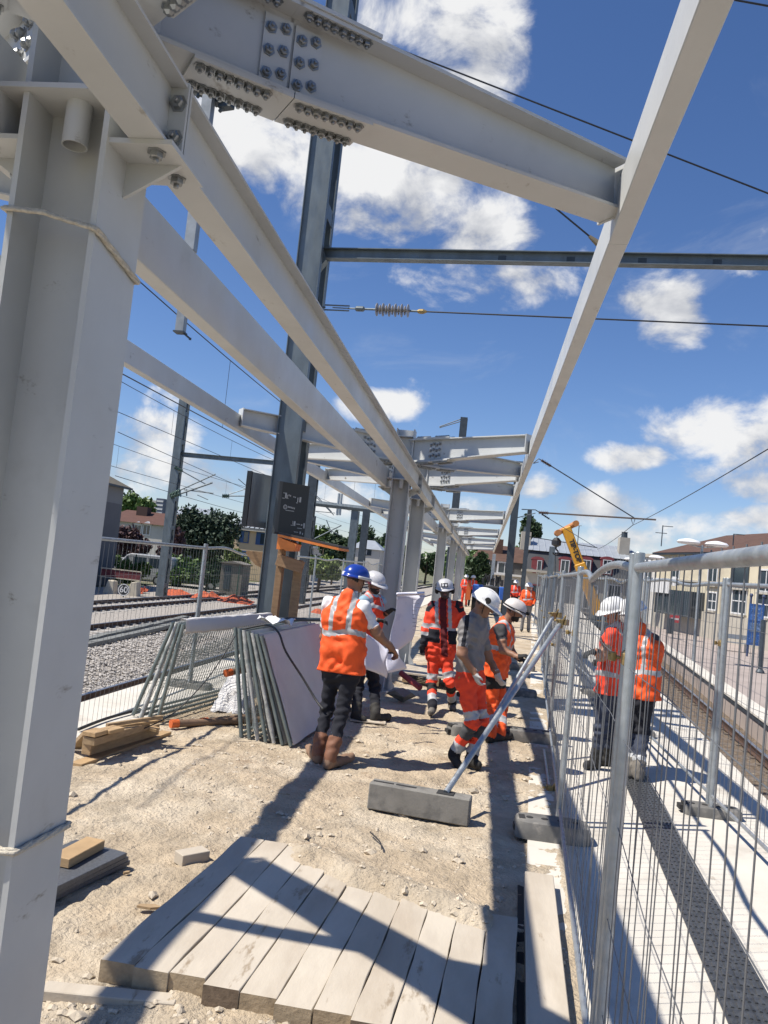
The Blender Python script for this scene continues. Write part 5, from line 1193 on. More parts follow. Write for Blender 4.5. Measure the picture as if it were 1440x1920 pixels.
pL, pR = at(660, 1040, 112), at(712, 1046, 112); zt = at(686, 1029, 112).z; zr = at(682, 1014, 114).z
f, h = house('small pale house with hipped grey roof behind the masts', (pL.x, 112), (pR.x, 112), -1.2, zt, 7., WHITEW)
b = MB(); b.add([f.P(-.3, zt, .3), f.P(f.L+.3, zt, .3), f.P(f.L-1.4, zr+.2, -3.5), f.P(.8, zr+.2, -3.5), f.P(-.3, zt, -7.3), f.P(f.L+.3, zt, -7.3)], [(0, 1, 2, 3), (1, 5, 2), (5, 4, 3, 2), (4, 0, 3)]); b.build('roof', ZINC, h)
u, z0 = f.uv(687, 1040); _, z1 = f.uv(687, 1031); window(f, h, u-.6, u+.6, z0, z1, DARKG)
p = at(293, 945, 620); t = thing('tower_block', 'distant pale and dark tower block on the left horizon', 'building', (p.x, 620, 0))
zt = at(293, 934, 620).z; b = MB(); b.b2(p.x-4.5, p.x+.5, 620, 632, 0, zt-2); b.build('wing', WHITEW, t); b = MB(); b.b2(p.x+.5, p.x+7, 618, 632, 0, zt); s_ = b.build('slab', mat('dark_block', (.10, .12, .17), .7), t)
for k in range(5): b = MB(); b.b2(p.x+1, p.x+6.5, 617.8, 617.95, zt-3-k*3.2, zt-1.6-k*3.2); b.build('window_band', WFR, s_)
pL, pR = at(556, 1060, 92), at(585, 1062, 92); f, h = house('pale house with red trim behind the shelter roof', (pL.x, 92), (pR.x, 92), -1.2, at(570, 1026, 92).z, 6., WHITEW)
zt = at(570, 1026, 92).z; f.part('roof', ZINC, h, -.2, f.L+.2, zt, zt+.25, -6.2, .3); u, z0 = f.uv(576, 1045); _, z1 = f.uv(576, 1036); window(f, h, u-.4, u+.4, z0, z1, REDF)
# ================================================================ left trackside things
CONG = mat('stained_concrete', (.17, .155, .135), .95, var=.25, vscale=1.2); DKRED = mat('dark_red_hoarding', (.13, .028, .035), .8, var=.35, vscale=6); ORN = mat('orange_netting', (.42, .085, .03), .8, var=.35, vscale=9); PALES = mat('pale_stone_block', (.50, .45, .36), .9, var=.12, vscale=4)
a = at(411, 1095, 48); c_ = at(452, 1097, 48); zt = at(430, 1056, 48).z
t = thing('trackside_cabinet', 'stained concrete cabinet beyond the left tracks beside the tan house', 'cabinet', (a.x, 48, -1.2))
b = MB(); b.b2(a.x, c_.x, 48, 49.6, -1.2, zt); b.build('body', CONG, t); b = MB(); b.prism([(a.x-.12, 47.85, zt), (c_.x+.12, 47.85, zt), ((a.x+c_.x)/2, 47.85, zt+.16)], (0, 1.9, 0)); b.build('lid', CONG, t)
b = MB(); b.b2(a.x+.25, (a.x+c_.x)/2-.03, 47.97, 47.995, -.7, zt-.15); b.build('door', DARKG, t)
a = at(190, 1070, 40); c_ = at(263, 1078, 40)
t = thing('red_hoarding', 'long dark red banner on a pale frame below the white van', 'banner', (a.x, 40, -1.1))
b = MB(); b.b2(a.x, c_.x, 40, 40.04, at(226, 1084, 40).z, at(226, 1070, 40).z); b.build('banner', DKRED, t)
for z_ in (at(226, 1085, 40).z, at(226, 1068.5, 40).z): b = MB(); b.b2(a.x-.03, c_.x+.03, 39.97, 40.02, z_-.02, z_+.03); b.build('rail', PALES, t)
for x in (a.x, (a.x+c_.x)/2, c_.x): b = MB(); b.b2(x-.03, x+.03, 40.05, 40.1, -1.15, at(226, 1068, 40).z); b.build('post', PALES, t)
for i, px in enumerate((203, 247)):
    p = at(px, 1108, 39); b = MB(); b.prism([(p.x-.3, 39, -1.15), (p.x+.3, 39, -1.15), (p.x+.22, 39, -.45+.1*i), (p.x-.10, 39, -.42)], (0, .5, 0)); tag(b.build('stone_block', PALES, bevel=.03), 'pale stone block '+['left', 'right'][i]+' of the round speed sign', 'stone block')
p = at(232, 1106, 37.5)
t = thing('speed_sign', 'round black speed sign with white ring and number sixty', 'sign', (p.x, 37.5, -1.1))
R_ = .30; p = Vector((p.x, 37.5, p.z))
b = MB(); b.tube([p, p+Vector((0, .03, 0))], R_, 28); b.build('disc', SIGN, t)
b = MB(); k = 28
for i in range(k):
    a0, a1 = 2*math.pi*i/k, 2*math.pi*(i+1)/k
    b.add([p+Vector((r*math.cos(q), -.004, r*math.sin(q))) for r, q in ((R_*.98, a0), (R_*.98, a1), (R_*.84, a1), (R_*.84, a0))], [(0, 1, 2, 3)])
b.build('ring', WFR, t)
tc_ = bpy.data.curves.new('number', 'FONT'); tc_.body = '60'; tc_.size = .42; tc_.align_x = 'CENTER'; tc_.align_y = 'CENTER'; tc_.offset = .006; tc_.extrude = .002; tc_.materials.append(WFR)
to = text_mesh('number', tc_); to.matrix_basis = Matrix.Translation(p+Vector((0, -.008, 0))) @ Matrix.Rotation(math.pi/2, 4, 'X'); to.parent = t; to.matrix_parent_inverse = t.matrix_basis.inverted()
b = MB(); b.tube([p+Vector((0, .04, -R_)), Vector((p.x, 37.54, -1.15))], .03, 6); b.build('post', DARKG, t)
def net(label, pts, Y, h):
    b = MB(); vs = []; n = len(pts); rn = random.Random(len(label))
    for j in range(7):
        for i in range(n*3):
            x = pts[0]+(pts[-1]-pts[0])*i/(n*3-1); k = i/(n*3-1)
            p_ = at(x, 1105, Y); z_ = -1.12+h*(1-j/6)*(.35+.65*abs(math.sin(k*9+len(label))))*(.6+.6*abs(mnoise.noise((i*.37, 1., len(label)))))
            vs.append((p_.x+.15*rn.random(), Y-j*.16+.1*rn.random(), z_+.06*rn.random()))
    m = n*3; b.add(vs, [(j*m+i, j*m+i+1, (j+1)*m+i+1, (j+1)*m+i) for j in range(6) for i in range(m-1)])
    o = b.build('safety_netting', ORN); tag(o, label, 'netting')
net('long heap of orange safety netting beyond the left tracks', [305, 330, 350, 370, 400, 430, 455, 478], 43., .5)
net('small orange netting scrap left of the mast foot', [262, 268, 276], 42., .5)
net('dark orange netting heap behind the blue helmet', [585, 610, 640, 660], 40., .6)
# green mesh fence beyond the tracks
GRF = mat('green_mesh', (.02, .06, .045), .6)
t = thing('green_mesh_fence', 'dark green mesh fence along the far side of the left tracks', 'fence', (at(190, 1090, 47).x, 47, -1.2)); xa, xb = at(185, 1090, 47).x, at(480, 1090, 47).x
x = xa
while x < xb:
    b = MB(); b.b2(x-.03, x+.03, 47, 47.06, -1.2, .85); b.build('post', GRF, t); x += 2.2
b = MB(); x = xa
while x < xb: b.b2(x-.006, x+.006, 47.02, 47.03, -1.2, .8); x += .12
for k in range(7): b.b2(xa, xb, 47.015, 47.022, -1.0+k*.28, -.985+k*.28)
b.build('wire_mesh', GRF, t, fix=False)['kind'] = 'stuff'
# parked vehicles
CARW = mat('white_car_paint', (.36, .37, .38), .25, spec=.6); TYRE = mat('tyre', (.02, .02, .02), .85); CARG = mat('grey_green_car_paint', (.16, .20, .19), .3)
def vehicle(label, px, py, Y, L, prof, paint, cat, win):
    p = at(px, py, Y); x0 = p.x; t = thing('parked_'+cat, label, cat, (x0, Y, -1.15)); zb = -1.15
    b = MB(); b.prism([(x0+a*L, Y, zb+z_) for a, z_ in prof], (0, 1.75, 0)); b.build('body', paint, t, bevel=.05, smooth=True)
    for (a0, a1, z0, z1, sl) in win: b = MB(); b.prism([(x0+a0*L, Y-.012, zb+z0), (x0+a1*L, Y-.012, zb+z0), (x0+(a1-sl*.4)*L, Y-.012, zb+z1), (x0+(a0+sl)*L, Y-.012, zb+z1)], (0, .02, 0)); b.build('side_window', GLASS, t)
    for a in (.19, .80):
        b = MB(); b.tube([(x0+a*L, Y-.03, zb+.32), (x0+a*L, Y+.2, zb+.32)], .32, 18); w_ = b.build('wheel', TYRE, t, smooth=True); b = MB(); b.tube([(x0+a*L, Y-.04, zb+.32), (x0+a*L, Y-.0, zb+.32)], .19, 12); b.build('rim', GALV, w_)
    b = MB(); b.b2(x0+.01*L, x0+.05*L, Y-.02, Y+.3, zb+.75, zb+.9); b.build('headlight', WFR, t)
car = [(0, .28), (.03, .62), (.06, .80), (.26, .92), (.38, 1.36), (.50, 1.46), (.74, 1.44), (.90, 1.0), (.985, .92), (1., .5), (.98, .28)]
van = [(0, .3), (.02, .9), (.17, 1.15), (.30, 1.85), (.36, 1.95), (.97, 1.95), (1., 1.7), (1., .3)]
vehicle('white van parked behind the red banner on the left', 197, 1075, 51, 4.6, van, CARW, 'van', ((.21, .36, 1.15, 1.75, .10), (.40, .60, 1.15, 1.75, .0), (.64, .92, 1.15, 1.75, .0)))
vehicle('grey green car parked right of the left mast', 308, 1090, 52, 4.1, car, CARG, 'car', ((.31, .50, .95, 1.36, .09), (.52, .72, .95, 1.38, .0)))
vehicle('white car parked far left behind the bushes', 165, 1080, 56, 4.2, car, CARW, 'car', ((.31, .50, .95, 1.36, .09), (.52, .72, .95, 1.38, .0)))
# ================================================================ far end of the platform: blue machine
BLUEM = mat('machine_blue', (.03, .11, .42), .45, var=.1, vscale=4); Yb = 38.
p = at(920, 1118, Yb); t = thing('site_machine', 'blue and black compact site machine at the far end of the platform', 'machine', (p.x, Yb, 0))
b = MB(); b.b2(p.x-.35, p.x+.35, Yb, Yb+1.4, .25, 1.35); b.build('engine_body', 'black_paint', t, bevel=.05)
for i in range(5): b = MB(); b.box((p.x-.42+i*.22, Yb+.2, 1.55+.12*(i % 2)), (.12, .18, .3), i*.7); b.tube([(p.x-.42+i*.22, Yb+.2, 1.4), (p.x-.3+i*.16, Yb+.1, 1.9)], .04, 6); b.build('hydraulic_unit', 'black_paint', t, bevel=.02)
for s in (-1, 1): b = MB(); b.b2(p.x+s*.62-.25, p.x+s*.62+.25, Yb-.1, Yb+1.5, .75, 1.35); b.build('side_box', BLUEM, t, bevel=.04); b = MB(); b.tube([(p.x+s*.7-.16, Yb+.5, .42), (p.x+s*.7+.16, Yb+.5, .42)], .42, 18); b.build('wheel', TYRE, t, smooth=True)
b = MB(); b.b2(p.x-1.15, p.x-.95, Yb, Yb+.3, .6, 1.4); b.build('side_guard', ORC, t)
b = MB(); b.b2(p.x-.08, p.x+.08, Yb+1.2, Yb+1.4, 1.3, 2.9); b.build('lift_mast', GALV, t)
# ================================================================ people: one continuous body surface each
CM = {}
def cm(n, c, r=.85, **k): CM[n] = mat('cloth_'+n, c, r, **k); return n
for a in (('skin', (.38, .20, .125), .55), ('skin_dark', (.045, .026, .019), .5), ('skin_tan', (.27, .135, .08), .55), ('hair', (.012, .010, .009), .7), ('orange', (.88, .105, .015), .75), ('redorange', (.82, .062, .022), .8), ('reflect', (.40, .41, .42), .45), ('white', (.72, .72, .74), .85), ('navy', (.009, .010, .017), .9), ('black', (.013, .013, .014), .85), ('grey', (.215, .205, .205), .92), ('dgrey', (.055, .055, .058), .9), ('maroon', (.11, .012, .016), .9), ('boot_brown', (.19, .080, .042), .7), ('boot_grey', (.16, .145, .125), .9), ('boot_dust', (.25, .155, .10), .9), ('boot_black', (.03, .028, .026), .8), ('glove_white', (.50, .50, .49), .9), ('glove_black', (.016, .017, .019), .8), ('lightblue', (.30, .45, .55), .9), ('denim', (.045, .055, .085), .95), ('lip', (.19, .075, .06), .5), ('eye', (.02, .018, .016), .3)):
    cm(a[0], a[1], a[2], var=.10, vscale=9, bump=.0022 if a[0] not in ('skin', 'skin_dark', 'skin_tan', 'eye', 'lip') else .0004, bscale=26)
MN = list(CM)
def nrm3(v): v = np.asarray(v, float); return v/max(1e-9, np.linalg.norm(v))
def sdf_eval(pr, P):
    if pr[0] == 'cap':
        _, a, b, ra, rb = pr[:5]; ab = b-a; t = np.clip(((P-a)@ab)/max(1e-9, ab@ab), 0, 1)
        return np.linalg.norm(P-(a+t[..., None]*ab), axis=-1)-(ra+(rb-ra)*t), t
    _, c, R, r = pr[:4]; q = (P-c)@R; k0 = np.linalg.norm(q/r, axis=-1); k1 = np.linalg.norm(q/(r*r), axis=-1)
    return k0*(k0-1)/np.maximum(k1, 1e-6), q
def sdf_mesh(prims, h, cuts=(), wr=0., calm=(), folds=()):
    lo = np.full(3, 1e9); hi = -lo
    bbs = []
    for p in prims:
        if p[0] == 'cap': r = max(p[3], p[4]); a, b = np.minimum(p[1], p[2])-r, np.maximum(p[1], p[2])+r
        else: r = np.abs(p[2])@p[3]; a, b = p[1]-r, p[1]+r
        bbs.append((a, b)); lo = np.minimum(lo, a); hi = np.maximum(hi, b)
    lo -= 4*h+.01; n = np.ceil((hi+4*h+.01-lo)/h).astype(int)+1
    F = np.full(n, .5); ax_ = [lo[i]+h*np.arange(n[i]) for i in range(3)]
    for p, (a, b) in zip(prims, bbs):
        k = p[-2]; m = k+3*h
        i0 = np.maximum(0, np.floor((a-m-lo)/h).astype(int)); i1 = np.minimum(n, np.ceil((b+m-lo)/h).astype(int)+1)
        sl = tuple(slice(i0[i], i1[i]) for i in range(3)); P = np.stack(np.meshgrid(*[ax_[i][sl[i]] for i in range(3)], indexing='ij'), -1)
        d, _ = sdf_eval(p, P); f = F[sl]; hh = np.clip(.5+.5*(f-d)/k, 0, 1); F[sl] = f*(1-hh)+d*hh-k*hh*(1-hh)
    if wr or cuts:
        P = np.stack(np.meshgrid(*ax_, indexing='ij'), -1); X, Y, Z = P[..., 0], P[..., 1], P[..., 2]
        if wr:
            wv = np.sin(21*X+5*np.sin(11*Z)+3*np.sin(7*Y))*np.sin(17*Z+4*np.sin(13*X))+.6*np.sin(46*Z+6*np.sin(9*X+5*Y))*np.sin(9*X-13*Y)
            mk = np.ones_like(X)
            for c, r in calm: mk *= np.clip((np.linalg.norm(P-c, axis=-1)-r)/.05, 0, 1)
            wv += .8*np.sin(38*Z+26*X+7*np.sin(12*Y+9*Z))*np.sin(14*X+19*Y-11*Z)
            F += wr*wv*mk
        for (a, b, amp, fr, tc, tw, ph) in folds:
            i0 = np.maximum(0, np.floor((np.minimum(a, b)-.17-lo)/h).astype(int)); i1 = np.minimum(n, np.ceil((np.maximum(a, b)+.17-lo)/h).astype(int)); sb = tuple(slice(i0[i], i1[i]) for i in range(3)); PS = P[sb]
            ab = b-a; l2 = ab@ab; t = ((PS-a)@ab)/l2; rv = PS-(a+np.clip(t, 0, 1)[..., None]*ab); rad = np.linalg.norm(rv, axis=-1); m = (rad < .16) & (t > -.1) & (t < 1.1)
            an = (rv[..., 0]*1.3+rv[..., 1]*.8)/(rad+.02); F[sb] -= np.where(m, amp*np.sin(fr*t*math.sqrt(l2)+2.2*an+ph)*np.exp(-((t-tc)/tw)**2), 0.)
        for c, nn in cuts: F = np.maximum(F, (P-np.asarray(c))@np.asarray(nn))
    # surface nets
    S = F < 0; cs = S[:-1, :-1, :-1]; allin = cs.copy(); anyin = cs.copy(); acc = np.zeros(tuple(n-1)+(3,)); cnt = np.zeros(tuple(n-1))
    offs = [(i, j, k) for i in (0, 1) for j in (0, 1) for k in (0, 1)]
    sub = lambda A, o: A[o[0]:n[0]-1+o[0], o[1]:n[1]-1+o[1], o[2]:n[2]-1+o[2]]
    for o in offs: s = sub(S, o); allin &= s; anyin |= s
    act = anyin & ~allin
    idx = np.argwhere(act); vals = {o: sub(F, o)[act] for o in offs}; pos = np.zeros((len(idx), 3)); ct = np.zeros(len(idx))
    for o in offs:
        for a in range(3):
            if o[a] == 0:
                o2 = tuple(1 if i == a else o[i] for i in range(3)); v0, v1 = vals[o], vals[o2]; m = (v0 < 0) != (v1 < 0)
                t = np.where(m, v0/np.where(m, v0-v1, 1.), 0.); q = np.array(o, float)[None]+t[:, None]*np.eye(3)[a]
                pos += q*m[:, None]; ct += m
    V = lo+h*(idx+pos/np.maximum(ct, 1)[:, None]); ID = np.full(tuple(n-1), -1, np.int64); ID[act] = np.arange(len(idx)); Q = []
    for a in range(3):
        b, c = (a+1) % 3, (a+2) % 3; s0 = [slice(None)]*3; s1 = [slice(None)]*3; s0[a] = slice(0, n[a]-1); s1[a] = slice(1, n[a])
        A, B = S[tuple(s0)], S[tuple(s1)]; e = np.argwhere(A != B)
        e = e[(e[:, b] > 0) & (e[:, c] > 0) & (e[:, b] < n[b]-1) & (e[:, c] < n[c]-1)]
        fl = A[tuple(e.T)]; q = []
        for (db, dc) in ((0, 0), (-1, 0), (-1, -1), (0, -1)):
            g = e.copy(); g[:, b] += db; g[:, c] += dc; q.append(ID[tuple(g.T)])
        q = np.stack(q, 1); q[~fl] = q[~fl][:, ::-1]; Q.append(q)
    Q = np.concatenate(Q); Q = Q[(Q >= 0).all(1)]
    return V, Q
def mesh_np(name, V, Q, mats, mi, parent):
    me = bpy.data.meshes.new(name); m = len(Q); me.vertices.add(len(V)); me.vertices.foreach_set('co', V.ravel()); me.loops.add(4*m); me.loops.foreach_set('vertex_index', Q.astype(np.int32).ravel()); me.polygons.add(m)
    me.polygons.foreach_set('loop_start', np.arange(0, 4*m, 4, dtype=np.int32)); me.polygons.foreach_set('loop_total', np.full(m, 4, np.int32))
    for k in mats: me.materials.append(k)
    me.polygons.foreach_set('material_index', mi.astype(np.int32)); me.polygons.foreach_set('use_smooth', np.ones(m, bool)); me.update(); me.validate()
    o = bpy.data.objects.new(name, me); COL.objects.link(o); adopt(o, parent); return o
def label_faces(prims, V, Q):
    C = V[Q].mean(1); best = np.full(len(C), 1e9); lab = np.zeros(len(C), int)
    for p in prims:
        d, t = sdf_eval(p, C); m = d < best
        if not m.any(): continue
        L = p[-1]; li = np.full(len(C), MN.index(L)) if isinstance(L, str) else L(t, C)
        lab = np.where(m, li, lab); best = np.where(m, d, best)
    u = np.unique(lab); rm = {k: i for i, k in enumerate(u)}
    return [CM[MN[k]] for k in u], np.array([rm[k] for k in lab])
def bands(*seg):        # ((t_end, cloth), ...) along a limb
    def f(t, C):
        out = np.full(len(t), MN.index(seg[-1][1]))
        for te, nm in reversed(seg[:-1]): out = np.where(t < te, MN.index(nm), out)
        return out
    return f
def hand_prims(wr_, hd, curl_dir, glove, spread=1., curl=.9, left=1):
    """palm, four unequal fingers with two bends, a thumb from the side of the palm"""
    d = nrm3(hd-wr_); c = nrm3(curl_dir-d*np.dot(curl_dir, d)); s = np.cross(d, c)*left; out = []
    pc = wr_+d*.052
    R = np.stack([s, d, c], 1); out.append(('ell', pc, R, np.array([.042, .052, .020]), .012, glove))
    out.append(('cap', wr_-d*.02, wr_+d*.02, .030, .028, .02, glove))
    for i, (off, ln) in enumerate(((-.031, .068), (-.010, .078), (.011, .074), (.031, .058))):
        b0 = pc+d*.040+s*off; a1 = curl*.55; d1 = d*math.cos(a1)+c*math.sin(a1); m1 = b0+d1*ln*.5; a2 = curl*1.5; d2 = d*math.cos(a2)+c*math.sin(a2); e = m1+d2*ln*.5
        out += [('cap', b0, m1, .0105, .0095, .006, glove), ('cap', m1, e, .0095, .008, .006, glove)]
    t0 = pc-d*.028-s*.034; t1 = t0-s*.026+d*.03+c*.012; t2 = t1+d*.030+c*.014
    out += [('cap', t0, t1, .0125, .011, .012, glove), ('cap', t1, t2, .0105, .009, .006, glove)]
    return out
HEL = {}
def helmet(parent, hc, fd, up, m, brim=.012, peak=.055, scale=1., extras=()):
    fd, up = nrm3(fd), nrm3(up); fd = nrm3(fd-up*np.dot(fd, up)); rt = np.cross(fd, up); base = hc+up*.030; scale *= 1.07
    b = MB(); NA, NZ = 36, 10; rings = []
    for k in range(NZ+1):
        ph = k/NZ*math.pi/2; r = math.cos(ph)**.85 if k < NZ else 0.; z = math.sin(ph)
        ring_ = []
        for j in range(NA):
            a = 2*math.pi*j/NA; ca, sa = math.cos(a), math.sin(a); rib = 1+.035*math.exp(-(sa*4.2)**2)*(k/NZ)*(1-k/NZ)*3
            ring_.append(base+scale*(rt*sa*.112*r+fd*(ca*.136*r-.004)+up*(.115*z*rib)))
        rings.append(ring_)
    lip = [[base+scale*(rt*math.sin(2*math.pi*j/NA)*(.112+e)+fd*(math.cos(2*math.pi*j/NA)*(.136+e)+(peak*max(0., math.cos(2*math.pi*j/NA))**2.2 if e > .003 else 0)-.004)-up*(dz+(.018*max(0., math.cos(2*math.pi*j/NA))**3 if e > .003 else 0))) for j in range(NA)] for e, dz in ((-.008, .016), (brim, .012), (brim, .005), (0., .0))]
    allr = lip+rings; vs = [p for r in allr for p in r]
    b.add(vs, [(i*NA+j, i*NA+(j+1) % NA, (i+1)*NA+(j+1) % NA, (i+1)*NA+j) for i in range(len(allr)-1) for j in range(NA)])
    h = b.build('helmet', m, parent, smooth='all')
    for kind in extras:
        e = MB()
        if kind == 'muffs':
            for s in (-1, 1):
                e.lathe(hc+rt*s*.088-up*.005+fd*.005, [(.0, .0), (.046, .0), (.050, .012), (.048, .034), (.03, .046), (0, .048)], 14, rt*s)
                e.tube([hc+rt*s*.112+up*.01, hc+rt*s*.122+up*.07, hc+rt*s*.112+up*.085], .007, 6)
            e.build('ear_defender', CM['black'], h, smooth=True)
        elif kind == 'sidecap':
            e.lathe(base+rt*.104+fd*.03+up*.035, [(0, 0), (.034, 0), (.030, .012), (0, .014)], 14, rt); e.build('ear_clip', CM['black'], h, smooth=True)
        elif kind == 'lamp':
            e.tube([base+scale*(rt*math.sin(a)*.122+fd*(math.cos(a)*.146)+up*.012) for a in [i*2*math.pi/20 for i in range(21)]], .007, 6); e.build('lamp_strap', CM['black'], h, smooth='all')
            e = MB(); e.box(base+fd*.155+up*.016, (.05, .035, .04), math.atan2(fd[1], fd[0])); e.build('head_lamp', CM['black'], h, bevel=.006)
        elif kind == 'sticker':
            q = base+fd*.128+up*.05; 
            e.prism([q+rt*sx*.045+up*sz*.026+fd*(.012-.018*(sz > 0)) for sx, sz in ((-1, -1), (1, -1), (1, 1), (-1, 1))], fd*.004); s_ = e.build('front_badge', CM['navy'], h)
            for sx in (-.02, .02): e2 = MB(); e2.prism([q+rt*(sx+dx*.013)+up*sz*.013+fd*(.0175-.018*(sz > 0)*.5-.004) for dx, sz in ((-1, -1), (1, -1), (1, 1), (-1, 1))], fd*.006); e2.build('badge_mark', CM['white'], s_)
        elif kind == 'backlabel':
            q = base-fd*.139+rt*-.02+up*.012
            e.prism([q+rt*sx*.030+up*sz*.018 for sx, sz in ((-1, -1), (1, -1), (1, 1), (-1, 1))], -fd*.006); e.build('back_label', CM['white'], h)
            e = MB(); e.tube([base+scale*(rt*math.sin(a)*.118+fd*(math.cos(a)*.142)-up*.002) for a in [i*2*math.pi/24 for i in range(-1, 9)]], .016, 6); e.build('reflective_band', CM['reflect'], h, smooth='all')
        elif kind == 'stripe':
            e.tube([base+scale*(fd*math.cos(a)*.141+up*math.sin(a)*.121) for a in [.5+i*.16 for i in range(14)]], .008, 6); e.build('ridge', CM['white'], h, smooth='all')
        elif kind == 'strap':
            for s in (-1, 1): e.tube([base+rt*s*.098+fd*.02, hc+rt*s*.075+fd*.035-up*.06, hc+fd*.05-up*.125], .0045, 5)
            e.build('chin_strap', CM['black'], h, smooth='all')
    return h
HW = mat('helmet_white', (.72, .72, .72), .28, var=.05, vscale=12, spec=.6); HWD = mat('helmet_dirty_white', (.60, .565, .54), .4, var=.12, vscale=14); HB = mat('helmet_blue', (.012, .045, .30), .22, spec=.6); HG = mat('helmet_grey', (.50, .50, .52), .3, spec=.6)
def person(label, J, S, h=.0105):
    """J: joints in the place; S: clothing"""
    g = {k: np.array(v, float) for k, v in J.items()}
    lat = nrm3(g['shR']-g['shL']); up = nrm3(g['neck']-g['pelvis']); fw = nrm3(np.cross(up, lat)); fd = nrm3(S['face']); hup = nrm3(g['head']-g['neck']+np.array([0, 0, .06])); k_ = S.get('bulk', 1.)
    ft = S.get('shirt', 'grey'); tr = S['legs']; sk = S.get('skin', 'skin'); sl = S.get('sleeve', .75)
    root = thing('person', label, 'person', ((g['anL'][0]+g['anR'][0])/2, (g['anL'][1]+g['anR'][1])/2, 0.))
    pr = []
    A = lambda *a: pr.append(a)
    hipc = (g['hipL']+g['hipR'])/2
    A('cap', hipc-lat*.065*k_+up*.03, hipc+lat*.065*k_+up*.03, .108*k_, .108*k_, .06, S.get('pants_top', tr[0][1] if isinstance(tr, (list, tuple)) else 'navy'))
    A('cap', g['waist']-lat*.068*k_, g['waist']+lat*.068*k_, .100*k_, .100*k_, .06, ft)
    A('cap', g['chest']-lat*.085*k_, g['chest']+lat*.085*k_, .108*k_, .108*k_, .07, ft)
    for q in (-1, 1):
        A('cap', g['waist']+lat*q*.062*k_, g['chest']+lat*q*.078*k_, .098*k_, .104*k_, .05, ft)
        A('cap', hipc+lat*q*.060*k_+up*.03, g['waist']+lat*q*.062*k_, .104*k_, .098*k_, .05, bands((.45, S.get('pants_top', tr[0][1])), (2, ft)))
    A('cap', g['chest'], g['neck']-up*.05, .10*k_, .07, .05, ft)
    A('cap', g['shL'].copy(), g['shR'].copy(), .062, .062, .06, ft)
    A('cap', g['neck']-up*.03, g['neck']+(g['head']-g['neck'])*.6, .058, .053, .03, sk)
    for s in 'LR':
        lab_ = bands((sl, S.get('sleeve_c', ft)), (2, sk)) if sl < 1.2 else S.get('sleeve_c', ft)
        if S.get('panel') == s:
            def lab_(t, C, a=g['sh'+s], b=g['el'+s], base=lab_):
                o = base(t, C); off = (C-(a+t[:, None]*(b-a)))[:, 0]
                return np.where((t < sl) & (np.abs(off+.002) < .019), MN.index('navy'), o)
        A('cap', g['sh'+s], g['el'+s], .060*k_, .050, .045, lab_)
        A('cap', g['el'+s], g['wr'+s], .045, .031 if sl < 1.2 else .040, .03, S.get('fore', sk))
        pr.extend(hand_prims(g['wr'+s], g['hd'+s], np.array(S.get('curl'+s, fw)), S.get('glove', sk), curl=S.get('curl', .9), left=1 if s == 'L' else -1))
        up_, lo_ = S['legs'], S.get('shins', S['legs'])
        lg = S.get('leg', 1.); A('cap', g['hip'+s], g['kn'+s], .092*k_*lg, .068*lg, .05, bands(*up_)); A('cap', g['kn'+s], g['an'+s], .068*lg, .056*lg, .04, bands(*lo_))
        fdir = nrm3(g['toe'+s]-g['an'+s]-np.array([0, 0, (g['toe'+s]-g['an'+s])[2]])) if S.get('flatfoot', True) else nrm3(g['toe'+s]-g['an'+s])
        heel = g['an'+s]-np.array([0, 0, .055])-fdir*.025; bt = S['boot']
        A('cap', g['an'+s]+(g['kn'+s]-g['an'+s])*S.get('boot_h', .22), g['an'+s], .056*S.get('boot_w', 1), .052, .03, bt)
        A('cap', heel, g['toe'+s], .047, .043, .03, S.get('foot', bt))
        A('cap', heel-np.array([0, 0, .030])-fdir*.012, g['toe'+s]-np.array([0, 0, .028])+fdir*.012, .024, .022, .006, 'boot_black')
    # head
    hr = np.cross(fd, hup); hr = nrm3(hr); hu = nrm3(np.cross(hr, fd)); R = np.stack([hr, fd, hu], 1); hc = g['head']
    def headlab(q, C):
        o = np.full(len(C), MN.index(sk)); back = (q[:, 1] < .012) & (q[:, 2] > -.055-.4*q[:, 1]); o = np.where(back, MN.index('hair'), o); return o
    def jawlab(q, C):
        o = np.full(len(C), MN.index(sk))
        return np.where((q[:, 1] > -.02), MN.index(S.get('beard', sk)), o)
    A('ell', hc+hu*.02, R, np.array([.076, .096, .105]), .02, headlab)
    A('ell', hc+fd*.028-hu*.062, R, np.array([.055, .062, .055]), .03, jawlab)
    A('cap', hc+fd*.085+hu*.010, hc+fd*.112-hu*.022, .011, .015, .012, sk)
    A('ell', hc+fd*.078-hu*.058, R, np.array([.026, .018, .009]), .006, 'lip')
    A('cap', hc+fd*.080-hu*.088-hr*.012, hc+fd*.080-hu*.088+hr*.012, .018, .018, .02, S.get('beard', sk))
    for s in (-1, 1):
        A('ell', hc+hr*s*.078-fd*.008-hu*.012, R, np.array([.012, .022, .034]), .008, sk)
        A('ell', hc+hr*s*.031+fd*.088+hu*.012, R, np.array([.014, .008, .007]), .003, 'eye')
        A('cap', hc+hr*s*.014+fd*.094+hu*.030, hc+hr*s*.050+fd*.082+hu*.030, .008, .007, .006, 'hair')
    calm = [(hc, .16), (g['hdL'], .09), (g['hdR'], .09), (g['anL'], .12), (g['anR'], .12)]
    fo = []
    if h < .02:
        for q, s in enumerate('LR'):
            fo += [(g['hip'+s], g['kn'+s], .0065, 70, .95, .35, q*2.), (g['kn'+s], g['an'+s], .0065, 80, .10, .3, q+1.), (g['kn'+s], g['an'+s], .0035, 75, .80, .2, q*3.), (g['hip'+s], g['kn'+s], .006, 60, .1, .25, q*1.7), (g['sh'+s], g['el'+s], .005, 85, .55, .3, q)]
        fo.append((g['pelvis'], g['chest'], .006, 55, .25, .3, 1.))
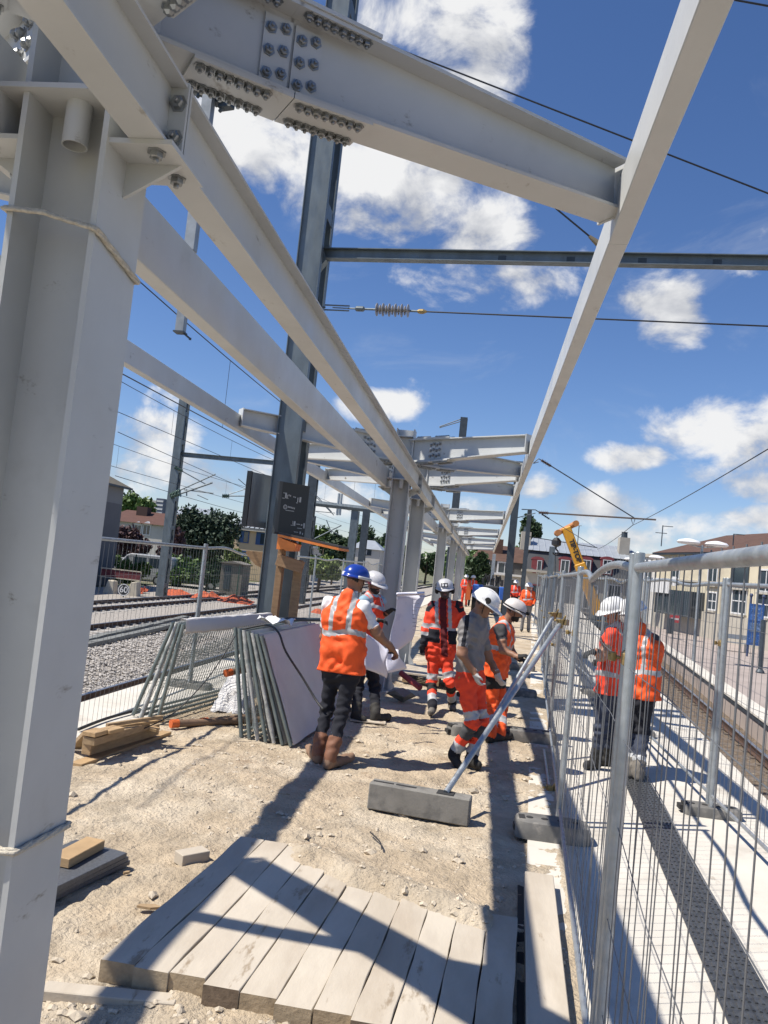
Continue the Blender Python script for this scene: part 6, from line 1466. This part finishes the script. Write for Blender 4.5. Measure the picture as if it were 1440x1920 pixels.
    V, Q = sdf_mesh(pr, h, wr=S.get('wr', .0055), calm=calm, folds=fo); mats, mi = label_faces(pr, V, Q); mesh_np('body', V, Q, mats, mi, root)
    # vest or jacket over the shirt
    if S.get('vest'):
        vc = S['vest']; vp = []
        hem = g['waist']+(hipc-g['waist'])*S.get('hem', .75)
        ns_ = max(.012, h)
        def vlab(t, C):
            rel = C-g['chest']; x = rel@lat; z = (C-hem)@up; y = rel@fw; H = float(np.dot(g['neck']-hem, up))
            o = np.full(len(C), MN.index(vc)); bh = S.get('band_z', .42)*H
            o = np.where(np.abs(z-bh-.02*np.sin(x*14))< .026, MN.index('reflect'), o)
            o = np.where((np.abs(np.abs(x)-.088) < .024) & (z > bh), MN.index('reflect'), o)
            if S.get('open'): o = np.where((y > .05) & (np.abs(x) < .045) & True, MN.index(S['open']), o)
            if S.get('lower'): o = np.where((z < bh-.03) & (z > S.get('lower_z', .02)*H) & (np.abs(x) > .055), MN.index(S['lower']), o)
            return o
        vp.append(('cap', g['chest']-lat*.088*k_, g['chest']+lat*.088*k_, .122*k_, .122*k_, .07, vlab))
        vp.append(('cap', g['waist']-lat*.080*k_, g['waist']+lat*.080*k_, .116*k_, .116*k_, .07, vlab))
        vp.append(('cap', hem-lat*.095*k_, hem+lat*.095*k_, .118*k_, .118*k_, .07, vlab))
        for q in (-1, 1):
            vp.append(('cap', g['waist']+lat*q*.074*k_, g['chest']+lat*q*.084*k_, .116*k_, .120*k_, .06, vlab))
            vp.append(('cap', hem+lat*q*.090*k_, g['waist']+lat*q*.076*k_, .118*k_, .116*k_, .06, vlab))
        vp.append(('cap', g['chest'], g['neck']-up*.035, .115*k_, .088, .06, vlab))
        vp.append(('cap', g['shL']+(g['shR']-g['shL'])*.12+up*.012, g['shR']+(g['shL']-g['shR'])*.12+up*.012, .058, .058, .06, vlab))
        cuts = [(hem, -up), (g['neck']+up*.012-fw*.0, up*.8+fw*.6)]
        if S.get('sleeves_long'):
            for s in 'LR':
                vp.append(('cap', g['sh'+s], g['el'+s], .068, .062, .05, bands(*S['sleeves_long'][0]))); vp.append(('cap', g['el'+s], g['wr'+s]+(g['el'+s]-g['wr'+s])*.12, .060, .050, .03, bands(*S['sleeves_long'][1])))
            cuts = []
            vp[2] = ('cap', hem+up*.10-lat*.085*k_, hem+up*.10+lat*.085*k_, .118*k_, .118*k_, .07, vlab)
        V, Q = sdf_mesh(vp, max(h, .0105), cuts=cuts, wr=.0070, folds=[(hem, g['chest'], .007, 48, .15, .35, .5), (hem, g['neck'], .005, 62, .6, .3, 2.)] if h < .02 else ()); mats, mi = label_faces(vp, V, Q); mesh_np('jacket' if S.get('sleeves_long') else 'vest', V, Q, mats, mi, root)
    if S.get('helmet'): helmet(root, hc, fd, hu, S['helmet'], extras=S.get('hx', ()), peak=S.get('peak', .05), brim=S.get('brim', .010))
    for o in S.get('extra', ()): o(root, g, lat, up, fw)
    return root
V3 = lambda x, y, Y: np.array(at(x, y, Y))
def onground(x, y, z=.07): return np.array(gz(x, y, z))
# --- man in the blue helmet, back to the camera
def pen(root, g, lat, up, fw):
    b = MB(); q = V3(728, 1224, 7.62); b.tube([q, V3(742, 1225, 7.70), V3(745, 1232, 7.7)], .009, 6); b.build('marker_pen', CM['navy'], root)
def collar(root, g, lat, up, fw):
    b = MB(); c = g['neck']+up*.012; b.tube([c+lat*.062*math.cos(a)+fw*.058*math.sin(a)+up*(.01*math.sin(a)) for a in [i*2*math.pi/18 for i in range(19)]], .017, 8); b.build('collar', CM['white'], root, smooth='all')
person('man in blue helmet and orange vest, back turned, pointing with a pen', dict(pelvis=V3(640, 1254, 7.55), waist=V3(643, 1218, 7.55), chest=V3(647, 1160, 7.56), neck=V3(656, 1112, 7.58), head=V3(667, 1088, 7.62), shL=V3(617, 1131, 7.60), shR=V3(681, 1139, 7.54), elL=V3(610, 1192, 7.80), wrL=V3(640, 1202, 8.02), hdL=V3(655, 1203, 8.1), elR=V3(709, 1190, 7.56), wrR=V3(733, 1214, 7.66), hdR=V3(744, 1229, 7.72),
    hipL=V3(624, 1262, 7.57), hipR=V3(656, 1264, 7.54), knL=V3(612, 1330, 7.60), knR=V3(642, 1334, 7.48), anL=onground(596, 1412, .10), anR=onground(619, 1421, .10), toeL=onground(596, 1412, .045)+np.array([-.11, .14, 0]), toeR=onground(621, 1420, .045)+np.array([.17, .08, 0])),
    dict(face=(.62, .78, -.12), shirt='white', sleeve=.72, vest='orange', hem=.95, legs=((.0, 'white'), (2, 'navy')), shins=((.66, 'navy'), (2, 'boot_brown')), pants_top='navy', boot='boot_brown', foot='boot_dust', boot_h=.34, boot_w=1.15, leg=.90, helmet=HB, hx=('backlabel', 'strap'), brim=.008, peak=.03, skin='skin_tan', extra=(pen, collar), curlR=(.2, .3, -1), curl=1.2, band_z=.50, bulk=1.06))
# --- man in the white helmet holding the drawings
person('bearded man in white helmet and orange vest holding drawings beside the second column', dict(pelvis=V3(686, 1228, 9.85), waist=V3(690, 1192, 9.85), chest=V3(695, 1148, 9.86), neck=V3(698, 1112, 9.87), head=V3(702, 1094, 9.84), shL=V3(713, 1127, 10.02), shR=V3(682, 1127, 9.72), elL=V3(707, 1158, 10.02), wrL=V3(726, 1149, 9.86), hdL=V3(740, 1139, 9.80), elR=V3(682, 1166, 9.66), wrR=V3(706, 1163, 9.58), hdR=V3(722, 1163, 9.56),
    hipL=V3(696, 1234, 9.92), hipR=V3(676, 1234, 9.80), knL=V3(702, 1288, 9.92), knR=V3(671, 1286, 9.84), anL=onground(704, 1338, .10), anR=onground(668, 1336, .10), toeL=onground(728, 1344, .04), toeR=onground(681, 1349, .04)),
    dict(face=(.78, -.52, -.25), shirt='lightblue', sleeve=.62, vest='redorange', hem=.55, legs=((.0, 'navy'), (2, 'navy')), shins=((.7, 'navy'), (2, 'boot_black')), boot='boot_black', glove='glove_black', helmet=HG, hx=('strap',), peak=.055, beard='hair', skin='skin_tan', curlL=(0, -.3, -1), curlR=(.2, -.2, -1), band_z=.75))
# --- man with ear defenders walking to the camera
person('man in orange work suit with ear defenders on his helmet, walking towards the camera', dict(pelvis=V3(825, 1222, 11.0), waist=V3(827, 1192, 11.0), chest=V3(832, 1152, 11.0), neck=V3(835, 1124, 11.0), head=V3(834, 1106, 10.95), shL=V3(859, 1136, 11.0), shR=V3(811, 1137, 11.0), elL=V3(873, 1178, 11.02), wrL=V3(872, 1210, 10.95), hdL=V3(871, 1226, 10.92), elR=V3(799, 1178, 10.98), wrR=V3(794, 1208, 10.92), hdR=V3(791, 1224, 10.9),
    hipL=V3(835, 1230, 11.0), hipR=V3(815, 1230, 11.0), knL=V3(844, 1280, 10.9), knR=V3(809, 1283, 10.95), anL=V3(848, 1318, 11.25), anR=onground(811, 1325, .10), toeL=V3(850, 1330, 11.1), toeR=onground(808, 1336, .05)),
    dict(face=(.03, -1, -.10), shirt='maroon', sleeve=2, sleeve_c='redorange', fore='navy', vest='redorange', sleeves_long=(((.28, 'navy'), (.78, 'redorange'), (.98, 'reflect'), (2, 'redorange')), ((.3, 'redorange'), (.55, 'reflect'), (2, 'navy'))), open='maroon', lower='navy', lower_z=.22, hem=.95, legs=((.62, 'redorange'), (.84, 'reflect'), (2, 'redorange')), shins=((.02, 'redorange'), (.36, 'black'), (.52, 'redorange'), (.80, 'reflect'), (2, 'navy')), pants_top='redorange', boot='boot_grey', glove='glove_black', helmet=HG, hx=('muffs', 'sticker'), peak=.04, skin='skin_dark', curlL=(0, -.6, 0), curlR=(.3, -.6, 0), band_z=.50, curl=.6, flatfoot=True))
# --- man in the grey t-shirt
def tape(root, g, lat, up, fw):
    b = MB(); b.lathe(V3(865, 1273, 7.98), [(0, 0), (.030, 0), (.034, .012), (.034, .03), (.028, .042), (0, .042)], 14, (0, -1, 0)); b.build('tape_measure', mat('yellow_tape', (.42, .33, .03), .5), root, smooth=True)
    b = MB(); p = V3(872, 1305, 7.99); b.prism([p+np.array(o) for o in ((-.09, -.02, .03), (.09, -.02, .055), (.10, -.02, .02), (.02, -.02, -.02), (-.08, -.02, -.01))], (0, .03, 0)); b.build('pocket_flap', CM['navy'], root, bevel=.006)
def panel_sh(root, g, lat, up, fw):
    b = MB(); s0, e0 = g['shR'], g['elR']; d = nrm3(e0-s0); n0 = np.array([-.35, -.9, 0.]); 
    q = [s0+d*.0+n0*.061+up*.02+lat*.0+np.array([dx, 0, 0]) for dx in (-.03, .02)]
person('man in grey T-shirt and orange trousers, white helmet, looking down while walking', dict(pelvis=V3(878, 1268, 8.1), waist=V3(881, 1236, 8.1), chest=V3(887, 1184, 8.1), neck=V3(893, 1148, 8.1), head=V3(908, 1133, 8.08), shL=V3(901, 1164, 8.27), shR=V3(876, 1168, 7.94), elL=V3(914, 1232, 8.32), wrL=V3(931, 1262, 8.25), hdL=V3(940, 1282, 8.22), elR=V3(866, 1226, 7.86), wrR=V3(890, 1262, 7.88), hdR=V3(899, 1286, 7.88),
    hipL=V3(890, 1278, 8.18), hipR=V3(872, 1280, 8.02), knL=V3(903, 1352, 8.12), knR=V3(886, 1354, 7.98), anL=onground(884, 1420, .10), anR=V3(852, 1412, 8.05), toeL=onground(896, 1434, .05), toeR=V3(860, 1436, 7.98)),
    dict(face=(.86, -.20, -.46), shirt='grey', sleeve_c='grey', sleeve=.80, legs=((.72, 'redorange'), (.94, 'reflect'), (2, 'redorange')), shins=((.12, 'redorange'), (.48, 'dgrey'), (.66, 'redorange'), (.9, 'reflect'), (2, 'navy')), pants_top='redorange', boot='boot_black', glove='glove_white', helmet=HW, hx=('sidecap', 'strap', 'stripe'), peak=.06, skin='skin_tan', extra=(tape,), curlR=(.6, .2, -.3), curlL=(.6, .2, -.3), flatfoot=False, bulk=1.04, panel='R'))
# --- man in the orange vest gripping the prop
person('man in orange vest and scuffed white helmet bending to grip the prop pole', dict(pelvis=V3(926, 1268, 9.9), waist=V3(932, 1236, 9.9), chest=V3(941, 1194, 9.9), neck=V3(949, 1162, 9.9), head=V3(964, 1146, 9.88), shL=V3(951, 1178, 10.06), shR=V3(938, 1180, 9.74), elL=V3(957, 1222, 10.1), wrL=V3(975, 1236, 9.98), hdL=V3(984, 1238, 9.9), elR=V3(944, 1219, 9.62), wrR=V3(971, 1232, 9.52), hdR=V3(985, 1229, 9.48),
    hipL=V3(932, 1278, 9.98), hipR=V3(920, 1278, 9.82), knL=V3(941, 1326, 9.95), knR=V3(924, 1326, 9.78), anL=onground(938, 1374, .10), anR=onground(920, 1376, .10), toeL=onground(956, 1380, .05), toeR=onground(938, 1383, .05)),
    dict(face=(.92, -.15, -.34), shirt='dgrey', sleeve=.55, vest='orange', hem=.75, legs=((.30, 'black'), (2, 'orange')), shins=((.45, 'orange'), (.75, 'reflect'), (2, 'orange')), pants_top='black', boot='boot_black', glove='glove_black', helmet=HWD, hx=('lamp', 'strap'), peak=.02, brim=.006, skin='skin_tan', beard='hair', curlR=(.2, .3, -1), curlL=(.2, -.3, -1), curl=1.4, band_z=.5, bulk=1.06))
# --- two men beyond the fence
person('man in red work jacket and white helmet beyond the fence, facing left', dict(pelvis=V3(1141, 1298, 8.75), waist=V3(1145, 1262, 8.75), chest=V3(1152, 1208, 8.75), neck=V3(1154, 1168, 8.75), head=V3(1150, 1146, 8.72), shL=V3(1146, 1190, 8.58), shR=V3(1162, 1190, 8.92), elL=V3(1128, 1232, 8.55), wrL=V3(1116, 1222, 8.45), hdL=V3(1103, 1224, 8.4), elR=V3(1158, 1240, 8.98), wrR=V3(1136, 1246, 8.98), hdR=V3(1124, 1244, 8.96),
    hipL=V3(1134, 1306, 8.68), hipR=V3(1150, 1306, 8.84), knL=V3(1127, 1368, 8.66), knR=V3(1144, 1370, 8.86), anL=onground(1117, 1424, .10), anR=onground(1140, 1418, .10), toeL=onground(1100, 1434, .05), toeR=onground(1122, 1426, .05)),
    dict(face=(-.80, -.35, -.30), shirt='redorange', sleeve=.45, sleeve_c='redorange', vest='redorange', hem=.85, legs=((2, 'denim'), (3, 'denim')), shins=((.6, 'denim'), (2, 'boot_black')), pants_top='denim', boot='boot_black', glove='glove_black', helmet=HW, hx=('strap',), skin='skin', curlL=(-.2, 0, -1), band_z=.3), h=.012)
person('man in orange vest standing behind the galvanised post beyond the fence', dict(pelvis=V3(1196, 1302, 8.66), waist=V3(1199, 1268, 8.66), chest=V3(1203, 1215, 8.66), neck=V3(1199, 1172, 8.66), head=V3(1186, 1148, 8.64), shL=V3(1183, 1196, 8.74), shR=V3(1224, 1201, 8.60), elL=V3(1178, 1244, 8.9), wrL=V3(1168, 1256, 9.0), hdL=V3(1160, 1256, 9.05), elR=V3(1228, 1252, 8.72), wrR=V3(1214, 1272, 8.92), hdR=V3(1205, 1276, 9.0),
    hipL=V3(1184, 1310, 8.70), hipR=V3(1208, 1312, 8.62), knL=V3(1184, 1376, 8.72), knR=V3(1204, 1378, 8.62), anL=onground(1180, 1440, .10), anR=onground(1198, 1446, .10), toeL=onground(1172, 1432, .05), toeR=onground(1190, 1438, .05)+np.array([0, .1, 0])),
    dict(face=(-.75, .6, -.2), shirt='dgrey', sleeve=.6, vest='orange', hem=.95, legs=((2, 'navy'), (3, 'navy')), shins=((.62, 'denim'), (.75, 'reflect'), (2, 'boot_grey')), pants_top='navy', boot='boot_grey', glove='skin', helmet=HW, skin='skin', band_z=.36, bulk=1.05), h=.012)
# --- far workers
def far_person(label, px, py, Y, c, legc, face=(0, -1, 0), hgt=1.74, hm=None):
    p = at(px, py, Y); x = p.x; B = lambda dx, dy, z: np.array([x+dx, Y+dy, z*hgt/1.74])
    person(label, dict(pelvis=B(0, 0, .95), waist=B(0, 0, 1.08), chest=B(0, 0, 1.28), neck=B(0, 0, 1.46), head=B(0, -.02, 1.60), shL=B(-.17, 0, 1.41), shR=B(.17, 0, 1.41), elL=B(-.24, -.05, 1.14), wrL=B(-.18, -.25, 1.02), hdL=B(-.15, -.33, 1.0), elR=B(.24, -.05, 1.14), wrR=B(.2, -.22, 1.0), hdR=B(.18, -.3, .98), hipL=B(-.09, 0, .90), hipR=B(.09, 0, .90), knL=B(-.11, -.04, .50), knR=B(.10, .03, .50), anL=B(-.12, 0, .10), anR=B(.12, .06, .10), toeL=B(-.13, -.16, .05), toeR=B(.13, -.1, .05)),
           dict(face=face, shirt=c, sleeve=2, sleeve_c=c, fore=c, vest=c, hem=.8, legs=((2, legc), (3, legc)), pants_top=legc, boot='boot_black', helmet=hm or HW, glove='glove_black', wr=.003), h=.026)
far_person('left of two distant workers in orange suits near the blue machine', 873, 1100, 44., 'redorange', 'redorange')
far_person('right of two distant workers in orange and dark trousers near the blue machine', 886, 1100, 45.5, 'redorange', 'black', (-.6, -.7, 0))
far_person('distant worker in orange jacket beyond the fence left of the crane', 990, 1120, 29., 'orange', 'grey', (.5, -.7, 0))
far_person('distant worker in red beside the dark mast', 966, 1110, 40., 'redorange', 'navy', (.2, -1, 0))
# ================================================================ drawings held by the two men
DRAW = mat('drawing_paper', (.70, .69, .78), .8, var=.04, vscale=3, col2=(.60, .60, .72), c2scale=9, c2lo=.60, c2hi=.70)
def sheet(label, quad, Y, nu, nv, curl, name='drawing_sheet'):
    (tl, tr, br, bl) = [Vector(at(q[0], q[1], Y+q[2])) for q in quad]; g_ = []
    for j in range(nv+1):
        r = []
        for i in range(nu+1):
            u, v = i/nu, j/nv; p = tl.lerp(tr, u).lerp(bl.lerp(br, u), v); p.y += curl*math.sin(math.pi*u)*(1-.4*v)+.02*math.sin(5*v+3*u); p.x += .012*math.sin(7*v+2*u); r.append(p)
        g_.append(r)
    return paper_obj(name, label, 'paper', g_, DRAW, thick=.0015)
s1 = sheet('large printed drawing held upright, its top curling over', ((744, 1118, .0), (796, 1116, .15), (772, 1200, .18), (728, 1232, .0)), 9.45, 12, 16, .07)
b = MB(); tl, tr = Vector(at(744, 1118, 9.45)), Vector(at(796, 1116, 9.6)); 
for i in range(1):
    n_ = 12; rows = []
    for j in range(8):
        a = j/7*2.6; rows.append([tl.lerp(tr, u/n_)+Vector((0, .07*math.sin(math.pi*u/n_)-.05*(1-math.cos(a)), .045*math.sin(a))) for u in range(n_+1)])
    o = paper_obj('sheet_curl', None, None, rows, DRAW, thick=.0015); o.parent = s1
for k in range(9):
    b = MB(); u0 = .58; v = .12+k*.055; p = tl.lerp(tr, u0); q = Vector(at(750+40*u0, 1124+9*k*.8, 9.50)); q.y = 9.45+.09+.02
    b.b2(q.x, q.x+.05+.03*(k % 3), q.y-.055, q.y-.052, q.z, q.z+.006); o = b.build('printed_line', mat('print_grey', (.22, .22, .27), .8)); o.parent = s1
sheet('lower printed drawing hanging between the two men', ((684, 1186, .0), (727, 1222, .12), (724, 1272, .15), (684, 1254, .0)), 8.55, 10, 8, .05)
sheet('corner of a further drawing sheet behind the pointing hand', ((722, 1216, .0), (745, 1218, .05), (762, 1254, .08), (726, 1262, .0)), 9.2, 8, 8, .03)
